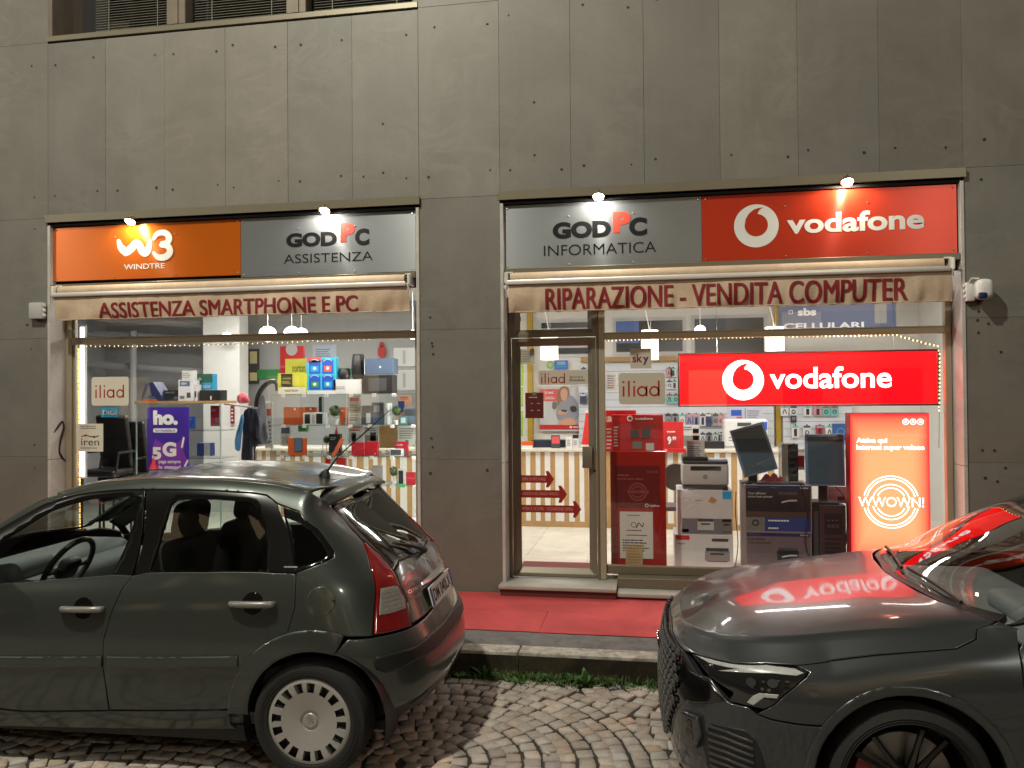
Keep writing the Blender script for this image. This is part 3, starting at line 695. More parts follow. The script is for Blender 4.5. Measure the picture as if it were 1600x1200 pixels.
dr = thing('shop_door', 'bronze framed glass shop door between stone pillar and display window', 'door', (-.87, .25, .25))
def mitre(q, x0, x1, z0, z1, w, y0, y1, m):                  # four mitred bars with a sloped inner lip
    o = [(x0, z0), (x1, z0), (x1, z1), (x0, z1)]; i = [(x0+w, z0+w), (x1-w, z0+w), (x1-w, z1-w), (x0+w, z1-w)]
    j = [(x0+w*.45, z0+w*.45), (x1-w*.45, z0+w*.45), (x1-w*.45, z1-w*.45), (x0+w*.45, z1-w*.45)]
    vs = [(a, y0, b_) for a, b_ in o]+[(a, y0, b_) for a, b_ in j]+[(a, y1, b_) for a, b_ in i]+[(a, y1+.02, b_) for a, b_ in i]
    fs = []
    for l in range(3):
        for k in range(4): fs.append((l*4+k, l*4+(k+1) % 4, (l+1)*4+(k+1) % 4, (l+1)*4+k))
    q.add(vs, fs, m)
q = MB(); bar(q, -1.263, -1.235, .25, 2.80, BR2, .18, .27); bar(q, -.468, -.446, .25, 2.80, BR2, .185, .27)
mitre(q, -1.235, -.468, 2.425, 2.90, .075, .195, .235, BR2); part(q, 'door_frame', BR2, dr)
q = MB(); q.rect(-1.165, 2.50, -.54, 2.83, frame(.245), 0, PANE); part(q, 'fanlight', PANE, dr)
q = MB(); mitre(q, -1.233, -.47, .262, 2.42, .072, .20, .235, BR2); bar(q, -1.233, -.47, .262, .295, BR2, .19, .2); leaf = part(q, 'leaf', BR2, dr)
q = MB(); q.rect(-1.165, .33, -.538, 2.352, frame(.245), 0, PANE); part(q, 'pane', PANE, leaf)
q = MB(); q.box(-.595, -.505, .165, .198, 1.245, 1.44, BR2, .006, 2); q.box(-.58, -.52, .192, .215, 1.28, 1.40, BR2); q.lathe([(0, -.004), (.008, -.004), (.012, 0)], (-.488, .199, 1.22), 'y', 12, DARKV)
part(q, 'handle', BR2, leaf)

# ---------------------------------------------------------------- the room behind
WALLW = mat('white_wall', (.74, .73, .70), rough=.7, var=.04, scale=3); WALLG = mat('grey_wall', (.33, .335, .335), rough=.7, var=.08, scale=2)
WALLD = mat('reflection_grey_wall', (.36, .37, .385), rough=.6, var=.15, scale=2); FLOOR = stonemat('floor_tile', (.56, .52, .45), (.70, .66, .58), 3, .03, .35)  # WALLD: the street's reflection and haze in the glass, painted as wall grey
ZF = .27
room = thing('shop_interior', 'bright white shop room seen through the glass, grey towards the left', 'room', (-1.67, 2.3, ZF))
q = MB()
for i in range(-14, 8):
    for j in range(0, 7): q.box(i*.62+.002, i*.62+.618, .29+j*.62+.002, .29+j*.62+.618, ZF-.03, ZF, FLOOR)
part(q, 'floor', FLOOR, room)
q = MB(); q.box(-8.6, 4.6, .30, 4.6, 3.30, 3.36, WALLW); part(q, 'ceiling', WALLW, room)
q = MB(); q.box(XA+.02, XB-.02, .31, .33, ZF, 3.3, WALLW); part(q, 'front_wall', WALLW, room); q = MB(); q.box(3.55, 3.6, .36, 4.4, ZF, 3.3, WALLW); part(q, 'side_wall', WALLW, room); q = MB(); q.box(-2.3, 4.6, 4.40, 4.5, ZF, 3.3, WALLW); part(q, 'back_wall', WALLW, room, 'white back wall')
q = MB(); q.box(-6.35, -2.3, 4.40, 4.5, ZF, 3.3, WALLG); part(q, 'back_wall', WALLG, room, 'grey back wall')
q = MB(); q.box(-8.6, -8.5, .36, 4.4, ZF, 3.3, WALLD); part(q, 'side_wall', WALLD, room); q = MB(); q.box(-8.6, -6.35, 4.40, 4.5, ZF, 3.3, WALLD); part(q, 'back_wall', WALLD, room, 'back wall painted in the grey of the window reflection')
q = MB(); q.box(-6.28, -5.72, 3.5, 3.75, ZF, 3.3, mat('white_column', (.62, .62, .60), rough=.6)); part(q, 'column', None, room)
q = MB()
for z in (2.25, 2.72, 2.95): q.tube([(-8.5, 3.9, z+.18), (-6.2, 3.9, z)], .05, 10, WALLD)
q.tube([(-7.6, 3.8, 2.9), (-7.6, 3.8, ZF)], .05, 10, WALLD); part(q, 'pipe', WALLD, room)
q = MB(); GS = flat('green_stripe', (60, 140, 80)); x0, z0 = at(402, 592, 4.38); x1, z1 = at(440, 577, 4.38); q.box(x0, -4.3, 4.37, 4.395, z0, z1, GS); part(q, 'green_band', GS, room)
q = MB(); YW = flat('lit_blind', (225, 215, 160)); DKF = mat('dark_frame', (.06, .058, .05), rough=.6)
for a, b_ in ((375, 383), (390, 400)):
    for c, d in ((549, 568), (582, 595)):
        x0, z0 = at(a, d, 4.35); x1, z1 = at(b_, c, 4.35); q.box(x0, x1, 4.36, 4.38, z0, z1, YW)
x0, z0 = at(369, 600, 4.37); x1, z1 = at(404, 545, 4.37); q.box(x0, x1, 4.382, 4.398, z0, z1, DKF); part(q, 'inner_window', DKF, room)
# clerestory, picture rail and yellow tape columns of the white end
q = MB(); WD = mat('pine_rail', (.42, .25, .11), rough=.6, var=.2, scale=12)
x0, z0 = at(908, 566, 4.36); x1, z1 = at(1212, 553, 4.36); q.box(x0, 2.1, 4.34, 4.395, z0, z0+.07, WD); part(q, 'picture_rail', WD, room)
TAPE = mat('yellow_tape', (.42, .27, .02), rough=.5, var=.25, scale=30)
for px in (828, 1216):
    q = MB(); x0, _ = at(px-4, 600, 4.3); x1, _ = at(px+4, 600, 4.3); q.box(x0, x1, 4.30, 4.395, ZF, 3.3, TAPE); part(q, 'yellow_post', TAPE, room)
for a, b_, c, d in ((846, 503, 926, 513), (868, 543, 926, 553), (963, 500, 1066, 550), (1086, 496, 1193, 552)):
    q = MB(); x0, z0 = at(a, d, 4.37); x1, z1 = at(b_ if False else c, b_, 4.37)
    q.box(x0, x1, 4.365, 4.385, z0, z1, mat('dark_screen', (.025, .028, .035), rough=.25)); q.box(x0-.05, x1+.05, 4.386, 4.398, z0-.05, z1+.05, mat('pale_frame', (.55, .56, .57), rough=.5))
    if a == 963: q.box(x0+.004, x0+(x1-x0)*.35, 4.360, 4.364, z0+.28*(z1-z0), z1-.004, flat('blue_sheet', (90, 120, 185)))
    part(q, 'clerestory', None, room)
# ================================================================ signs, lamps and awnings on the front
BLK = flat('letter_black', (12, 12, 13), rough=.6, spec=.2); WHT = flat('letter_white', (232, 232, 228), rough=.5); REDL = flat('letter_red', (232, 60, 40), rough=.5)
def steel(name, col):
    m = mat(name, col, rough=.33, metal=.85, aniso=.85, var=.05, scale=2); nt = m.node_tree; N, L = nt.nodes, nt.links; b = N['Principled BSDF']
    tc = N.new('ShaderNodeTexCoord'); mp = N.new('ShaderNodeMapping'); mp.inputs['Scale'].default_value = (2, 1, 420)
    nz = N.new('ShaderNodeTexNoise'); nz.inputs['Scale'].default_value = 1.0; nz.inputs['Detail'].default_value = 3
    bp = N.new('ShaderNodeBump'); bp.inputs['Strength'].default_value = .012; bp.inputs['Distance'].default_value = .004
    L.new(tc.outputs['Object'], mp.inputs[0]); L.new(mp.outputs[0], nz.inputs['Vector']); L.new(nz.outputs['Fac'], bp.inputs['Height']); L.new(bp.outputs[0], b.inputs['Normal'])
    mr = N.new('ShaderNodeMapRange'); mr.inputs[3].default_value = .30; mr.inputs[4].default_value = .36; L.new(nz.outputs['Fac'], mr.inputs[0]); L.new(mr.outputs[0], b.inputs['Roughness'])
    return m
STEEL = steel('brushed_steel', (.30, .32, .335)); ORANGEP = steel('orange_brushed_panel', (.58, .125, .009)); REDP = steel('red_brushed_panel', (.55, .045, .018))
for m_, v_ in ((STEEL, .6), (ORANGEP, .35), (REDP, .35)): m_.node_tree.nodes['Principled BSDF'].inputs['Metallic'].default_value = v_
def px_text(q, s, lb, rt, Y, d, m, bold=0., slant=0.):
    x0, z0 = at(*lb, Y); x1, z1 = at(*rt, Y); q.text(s, x0, z0, x1, z1, frame(Y), d, m, bold, slant=slant)
def speech_mark(q, cx, cz, r, fr, d, white, red):
    q.disc(cx, cz, r, fr, d, white, 64)
    q.disc(cx, cz+.03*r, r*.52, fr, d+.0006, red, 48)
    pts = [(-.515, .05), (-.47, .34), (-.31, .60), (-.10, .76), (.12, .83), (.32, .845), (.18, .76), (.09, .64), (.06, .50), (.20, .46), (.40, .30), (.3, -.1), (-.3, -.1)]
    q.prism([(cx+a*r, cz+b*r) for a, b in pts], fr, d, d+.0010, red)
def panel_sign(label, x0, x1, z0, z1, m):
    t = thing('shop_sign', label, 'sign', ((x0+x1)/2, .04, z0))
    q = MB(); q.box(x0, x1, .03, .055, z0, z1, m, .002); part(q, 'panel', m, t)
    n = 4; me = None
    for i in range(n):
        for z in (z0+.025, z1-.12 if i in (1, 2) else z1-.03):
            x = x0+.03+(x1-x0-.06)*i/(n-1)
            if me is None: q = MB(); q.lathe([(0, -.008), (.005, -.0065), (.008, 0)], (0, 0, 0), 'y', 8, SCREW); o = q.build('screw', SCREW, t); me = o.data
            else: o = bpy.data.objects.new('screw', me); COL.objects.link(o); o.parent = t
            o.location = (x-t.location.x, .03-t.location.y, z-t.location.z)
    return t
SCREW = mat('screw_head', (.6, .6, .58), rough=.3, metal=.9)
YS = .03; FS = frame(YS)
zr = lambda x, y: (x/4, 280+y/4); zr2 = lambda x, y: (340+x/4, 280+y/4); zr5 = lambda x, y: (750+x/4, 260+y/4); zr6 = lambda x, y: (1100+x/3.333, 250+y/3.333)
def W(f, x, y): return at(*f(x, y), YS)
t = panel_sign('orange brushed metal shop sign with a white wavy emblem above small white capitals', -5.806, -3.809, 3.064, 3.60, ORANGEP)
q = MB()
for pts, w in (([(742, 388), (757, 428), (790, 452), (822, 432), (850, 402), (872, 412), (888, 446), (910, 458), (928, 436), (938, 392)], .075), ([(962, 372), (985, 345), (1030, 338), (1058, 365), (1045, 398), (1010, 408), (1050, 418), (1064, 455), (1035, 486), (990, 488), (962, 462)], .062)):
    q.stroke([W(zr, *p) for p in pts], w, FS, .002 if w > .07 else .0042, WHT, 8, ws=[w*.55, w, w*1.1, w, w*.9, w, w*1.1, w, w*.55])
q.stroke([W(zr, *p) for p in ((765, 462), (785, 470), (805, 466))], .03, FS, .002, WHT, 6, ws=[.012, .035, .012])
for pts in ([(990, 440), (1004, 462), (1030, 455), (1034, 438)], [(985, 362), (1010, 352), (1034, 362)]): q.stroke([W(zr, *p) for p in pts], .010, FS, .0062, ORANGEP, 6)
part(q, 'emblem', WHT, t)
q = MB(); px_text(q, 'WINDTRE', zr(775, 566), zr(1030, 523), YS, .002, WHT, .012); part(q, 'lettering', WHT, t)
def god(t, f, c, sub):
    q = MB(); px_text(q, 'GOD', f(*c[0]), f(*c[1]), YS, .002, BLK, .055); part(q, 'lettering', BLK, t, 'heavy black letters'); q = MB(); px_text(q, 'C', f(*c[4]), f(*c[5]), YS, .002, BLK, .055); part(q, 'lettering', BLK, t, 'heavy black letter C')
    q = MB(); px_text(q, 'P', f(*c[2]), f(*c[3]), YS, .0025, REDL, .055); part(q, 'lettering', REDL, t, 'tall red letter P')
    q = MB(); px_text(q, sub, f(*c[6]), f(*c[7]), YS, .002, BLK, -.006); part(q, 'lettering', BLK, t, 'thin black capitals')
t = panel_sign('brushed steel shop sign reading ASSISTENZA below black and red letters', -3.806, -2.085, 3.040, 3.60, STEEL)
god(t, zr2, [(430, 428), (746, 325), (768, 394), (857, 272), (860, 416), (948, 306), (415, 528), (970, 450)], 'ASSISTENZA')
t = panel_sign('brushed steel shop sign reading INFORMATICA below black and red letters', -1.267, .460, 3.030, 3.60, STEEL)
god(t, zr5, [(455, 455), (818, 335), (832, 414), (940, 281), (932, 436), (1043, 316), (400, 562), (1100, 468)], 'INFORMATICA')
t = panel_sign('red brushed metal shop sign with a round white speech mark and white lettering', .463, 2.488, 3.035, 3.60, REDP)
q = MB(); cx, cz = W(zr6, 272, 343); ex, _ = W(zr6, 389, 343); speech_mark(q, cx, cz, ex-cx, FS, .002, WHT, REDP); part(q, 'emblem', WHT, t)
q = MB(); px_text(q, 'vodafone', zr6(432, 386), zr6(1146, 250), YS, .002, WHT, .03); part(q, 'lettering', WHT, t)

HALO = mat('lit_halogen', (1, .95, .85), emit=(1, .88, .70), es=28); BRASS = mat('lamp_bronze', (.30, .23, .17), rough=.3, metal=.9)
def spot_lamp(px, py, label, col):
    YL_ = -.068; x, z = at(px, py, YL_)
    t = thing('spot_lamp', label, 'lamp', (x, YL_, z), group='spotlights over the shop signs')
    q = MB(); M = Matrix.Translation((x, YL_, z))@Matrix.Rotation(R(-24), 4, 'X')
    prof = [(.018, .040), (.030, .034), (.052, .006), (.055, -.002), (.050, -.004)]; n = 24; vs = []
    for i in range(n):
        for r, h in prof: vs.append(M@Vector((r*math.cos(2*math.pi*i/n), r*math.sin(2*math.pi*i/n), h)))
    q.add(vs, [(i*5+j, ((i+1) % n)*5+j, ((i+1) % n)*5+j+1, i*5+j+1) for i in range(n) for j in range(4)], None, smooth=True)
    q.add([M@Vector((.018*math.cos(2*math.pi*i/n), .018*math.sin(2*math.pi*i/n), .04)) for i in range(n)], [tuple(range(n))])
    part(q, 'lamp_shade', BRASS, t)
    q = MB(); q.add([M@Vector((.046*math.cos(2*math.pi*i/n), .046*math.sin(2*math.pi*i/n), .002)) for i in range(n)], [tuple(range(n))[::-1]]); part(q, 'bulb', HALO, t)
    q = MB(); q.tube([(x, YL_, z+.035), (x, YL_+.01, z+.055), (x, -.02, z+.05), (x, .06, z+.03)], .009, 8); part(q, 'arm', BRASS, t)
    l = bpy.data.lights.new('spot_lamp_light', 'SPOT'); l.energy = 24; l.color = col; l.spot_size = R(172); l.spot_blend = .45; l.shadow_soft_size = .025
    o = bpy.data.objects.new('spot_lamp_light', l); COL.objects.link(o); o.parent = t; o.location = (0, .004, -.012); o.rotation_euler = (R(42), 0, 0)
spot_lamp(203, 346, 'small round spotlight over the orange sign', (1, .86, .66)); spot_lamp(507, 329, 'small round spotlight over the steel ASSISTENZA sign', (1, .93, .82))
spot_lamp(935, 307, 'small round spotlight over the steel INFORMATICA sign', (1, .93, .82)); spot_lamp(1324, 284, 'small round spotlight over the red sign', (1, .86, .66))

CANVAS = stonemat('awning_canvas', (.47, .355, .25), (.60, .465, .33), 3, .15, .75); ALUW = mat('white_aluminium', (.72, .70, .66), rough=.35, metal=.3); CRIM = flat('crimson_letter', (138, 22, 30), rough=.7, var=.15, scale=9)
def awning(label, x0, x1, z0, zb, text, lb, rt, seed):
    rnd = random.Random(seed); t = thing('awning', label, 'awning', ((x0+x1)/2, -.05, z0))
    ph = [rnd.uniform(0, 6) for _ in range(8)]
    def off(x, v):                                            # how the hanging cloth waves: v = 0 at the bar, 1 at the hem
        e = min(x-x0, x1-x); k = math.exp(-max(e, 0)/.10)
        cr = sum(math.sin(x*f+ph[i]+v*(2.2+i))*a for i, (f, a) in enumerate(((3.1, .012), (7.3, .010), (13, .007), (29, .0060), (51, .0040), (83, .0026))))
        return -.075+cr*v-.010*math.sin(v*3.0)+.012*v+.02*k*v
    zt = zb-.005
    F = lambda x, z, d=0.: (x, off(x+.35*(z-zt), (zt-z)/(zt-z0))-d, z)
    q = MB(); nx, nz = int((x1-x0)/.018), 10
    vs = [F(x0+(x1-x0)*i/nx, zt+(z0-zt)*j/nz+(.004*math.sin(i*.7) if j == nz else 0)) for i in range(nx+1) for j in range(nz+1)]
    q.add(vs, [(i*(nz+1)+j, i*(nz+1)+j+1, (i+1)*(nz+1)+j+1, (i+1)*(nz+1)+j) for i in range(nx) for j in range(nz)], None, smooth=True)
    q.add([(v[0], v[1]+.004, v[2]) for v in vs], [(i*(nz+1)+j, (i+1)*(nz+1)+j, (i+1)*(nz+1)+j+1, i*(nz+1)+j+1) for i in range(nx) for j in range(nz)], None, smooth=True)
    q.tube([F(x0+(x1-x0)*i/60, z0+.004) for i in range(61)], .005, 6); val = part(q, 'valance', CANVAS, t)
    q = MB(); q.lathe([(0, x0+.01), (.052, x0+.01), (.052, x1-.05), (0, x1-.05)], (0, .0, zb+.055), 'x', 20, CANVAS); part(q, 'cloth_roll', CANVAS, t)
    q = MB(); q.box(x0-.01, x1-.02, -.105, -.062, zb-.012, zb+.030, ALUW, .010, 2); part(q, 'front_bar', ALUW, t)
    for x, s in ((x0-.02, 1), (x1+.005, -1)):
        q = MB(); q.box(x-.014, x+.014, -.09, .06, zb+.0, zb+.10, ALUW, .006); q.tube([(x, -.05, zb+.05), (x+.01*s, -.085, zb+.0), (x, -.07, zb-.05)], .012, 8, ALUW); q.box(x-.006, x+.05*s if s > 0 else x+.006, -.03, .0, zb+.10, zb+.112, ALUW) if s > 0 else q.box(x-.05, x+.006, -.03, 0, zb+.10, zb+.112, ALUW)
        part(q, 'bracket', ALUW, t)
    q = MB(); xa, za = at(*lb, -.08); xb, zb_ = at(*rt, -.08)
    vs, fs = textmesh(text, 0.); w = max(v[0] for v in vs); lo = min(v[1] for v in vs); h = max(v[1] for v in vs)-lo
    # cut long edges so that the letters follow the folds
    bm_ = bmesh.new(); bv = []; n_ = len(vs); em = (xb-xa)/w
    for dx, dd in ((-.028, 0), (.0, .0006), (.028, .0012)): bv += [bm_.verts.new((xa+v[0]*em+dx*em, dd, za+(v[1]-lo)/h*(zb_-za))) for v in vs]
    for f in [tuple(i+n_*c for i in f) for c in range(3) for f in fs]:
        try: bm_.faces.new([bv[i] for i in f])
        except ValueError: pass
    for k in range(1, 6):
        z = za+(zb_-za)*k/6; bmesh.ops.bisect_plane(bm_, geom=bm_.verts[:]+bm_.edges[:]+bm_.faces[:], plane_co=(0, 0, z), plane_no=(0, 0, 1))
    x_ = xa+.02
    while x_ < xb:
        bmesh.ops.bisect_plane(bm_, geom=[g for g in bm_.verts[:]+bm_.edges[:]+bm_.faces[:]], plane_co=(x_, 0, 0), plane_no=(1, 0, 0)); x_ += .04
    for v in bm_.verts: v.co = Vector(F(v.co.x, v.co.z, .005+v.co.y))
    q.bm(bm_, CRIM); part(q, 'lettering', CRIM, t)
awning('beige canvas awning valance lettered ASSISTENZA SMARTPHONE E PC', -5.715, -2.125, 2.668, 2.905, 'ASSISTENZA SMARTPHONE E PC', (156, 497), (558.5, 461), 3)
awning('beige canvas awning valance lettered RIPARAZIONE - VENDITA COMPUTER', -1.212, 2.412, 2.632, 2.885, 'RIPARAZIONE - VENDITA COMPUTER', (853, 484), (1417, 433.5), 8)

# alarm box, camera
GREYP = mat('grey_plastic', (.42, .43, .41), rough=.5); WHITEP = mat('white_plastic', (.68, .68, .66), rough=.35)
x0, z0 = at(50, 499, -.02); x1, z1 = at(71, 473, -.02)
q = MB(); q.box(x0, x1, -.07, -.003, z0, z1, GREYP, .012, 2)
for k in range(3): q.box(x1-.002, x1+.012, -.06, -.02, z0+.02+k*.05, z0+.05+k*.05, WHITEP, .004)
solo(q, 'alarm_box', GREYP, 'grey plastic box on the wall left of the awning end', 'junction box')
x0, z0 = at(1508, 472, -.03); x1, z1 = at(1546, 438, -.05); zc = (z0+z1)/2
t = thing('security_camera', 'white rounded security camera on the wall beside the red sign', 'camera', (x0+.05, -.02, z0))
q = MB(); q.box(x0, x0+.065, -.06, -.003, z0+.005, z1-.01, WHITEP, .008, 2)
for k in range(3): q.box(x0-.014, x0+.002, -.05, -.02, z0+.03+k*.045, z0+.055+k*.045, WHITEP, .004)
part(q, 'base', WHITEP, t)
q = MB(); q.box(x0+.05, x1, -.16, -.03, z0+.01, z1+.005, WHITEP, .045, 4); q.tube([(x0+.02, -.05, z1-.02), (x0+.03, -.09, z1+.015), (x0+.08, -.10, z1+.01)], .008, 8, WHITEP); part(q, 'housing', WHITEP, t)
q = MB(); q.box(x0+.055, x0+.12, -.165, -.12, z0+.012, zc-.02, flat('camera_eye', (30, 50, 90), rough=.1), .015, 2); part(q, 'lens', None, t)

# ================================================================ posters and stickers on the glass
def sheet(name, label, cat, rect, Y, m, draw, r=0., th=.0015, group=None):
    x0, z0 = at(rect[0], rect[3], Y); x1, z1 = at(rect[2], rect[1], Y); q = MB(); F = frame(Y)
    q.prism(rrect(x0, z0, x1, z1, r) if r else [(x0, z0), (x1, z0), (x1, z1), (x0, z1)], F, -th, 0, m)
    u = lambda a, b: (x0+(x1-x0)*a, z0+(z1-z0)*b)
    def rc(a, b, c, d, m_, dd=.0008): q.rect(*u(a, b), *u(c, d), F, dd, m_)
    def tx(s, a, b, c, d, m_, bold=.01, dd=.0012): q.text(s, *u(a, b), *u(c, d), F, dd, m_, bold)
    def ln(a, b, c, d, n, m_): q.lines(*u(a, b), *u(c, d), n, F, .0011, m_)
    if draw: draw(q, u, rc, tx, ln, F, (x1-x0), (z1-z0))
    return solo(q, name, m, label, cat, group)
STK = flat('sticker_beige', (196, 190, 172), rough=.5); STR = flat('sticker_red', (170, 28, 24), rough=.5); STW = flat('sticker_cream', (226, 222, 205), rough=.5)
GREYT = flat('grey_print', (120, 118, 112)); DARKT = flat('dark_print', (40, 38, 40)); PAPER2 = flat('notice_paper', (216, 212, 204), rough=.8); BLUEP = flat('print_blue', (42, 62, 130)); REDQ = flat('print_red', (205, 28, 34)); ORG = flat('print_orange', (226, 92, 30)); GRN = flat('print_green', (70, 150, 90)); YEL = flat('print_yellow', (212, 206, 60)); CYAN = flat('print_cyan', (40, 165, 215)); PURP = flat('poster_purple', (66, 42, 150), rough=.35, var=.15, scale=3); BRN = flat('kraft_brown', (170, 128, 78), rough=.8); MAROON = flat('maroon', (96, 24, 26))
def iliad(a, b, c, d):
    def f(q, u, rc, tx, ln, F, w, h):
        # narrow stems and round bowls drawn as strokes
        x0, z0 = u(a, b); x1, z1 = u(c, d); W_ = x1-x0; H = z1-z0; s = .07*H*1.6; xh = .66
        P = lambda p, q_: (x0+W_*p, z0+H*q_)
        def bar(p, q0, q1): q.rect(P(p, q0)[0]-s/2, P(p, q0)[1], P(p, q0)[0]+s/2, P(p, q1)[1], F, .001, STR)
        bar(.03, 0, xh); q.disc(*P(.03, .92), s*.62, F, .001, STR, 12); bar(.17, 0, 1); bar(.31, 0, xh); q.disc(*P(.31, .92), s*.62, F, .001, STR, 12)
        r = xh*H/2-s/2
        for cx_, e in ((.52, xh), (.84, 1)):
            q.ring(*P(cx_, xh/2), r, s, F, .001, STR); bar(cx_+(r/W_), 0, e)
    return f
sheet('window_sticker', 'cream rounded sticker with thin red lettering, in the window with the purple poster', 'sticker', (143, 588.5, 201, 634), .243, STW, iliad(.10, .27, .90, .72), .03)
sheet('window_sticker', 'large beige rounded sticker with thin red lettering below the small square grey one', 'sticker', (967, 582, 1039, 632), .228, STK, iliad(.08, .25, .90, .75), .03)
def f(q, u, rc, tx, ln, F, w, h):
    iliad(.05, .10, .54, .80)(q, u, rc, tx, ln, F, w, h); tx('Qui si fa la', .62, .44, .88, .60, DARKT); tx('Rivoluzione', .62, .24, .92, .40, DARKT)
sheet('window_sticker', 'wide low beige sticker with red lettering across the glass of the shop door', 'sticker', (841.5, 578, 920, 601.5), .238, STK, f, .025)
SKYM = flat('sky_violet', (70, 40, 110))
def f(q, u, rc, tx, ln, F, w, h): tx('sk', .10, .30, .58, .72, flat('sky_plum', (130, 30, 70)), .03); tx('y', .60, .18, .88, .58, SKYM, .03)
sheet('window_sticker', 'small square grey sticker with violet lettering above the large beige rounded one', 'sticker', (985, 544, 1017.5, 576), .228, STK, f)
def f(q, u, rc, tx, ln, F, w, h):
    tx('iren', .17, .22, .85, .46, DARKT, .0); ln(.14, .80, .86, .95, 2, GREYT); ln(.14, .09, .86, .17, 1, GREYT)
    q.stroke([u(.18, .54), u(.32, .58), (u(.5, .55))], .010, F, .001, STR, 6); q.stroke([u(.5, .55), u(.66, .52), u(.83, .56)], .010, F, .001, DARKT, 6); q.disc(*u(.34, .58), .012, F, .0014, STR, 12); q.disc(*u(.66, .53), .012, F, .0014, DARKT, 12)
sheet('window_sticker', 'cream notice with a red and black wave, beside the amber string light', 'sticker', (120, 662, 161, 705.5), .243, STW, f)
def f(q, u, rc, tx, ln, F, w, h):
    PK = flat('poster_violet', (120, 50, 165)); q.prism([u(.20, .50), u(.42, .40), u(.70, .42), u(.92, .55), u(.86, .30), u(1, .12), u(.55, .0), u(.22, .02), u(.10, .30)], F, 0, .0008, PK)
    tx('ho.', .15, .72, .74, .95, WHT, .06); q.prism(rrect(*u(.15, .60), *u(.72, .665), .014), F, 0, .001, WHT); tx('ho-mobile.it', .20, .612, .68, .652, PURP, .02)
    tx('5', .12, .17, .34, .37, WHT, .05); tx('G', .37, .22, .70, .45, WHT, .05)
    q.stroke([u(.83, .36), u(.88, .52)], .020, F, .001, WHT, 4); q.stroke([u(.9, .07), u(.97, .16)], .020, F, .001, WHT, 4)
    for s, z in (('paga sempre', .10), ('la stessa!', .03)): tx(s, .28, z, .80, z+.055, WHT, .02)
sheet('poster', 'purple poster with large white 5G standing behind the window glass', 'poster', (230, 636, 295, 735), .62, PURP, f, th=.01)
sheet('notice', 'small light blue card just below the cream rounded sticker', 'card', (158, 637, 185, 652), .50, CYAN, lambda q, u, rc, tx, ln, F, w, h: tx('DIGI', .1, .25, .9, .75, WHT, .03))
def f(q, u, rc, tx, ln, F, w, h): ln(.15, .12, .85, .9, 7, GREYT)
sheet('notice', 'beige paper notice of small print at the top corner of the shop door', 'notice', (813, 545, 835, 569), .238, STK, f)
def f(q, u, rc, tx, ln, F, w, h):
    rc(.38, .90, .62, 1.02, GREYT); ln(.2, .78, .8, .86, 1, STK)
    for a in (.3, .65):
        for b in (.28, .55): ln(a, b, a+.16, b+.06, 1, STK)
sheet('notice', 'maroon opening times sign hanging in the shop door', 'sign', (821, 613.5, 849, 653.5), .238, MAROON, f, th=.006)
ARW = flat('arrow_red', (150, 34, 30), rough=.5); ARP = flat('arrow_print', (205, 140, 128), rough=.5)
def arrow(y0, y1, x1, text, label):
    Y = .238; xa, _ = at(810.5, 765, Y); xb, _ = at(x1, 765, Y); _, za = at(860, y1, Y); _, zb = at(860, y0, Y); h = zb-za; F = frame(Y); q = MB()
    q.prism([(xa, za), (xb-h*1.0, za), (xb-h*1.15, za-h*.62), (xb-h*.75, za-h*.62), (xb, (za+zb)/2), (xb-h*.75, zb+h*.62), (xb-h*1.15, zb+h*.62), (xb-h, zb), (xa, zb)], F, -.001, 0, ARW)
    q.text(text, xa+.012, za+h*.28, xb-h*1.15, za+h*.74, F, .0008, ARP, .01); solo(q, 'arrow_sticker', ARW, label, 'sticker', 'red arrow stickers on the shop door')
arrow(743, 754.5, 866, 'LIBERI DI PROVARE', 'shortest red arrow sticker on the door, reading LIBERI DI PROVARE')
arrow(766, 778, 886, 'QUANDO VUOI, SENZA VINCOLI', 'middle-length red arrow sticker on the door, reading QUANDO VUOI, SENZA VINCOLI')
arrow(789.5, 801, 908, 'ENTRA E SCOPRI  VODAFONE OPEN', 'longest and lowest red arrow sticker on the shop door')
q = MB(); x0, _ = at(813, 880, .5); x1, _ = at(930, 880, .5); q.box(x0, x1+.1, .30, .72, ZF+.002, ZF+.016, MAROON, .004); solo(q, 'door_mat', MAROON, 'dark red door mat just inside the shop door', 'door mat')

# ================================================================ lit signs
RED_LIT = mat('lit_red_panel', (.6, .0, .0), rough=.3, var=0, emit=(1, .0, .004), es=2.7); WHITE_LIT = mat('lit_white_letter', (.8, .8, .8), var=0, emit=(1, .97, .97), es=2.4); DKCASE = mat('dark_case', (.03, .012, .012), rough=.4)
Y = .40; x0, z0 = at(1060, 635.5, Y); x1, z1 = at(1467, 545.5, Y); zt_ = at(1060, 552, Y)[1]; z1 = zt_
t = thing('lightbox', 'glowing red lightbox with a white speech mark emblem hung in the display window', 'illuminated sign', ((x0+x1)/2, Y, z0))
q = MB(); q.box(x0, x1, Y+.004, Y+.10, z0, z1, DKCASE, .006); mitre(q, x0, x1, z0, z1, .018, Y-.012, Y+.003, DKCASE); part(q, 'case', DKCASE, t)
q = MB(); F = frame(Y); q.rect(x0+.015, z0+.015, x1-.015, z1-.015, F, -.002, RED_LIT); part(q, 'face', RED_LIT, t)
q = MB(); cx, cz = at(1161, 594, Y); speech_mark(q, cx, cz, at(1193.5, 594, Y)[0]-cx, F, .0, WHITE_LIT, RED_LIT); part(q, 'emblem', WHITE_LIT, t)
q = MB(); xa, za = at(1203, 607.5, Y); xb, zb = at(1393, 571.5, Y); q.text('vodafone', xa, za, xb, zb, F, .0, WHITE_LIT, .018); part(q, 'lettering', WHITE_LIT, t)
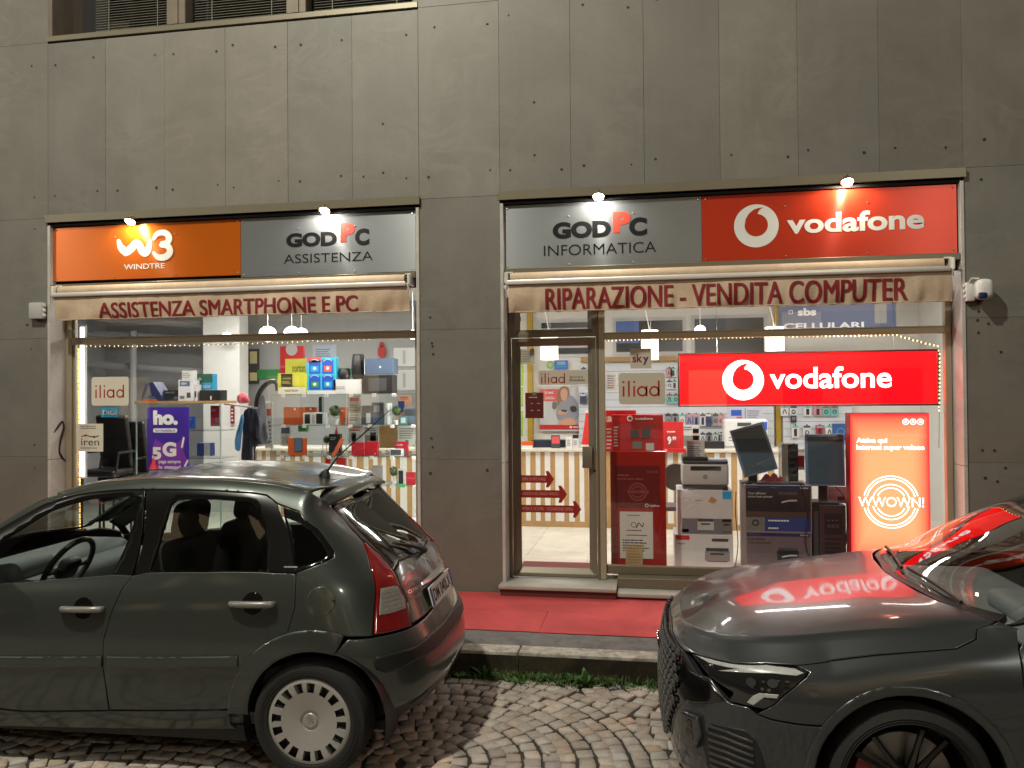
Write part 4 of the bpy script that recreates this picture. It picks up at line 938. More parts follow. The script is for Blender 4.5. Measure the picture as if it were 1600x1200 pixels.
for x in (x0+.35, x1-.35):
    q = MB(); q.tube([(x, Y+.05, z1), (x, Y+.05, 2.93)], .002, 5, GREYP); part(q, 'wire', GREYP, t)
def totemmat():
    m = bpy.data.materials.new('lit_orange_panel'); m.use_nodes = True; nt = m.node_tree; N, L = nt.nodes, nt.links; b = N['Principled BSDF']
    tc = N.new('ShaderNodeTexCoord'); sx = N.new('ShaderNodeSeparateXYZ'); L.new(tc.outputs['Generated'], sx.inputs[0])
    mx = N.new('ShaderNodeMath'); mx.operation = 'MULTIPLY_ADD'; mx.inputs[1].default_value = 2; mx.inputs[2].default_value = -1; L.new(sx.outputs[0], mx.inputs[0])
    mz = N.new('ShaderNodeMath'); mz.operation = 'MULTIPLY_ADD'; mz.inputs[1].default_value = 2; mz.inputs[2].default_value = -1; L.new(sx.outputs[2], mz.inputs[0])
    px = N.new('ShaderNodeMath'); px.operation = 'POWER'; px.inputs[1].default_value = 6; L.new(mx.outputs[0], px.inputs[0])
    pz = N.new('ShaderNodeMath'); pz.operation = 'POWER'; pz.inputs[1].default_value = 6; L.new(mz.outputs[0], pz.inputs[0])
    ad = N.new('ShaderNodeMath'); ad.operation = 'MAXIMUM'; L.new(px.outputs[0], ad.inputs[0]); L.new(pz.outputs[0], ad.inputs[1])
    cr = N.new('ShaderNodeValToRGB'); e = cr.color_ramp.elements; e[0].position = 0; e[0].color = (1.0, .27, .115, 1); e[1].position = .9; e[1].color = (1, .022, .026, 1); k = e.new(.25); k.color = (1, .17, .075, 1)
    L.new(ad.outputs[0], cr.inputs[0]); L.new(cr.outputs[0], b.inputs['Emission Color']); b.inputs['Emission Strength'].default_value = 2.2; b.inputs['Base Color'].default_value = (.3, .05, .03, 1)
    MATS['lit_orange_panel'] = m; return m
ORANGE_LIT = totemmat()
def wow_logo(q, u, w, F, m, d=.001):
    cx, cz = u(.5, .5); s = w/2
    for r, ww in ((.74, .022), (.66, .022), (.50, .02), (.40, .02)):
        for a0, a1 in ((14, 166), (194, 346)) if r > .45 else ((26, 154), (206, 334)): q.ring(cx, cz, r*s, ww*s*1.4, F, d, m, 40, a0, a1)
    vs, fs = textmesh('WWOWN!', .03); W_ = max(v[0] for v in vs); bx = s*1.76
    q.text('WWOWN!', cx-bx/2, cz-.14*s, cx+bx/2, cz+.14*s, F, d, m, .01)
    if m is WHITE_LIT: q.text('WWOWN!', cx-bx*.47, cz-.085*s, cx+bx*.47, cz+.085*s, F, d+.0008, ORANGE_LIT, -.012)
Y = .46; x0, z0 = at(1330, 872, Y); x1, z1 = at(1452, 645, Y); z0 = .40
t = thing('display_stand', 'tall glowing orange and red display stand with ring emblem in the window corner', 'illuminated sign', ((x0+x1)/2, Y, z0))
q = MB(); q.box(x0, x1, Y+.004, Y+.16, z0, z1, flat('stand_red', (170, 20, 24)), .004); part(q, 'case', None, t)
q = MB(); F = frame(Y); q.box(x0+.006, x1-.006, Y-.001, Y+.003, z0+.006, z1-.006, ORANGE_LIT); part(q, 'face', ORANGE_LIT, t)
q = MB()
for k in range(3):
    cx, cz = at(1415+k*11.5, 659, Y); r = .024; q.ring(cx, cz, r, .006, F, .002, WHITE_LIT, 20); q.disc(cx, cz, .011, F, .002, WHITE_LIT, 10)
for s, lb, rt in (('Attiva qui', (1338, 694), (1386, 684)), ('Internet super veloce', (1338, 705), (1444, 695))):
    xa, za = at(*lb, Y); xb, zb = at(*rt, Y); q.text(s, xa, za, xb, zb, F, .002, WHITE_LIT, .03)
part(q, 'lettering', WHITE_LIT, t); q = MB(); xa, za = at(1335, 838, Y); xb, zb = at(1450, 730, Y); u = lambda a, b: (xa+(xb-xa)*a, za+(zb-za)*b)
wow_logo(q, u, xb-xa, F, WHITE_LIT, .002); part(q, 'emblem', WHITE_LIT, t)
# the unlit twin by the door
PANR = mat('dark_red_panel', (.30, .012, .008), rough=.18, coat=.4, var=.25, scale=2); PAND = mat('deep_red_print', (.13, .008, .010), rough=.25, coat=.3); PANT = flat('rose_print', (175, 90, 85))
Y = .36; x0, z0 = at(955, 889, Y); x1, z1 = at(1040, 705, Y)
t = thing('display_stand', 'unlit dark red display stand beside the shop door with a paper notice taped on', 'display stand', ((x0+x1)/2, Y, z0))
q = MB(); q.box(x0, x1, Y, Y+.14, z0, z1, PANR, .004); part(q, 'case', PANR, t)
q = MB(); F = frame(Y); xa, za = at(962, 793, Y); xb, zb = at(1031, 728, Y); q.rect(xa, za, xb, zb, F, .001, PAND); u = lambda a, b: (xa+(xb-xa)*a, za+(zb-za)*b)
q.text('Attiva qui', *u(.04, .74), *u(.30, .80), F, .002, PANT, .02); q.text('Internet super veloce', *u(.04, .66), *u(.62, .71), F, .002, PANT, .02)
for k in range(3): q.ring(*u(.74+k*.09, .86), .010, .003, F, .002, PANT, 14)
ua = lambda a, b: u(.22+.56*a, .12+.52*b); wow_logo(q, ua, (xb-xa)*.55, F, PANT, .002)
q.ring(*u(.70, .06), .014, .005, F, .002, WHT, 18); q.text('vodafone', *u(.76, .03), *u(.98, .09), F, .002, WHT, .02); part(q, 'print', PAND, t)
def f(q, u, rc, tx, ln, F, w, h):
    ln(.22, .90, .78, .95, 1, GREYT); ln(.2, .58, .8, .62, 1, DARKT); q.ring(*u(.42, .72), .022, .005, F, .001, DARKT, 16); q.stroke([u(.5, .66), u(.58, .76), u(.68, .68), u(.72, .76)], .008, F, .001, DARKT, 5); rc(.2, .49, .82, .505, DARKT); ln(.08, .14, .92, .42, 5, DARKT)
sheet('notice', 'white paper notice taped to the unlit dark red display stand', 'notice', (969, 800, 1020, 872), .353, PAPER2, f)
def f(q, u, rc, tx, ln, F, w, h): ln(.1, .1, .9, .95, 7, BRN)
sheet('notice', 'small beige label stuck over the lower edge of the paper notice', 'label', (978, 853, 1004, 889), .348, flat('beige_label', (186, 166, 120)), f)

# ================================================================ hanging lamps and string lights
SHADE = mat('lit_shade', (.8, .78, .72), var=0, emit=(1, .90, .74), es=3.2); GLOBE = mat('lit_globe', (.8, .8, .8), var=0, emit=(1, .96, .90), es=3.2); CORD = mat('white_cord', (.6, .58, .54), rough=.5)
def pendant(px, y0, y1, w, Y, label):
    x, z0 = at(px, y1, Y); _, z1 = at(px, y0, Y); r = abs(at(px+w/2, y1, Y)[0]-x)
    t = thing('pendant_lamp', label, 'lamp', (x, Y, z0), group='cylindrical hanging lamps of the shop')
    q = MB(); q.lathe([(.02, z1), (r*.96, z1), (r*.98, z1-.01), (r, z0), (r*.9, z0), (0, z0+.01)], (x, Y, 0), 'z', 32); part(q, 'lamp_shade', SHADE, t)
    q = MB(); q.tube([(x, Y, z1), (x-.02, Y, z1+.1), (x-.06, Y, z1+.28), (x+.02, Y, z1+.45), (x, Y, 3.30)], .005, 6); q.tube([(x+.01, Y, z1), (x+.01, Y, 3.30)], .0015, 5); part(q, 'cord', CORD, t)
pendant(858.5, 519, 562, 27, 1.55, 'white cylinder lamp hanging behind the shop door'); pendant(1015.5, 516, 562, 27, 1.55, 'white cylinder lamp hanging behind the small square grey sticker'); pendant(1210.5, 511, 548, 30, 1.35, 'white cylinder lamp hanging above the red lightbox')
def globe(px, py, r_, Y, label):
    x, z = at(px, py, Y); r = abs(at(px+r_, py, Y)[0]-x)
    t = thing('globe_lamp', label, 'lamp', (x, Y, z-r), group='white globe lamps of the shop')
    q = MB(); q.lathe([(r*math.sin(a), z-r*.92*math.cos(a)) for a in np.linspace(0, math.pi, 18)], (x, Y, 0), 'z', 28); part(q, 'globe', GLOBE, t)
    q = MB(); q.tube([(x, Y, z+r*.9), (x, Y, 3.30)], .004, 6); part(q, 'cord', CORD, t)
globe(418.5, 522, 12.5, 2.6, 'globe lamp alone above the coats in the window'); globe(456, 521, 11.5, 2.5, 'globe lamp overlapping the smaller globe behind it'); globe(471, 522, 10, 3.1, 'smaller globe lamp half behind another globe'); globe(354.5, 527, 8, 3.3, 'small globe lamp in front of the white column'); globe(645, 523, 8, 2.6, 'globe lamp at the pillar edge of the left window'); globe(1094, 516, 9, 2.9, 'small round lamp above the left end of the red lightbox')
AMBER = mat('amber_bulb', (.8, .4, .1), var=0, emit=(1, .50, .10), es=5.0); AMBERW = mat('warm_bulb', (.8, .6, .3), var=0, emit=(1, .68, .28), es=4.0)
def string_light(pts, Y, step, label, m, r=.0045):
    P = [(at(x, y, Y)[0], Y, at(x, y, Y)[1]) for x, y in pts]
    t = thing('string_light', label, 'string light', P[0]); q = MB(); q.tube(P, .0022, 5); part(q, 'cord', mat('dark_cord', (.05, .04, .02)), t)
    me = None; k = 0; rest = 0.
    for a, b in zip(P[:-1], P[1:]):
        a, b = Vector(a), Vector(b); l = (b-a).length; s = rest
        while s < l and k < 100:
            p = a+(b-a)*(s/l)+Vector((0, random.uniform(-.003, .003), random.uniform(-.004, .004)))
            if me is None:
                q = MB(); q.lathe([(r*math.sin(c), -r*math.cos(c)*1.5) for c in np.linspace(0, math.pi, 5)], (0, 0, 0), 'z', 6); o = q.build('bulb', m, t); me = o.data
            else: o = bpy.data.objects.new('bulb', me); COL.objects.link(o); o.parent = t
            o.location = p-Vector(P[0]); k += 1; s += step
        rest = s-l
    return t
string_light([(945, 532), (1060, 529), (1200, 526), (1400, 523.5), (1412, 527), (1440, 535), (1465, 541), (1468, 552), (1468, 600), (1467, 700)], .285, .034, 'amber string light under the crossbar of the window with the red lightbox', AMBERW, .0055)
string_light([(944.5, 540), (943.5, 620), (944, 720), (946, 830)], .285, .026, 'thin amber string light down the post beside the shop door', AMBERW, .004)
string_light([(122.5, 546), (123.5, 640), (124.5, 740), (125, 835), (128, 850)], .282, .028, 'amber string light down the left frame of the window with the purple poster', AMBER, .0075)
string_light([(128, 541), (200, 541), (300, 539.5), (420, 536), (640, 527)], .285, .052, 'sparse amber string light under the crossbar of the window with the purple poster', AMBERW, .004)
TUBE = mat('lit_tube', (.8, .8, .8), var=0, emit=(.80, .88, 1.0), es=3.0)
x, zt = at(128.5, 511, .31); _, zb = at(128.5, 745, .31)
t = thing('strip_light', 'cold white light strip standing along the left frame of the window', 'lamp', (x, .31, zb)); q = MB(); q.box(x-.022, x+.022, .30, .318, zb, zt, TUBE, .004); part(q, 'tube', TUBE, t); q = MB(); q.box(x-.03, x+.03, .32, .345, zb-.02, zt+.02, GREYP, .004); part(q, 'housing', GREYP, t)
# ================================================================ goods and furniture inside
STRIPE_P = mat('pine_slat', (.42, .25, .10), rough=.5, var=.22, scale=14); STRIPE_W = mat('white_slat', (.70, .69, .66), rough=.5); TOPW = mat('counter_top', (.62, .58, .50), rough=.35)
BLKP = mat('black_goods', (.018, .018, .020), rough=.35, var=.2, scale=20); DGREY = mat('dark_grey_goods', (.055, .057, .062), rough=.4); LGREY = mat('light_grey_goods', (.45, .45, .44), rough=.45); WHTP = mat('white_carton', (.66, .65, .64), rough=.55, var=.05); SCREEN = mat('monitor_screen', (.075, .115, .155), rough=.12, coat=.3, var=.3, scale=2)
CLEAR = glassmat('cabinet_glass', (.93, .97, .96), .8); SLATE = flat('slate_box', (86, 104, 130), rough=.4); STEELP = mat('chrome_tube', (.55, .55, .55), rough=.25, metal=1)
YC = 2.80; ZC_ = 1.235
def counter(x0, x1, label, w0=.075):
    t = thing('counter', label, 'counter', ((x0+x1)/2, YC, ZF))
    q = MB(); q.box(x0-.02, x1+.02, YC-.03, YC+.55, ZC_-.04, ZC_, TOPW, .006); part(q, 'counter_top', TOPW, t)
    q = MB(); q.box(x0, x1, YC+.02, YC+.5, ZF+.002, ZC_-.04, STRIPE_P); q.box(x0, x1, YC, YC+.02, ZF+.002, ZF+.07, STRIPE_P); x = x0; i = 0
    while x < x1-.02:
        w = min(random.uniform(.055, .07), x1-x); wide = i % 9 == 4
        q.box(x, x+(w*1.6 if wide else w)-.001, YC, YC+.02, ZF+.071, ZC_-.04, STRIPE_P if i % 2 == 0 else STRIPE_W); x += w*1.6 if wide else w; i += 1
    part(q, 'front', STRIPE_P, t); return t
x0, _ = at(394, 700, YC); counter(x0, -2.2, 'counter with vertical pine and white slats behind the glass cabinet'); counter(-2.0, 1.62, 'counter with vertical pine and white slats seen through the shop door')

def item(name, label, cat, rect, Y, depth, m, deco=None, group=None, bev=.003, zb=None):
    x0, z0 = at(rect[0], rect[3], Y); x1, z1 = at(rect[2], rect[1], Y); q = MB()
    if zb is not None: z0 = zb
    q.box(x0, x1, Y, Y+depth, z0, z1, m, min(bev, (x1-x0)*.2))
    F = frame(Y); u = lambda a, b: (x0+(x1-x0)*a, z0+(z1-z0)*b)
    if not deco and name in ('carton', 'phone_carton', 'display_card'): deco = D(('r', .08, .06, .92, .10, GREYT), ('l', .12, .70, .70, .86, 2, LGREY), ('r', .55, .16, .88, .40, SLATE))
    if deco:
        deco(q, u, lambda a, b, c, d, mm, dd=.001: q.rect(*u(a, b), *u(c, d), F, dd, mm), lambda s, a, b, c, d, mm, bold=.01, dd=.0018: q.text(s, *u(a, b), *u(c, d), F, dd, mm, bold), lambda a, b, c, d, n, mm: q.lines(*u(a, b), *u(c, d), n, F, .0014, mm), F, x1-x0, z1-z0)
    return solo(q, name, m, label, cat, group)
D = lambda *ops: (lambda q, u, rc, tx, ln, F, w, h: [({'r': rc, 't': tx, 'l': ln}[o[0]])(*o[1:]) for o in ops])
z4 = lambda x0, y0, x1, y1: (350+x0/4.706, 500+y0/4.706, 350+x1/4.706, 500+y1/4.706)
# glass cabinet: shelves, panes and posts
YV = .78
xa, zt = at(425, 614, YV); xb = XA-.06
sh = [at(500, 500+y/4.706, YV)[1] for y in (545, 770, 997, 1205)]
t = thing('glass_cabinet', 'clear glass display cabinet with three shelves of phones and plants in the left window', 'cabinet', ((xa+xb)/2, YV, ZF))
for z in sh:
    q = MB(); q.box(xa, xb, YV-.04, YV+.36, z-.010, z, glassmat('shelf_glass', (.86, .94, .92), 1.0), .002)
    for k in range(7):
        xx = xa+.08+k*(xb-xa-.1)/7+random.uniform(0, .08); q.rect(xx, z-.028, xx+.042, z+.002, frame(YV-.042), .001, WHTP); q.lines(xx+.004, z-.024, xx+.038, z-.002, 2, frame(YV-.042), .002, DARKT if k % 3 else REDQ)
    part(q, 'shelf', None, t)
for fx in (360, 735, 905):
    x, _ = at(350+fx/4.706, 640, YV); q = MB(); q.box(x-.004, x+.004, YV-.036, YV-.030, ZF, sh[0]-.01, mat('glass_edge', (.30, .38, .37), rough=.15)); part(q, 'post', None, t)
q = MB(); q.rect(xa, ZF+.35, xb, sh[0]-.01, frame(YV-.038), 0, CLEAR); part(q, 'pane', CLEAR, t)
q = MB(); q.box(xa, xb, YV-.04, YV+.36, ZF, ZF+.35, WHTP, .004); part(q, 'plinth', WHTP, t)
S1, S2, S3, S4 = sh
LIME = flat('lime_card', (205, 205, 70)); LIMED = flat('lime_print', (120, 125, 30)); TURQ = flat('turquoise_card', (60, 190, 225)); BLUEB = flat('bright_blue', (20, 90, 200)); CORAL = flat('coral_card', (225, 90, 95)); item('display_card', 'tall red card display with a round pale cut-out on top of the glass cabinet', 'display', z4(412, 190, 585, 540), YV+.22, .03, REDQ, lambda q, u, rc, tx, ln, F, w, h: (q.disc(*u(.5, .93), .066, F, .002, LGREY, 32), rc(.0, .55, 1, .60, CORAL)), zb=S1)
item('software_box', 'lime yellow carton tray of software boxes at the left end of the cabinet top', 'box', z4(395, 390, 605, 540), YV, .14, LIME, D(('r', .02, .03, .98, .33, STW), ('t', 'norton', .25, .12, .72, .24, DARKT, .02), ('r', .12, .36, .52, .97, BLKP), ('r', .12, .36, .52, .44, YEL), ('t', 'norton', .18, .72, .46, .80, YEL, .02), ('r', .62, .40, .96, .80, YEL), ('l', .16, .50, .48, .64, 3, YEL)), zb=S1)
item('display_card', 'lime yellow header card behind the carton tray of software', 'display', z4(450, 283, 625, 392), YV+.15, .015, LIME, D(('t', 'norton', .30, .62, .84, .82, LIMED, .02), ('l', .1, .12, .9, .40, 2, LIMED)), zb=S1)
def blue(q, u, rc, tx, ln, F, w, h):
    rc(.0, .0, 1, .10, WHTP); rc(.02, .86, .5, 1, CORAL)
    for a in (.10, .54):
        for b in (.12, .55):
            rc(a, b, a+.38, b+.38, BLUEB); rc(a+.06, b+.06, a+.32, b+.22, GRN if (a, b) == (.10, .12) else (CORAL if (a, b) == (.54, .55) else CYAN), .002); q.disc(*u(a+.19, b+.15), .018, F, .003, WHT, 12); q.stroke([u(a+.05, b+.34), u(a+.18, b+.40), u(a+.33, b+.35)], .006, F, .003, WHT, 4)
item('blister_display', 'turquoise counter display holding four blue packs on the cabinet top', 'display', z4(605, 272, 822, 540), YV+.02, .08, TURQ, blue, zb=S1)
item('paper_sheet', 'pale grey printed sheet standing behind the turquoise display', 'paper', z4(650, 180, 826, 290), YV+.28, .006, flat('pale_blue_paper', (178, 184, 198)), D(('l', .15, .15, .85, .75, 4, GREYT)), zb=None)
item('carton', 'plain off-white carton under the two black speakers', 'box', z4(792, 436, 1012, 540), YV+.02, .22, WHTP, D(('l', .1, .30, .5, .55, 2, GREYT)), zb=S1)
def speaker(px, py0, py1, w, Y, label, bulge):
    x, z1 = at(px, py0, Y); z0 = at(px, py1, Y)[1]; r = abs(at(px+w/2, py1, Y)[0]-x); q = MB(); h = z1-z0
    q.lathe([(0, z0), (r*.86, z0), (r*.94, z0+h*.06), (r*bulge, z0+h*.5), (r*.92, z0+h*.9), (r*.84, z1), (r*.6, z1-.004), (0, z1-.006)], (x, Y+r, 0), 'z', 32, BLKP)
    for k in range(1, 9): q.lathe([(r*1.005*(.9+.1*math.sin(math.pi*k/9)), z0+h*k/9), (r*1.0*(.9+.1*math.sin(math.pi*k/9)), z0+h*k/9+.002)], (x, Y+r, 0), 'z', 32, DGREY)
    solo(q, 'speaker', BLKP, label, 'speaker')
speaker(350+871/4.706, 500+356/4.706, 500+436/4.706, 18, YV+.03, 'short round black speaker on the white carton', 1.05); speaker(350+970/4.706, 500+250/4.706, 500+436/4.706, 20, YV+.03, 'tall black barrel speaker on the white carton', 1.06)
item('carton', 'black device carton at the right of the cabinet top, under the blue grey one', 'box', z4(1020, 404, 1238, 540), YV, .16, BLKP, D(('r', .2, .15, .8, .85, DGREY)), zb=S1)
item('carton', 'blue grey laptop carton lying on the black device carton', 'box', z4(1032, 280, 1244, 404), YV, .16, SLATE, lambda q, u, rc, tx, ln, F, w, h: (q.disc(*u(.55, .45), .012, F, .001, WHT, 14), rc(.0, .0, .02, 1, WHTP)), zb=at(500, 500+403/4.706, YV)[1])
item('carton', 'small white carton between the tall speaker and the blue grey carton', 'box', z4(1005, 320, 1034, 436), YV+.1, .08, WHTP, zb=at(500, 500+436/4.706, YV)[1])
ORB = flat('orange_carton', (205, 88, 36))
item('phone_carton', 'orange gift carton with a white dot, left on the upper shelf', 'box', z4(437, 640, 582, 768), YV+.06, .05, ORB, lambda q, u, rc, tx, ln, F, w, h: q.disc(*u(.58, .88), .012, F, .001, WHT, 12), zb=S2)
item('phone_carton', 'orange gift carton half hidden behind the framed devices', 'box', z4(584, 640, 672, 740), YV+.16, .05, ORB, lambda q, u, rc, tx, ln, F, w, h: q.disc(*u(.6, .88), .012, F, .001, WHT, 12), zb=S2)
item('device_stand', 'white framed stand of small black devices on the upper shelf', 'stand', z4(580, 680, 755, 768), YV, .06, WHTP, D(('r', .08, .08, .30, .86, BLKP), ('r', .38, .08, .50, .80, LGREY), ('r', .56, .08, .86, .90, BLKP)), zb=S2)
item('device', 'slim black device standing behind the framed stand', 'gadget', z4(694, 565, 724, 690), YV+.12, .04, BLKP, D(('r', .2, .5, .8, .9, DGREY)), zb=None, bev=.01)
def topiary(px, py, r_, Y, zb, label, pot=True):
    x, z = at(px, py, Y); r = abs(at(px+r_, py, Y)[0]-x); rnd = random.Random(int(px)); q = MB(); TG = mat('box_leaf', (.06, .10, .03), rough=.7, var=.5, scale=60)
    for i in range(260):
        a, b = rnd.uniform(0, 6.28), math.acos(rnd.uniform(-1, 1)); d = Vector((math.cos(a)*math.sin(b), math.sin(a)*math.sin(b), math.cos(b))); c = Vector((x, Y+.05, z))+d*r*rnd.uniform(.72, 1.02); s = r*.16
        u = d.orthogonal().normalized()*s; v = d.cross(u).normalized()*s*.6; n = d*rnd.uniform(-.5, .5)*s
        q.add([c-u-v+n, c+u-v-n, c+u+v+n, c-u+v-n], [(0, 1, 2, 3)], TG)
    q.tube([(x, Y+.05, z-r*.7), (x, Y+.05, zb+.02)], .004, 6, BRN)
    if pot: q.lathe([(0, zb), (r*.55, zb), (r*.75, zb+r*.9), (r*.68, zb+r*.9), (0, zb+r*.8)], (x, Y+.05, 0), 'z', 20, WHTP)
    solo(q, 'topiary', None, label, 'plant', None)
topiary(350+800/4.706, 500+668/4.706, 8.5, YV, S2, 'small round green plant in a patterned white pot on the upper shelf'); topiary(350+1258/4.706, 500+665/4.706, 7.5, YV, S2, 'small round plant in a white pot near the right end of the upper shelf'); topiary(350+1237/4.706, 500+1115/4.706, 7, YV, S4, 'dark round plant ball on the lowest cabinet shelf'); topiary(350+740/4.706, 500+880/4.706, 5.5, YV+.1, S3, 'tiny dark plant ball beside the tall black box on the middle shelf')
item('display_card', 'leaning orange card right of the patterned plant pot', 'display', z4(850, 640, 905, 768), YV+.08, .03, ORB, zb=S2); item('leaflet', 'pale leaflet with red heading standing on the upper shelf', 'leaflet', z4(915, 555, 1005, 760), YV+.2, .006, PAPER2, D(('l', .15, .1, .85, .7, 7, GREYT), ('r', .15, .80, .85, .92, CORAL)), zb=S2)
item('phone_carton', 'dark phone carton next to the pale leaflet', 'box', z4(1010, 630, 1080, 762), YV+.14, .05, DGREY, D(('r', .5, .05, .95, .6, LGREY)), zb=S2); item('phone_carton', 'grey phone carton with a square print in the middle of the upper shelf', 'box', z4(1085, 605, 1172, 762), YV+.20, .04, SLATE, D(('r', .2, .55, .7, .85, LGREY)), zb=S2)
q = MB(); x, z = at(350+1215/4.706, 500+612/4.706, YV+.1); q.lathe([(0, S2), (.028, S2), (.030, z-.01), (.026, z), (0, z)], (x, YV+.1, 0), 'z', 24, WHTP); solo(q, 'device', WHTP, 'slim white cylinder behind the right-hand potted plant', 'gadget')
item('leaflet', 'orange and blue printed card at the right of the upper shelf', 'leaflet', z4(1280, 555, 1375, 680), YV+.24, .006, flat('peach_card', (222, 160, 130)), D(('r', 0, .4, .5, .8, BLUEP), ('l', .2, .85, .9, .97, 2, REDQ), ('r', .55, .3, 1, .5, ORG)), zb=S2); item('device', 'dark grey device with an angled top at the right end of the upper shelf', 'gadget', z4(1318, 645, 1415, 768), YV+.05, .12, flat('steel_blue', (92, 105, 118)), D(('r', .1, .5, .9, .9, DGREY)), zb=S2)
item('phone_carton', 'small teal and white carton low at the right end of the upper shelf', 'box', z4(1290, 706, 1345, 768), YV, .04, flat('teal_print', (70, 120, 125)), D(('r', .2, .2, .8, .8, LGREY)), zb=S2)
item('leaflet', 'white leaflet leaning at the left of the middle shelf', 'leaflet', z4(414, 780, 488, 925), YV+.22, .006, PAPER2, D(('l', .15, .1, .85, .55, 6, GREYT), ('r', .1, .62, .9, .92, SLATE)), zb=None)
item('gift_bag', 'small green bag lying on the middle shelf', 'bag', z4(540, 770, 612, 822), YV+.24, .06, GRN, None, bev=.012)
def phone_card(label, rect, m, ph, zb, r=0):
    def f(q, u, rc, tx, ln, F, w, h): rc(*ph, DGREY, .008); rc(ph[0]+.03, ph[1]+.03, ph[2]-.03, ph[3]-.03, SLATE, .009)
    item('phone_display', label, 'display', rect, YV+.02, .02, m, f, zb=zb)
phone_card('orange card with a grey phone mounted on it, on the middle shelf', z4(470, 868, 606, 995), ORB, (.36, .22, .80, 1.02), S3)
item('phone_carton', 'tall black box under the little red cone on the middle shelf', 'box', z4(770, 838, 856, 990), YV+.10, .05, BLKP, None, zb=S3)
q = MB(); x, z0 = at(350+826/4.706, 500+836/4.706, YV+.12); q.lathe([(0, z0), (.020, z0), (.008, z0+.05), (0, z0+.085)], (x, YV+.125, 0), 'z', 14, REDQ); solo(q, 'paper_cone', REDQ, 'little red felt cone on the tall black box', 'decoration')
q = MB(); x0, _ = at(350+790/4.706, 700, YV); x1, z1 = at(350+872/4.706, 500+872/4.706, YV); q.add([(x0, YV, S3), (x0+.035, YV, S3), (x1, YV+.03, z1-.005), (x1-.035, YV+.03, z1), (x0, YV+.02, S3), (x0+.035, YV+.02, S3), (x1, YV+.05, z1-.005), (x1-.035, YV+.05, z1)], [(0, 1, 2, 3), (7, 6, 5, 4), (0, 4, 5, 1), (1, 5, 6, 2), (2, 6, 7, 3), (3, 7, 4, 0)], ORB); solo(q, 'phone_display', ORB, 'orange phone stand leaning diagonally on the tall black box', 'stand')
RC = flat('red_carton', (176, 28, 42), rough=.4)
item('phone_carton', 'wide red phone carton on the middle shelf, left of its seam', 'box', z4(937, 900, 1032, 1000), YV, .05, RC, lambda q, u, rc, tx, ln, F, w, h: q.stroke([u(.1, .8), u(.95, .5)], .003, F, .001, CORAL, 3), zb=S3); item('phone_carton', 'red phone carton touching the wide red one on its other side', 'box', z4(1036, 892, 1130, 1000), YV+.01, .05, RC, lambda q, u, rc, tx, ln, F, w, h: q.disc(*u(.8, .15), .006, F, .001, WHT, 10), zb=S3)
item('magazine', 'magazine with red and grey cover behind the red cartons', 'magazine', z4(915, 775, 1028, 905), YV+.26, .008, PAPER2, D(('r', .05, .05, .95, .5, LGREY), ('l', .1, .65, .9, .95, 2, REDQ), ('r', .2, .1, .5, .6, GREYT)), zb=None); item('magazine', 'black and white photo magazine beside the brown board', 'magazine', z4(1032, 783, 1138, 925), YV+.26, .008, LGREY, D(('r', .05, .05, .95, .55, GREYT), ('r', .4, .1, .8, .7, DGREY), ('l', .1, .75, .9, .95, 2, BLKP)), zb=None)
item('board', 'plain brown cardboard sheet behind the middle shelf', 'board', z4(1142, 778, 1275, 942), YV+.27, .01, BRN, D(('r', .66, .6, .74, .95, GREYT)), zb=None); item('paper_sheet', 'white printed sheet at the right end behind the middle shelf', 'paper', z4(1278, 775, 1410, 930), YV+.26, .006, PAPER2, D(('l', .1, .35, .9, .9, 5, GREYT), ('r', .4, .05, .6, .3, SLATE)), zb=None)
item('phone_carton', 'red phone carton standing behind the lying grey phone', 'box', z4(1255, 895, 1348, 992), YV+.08, .05, RC, None, zb=S3)
q = MB(); x0, _ = at(350+1225/4.706, 700, YV); x1, z1 = at(350+1322/4.706, 500+946/4.706, YV); q.box(x0, x1, YV-.03, YV+.01, S3+.001, z1, LGREY, .006, 2); q.rect(x0+.01, S3+.012, x1-.02, z1-.008, frame(YV-.03), .001, DGREY); solo(q, 'phone', LGREY, 'grey phone lying in front of a red carton on the middle shelf', 'phone')
q = MB(); x, _ = at(350+1190/4.706, 700, YV)
for k in range(4): q.tube([(x+.022*(1-k*.2)*math.cos(a), YV+.02+.022*(1-k*.2)*math.sin(a), S3+.008+k*.014) for a in np.linspace(0, 6.28, 14)[:-1]], .005, 6, DGREY if k % 2 else LGREY, closed=True)
solo(q, 'coil', None, 'little coil of rings stacked on the middle shelf', 'gadget')
item('leaflet', 'red and white leaflet standing on the lowest cabinet shelf', 'leaflet', z4(745, 1012, 905, 1132), YV+.05, .006, REDQ, D(('r', .25, .75, .5, 1, LGREY), ('t', 'Vodafone', .1, .52, .85, .66, WHT, .02), ('r', 0, 0, 1, .42, WHTP), ('l', .1, .1, .9, .35, 2, GREYT)), zb=S4)
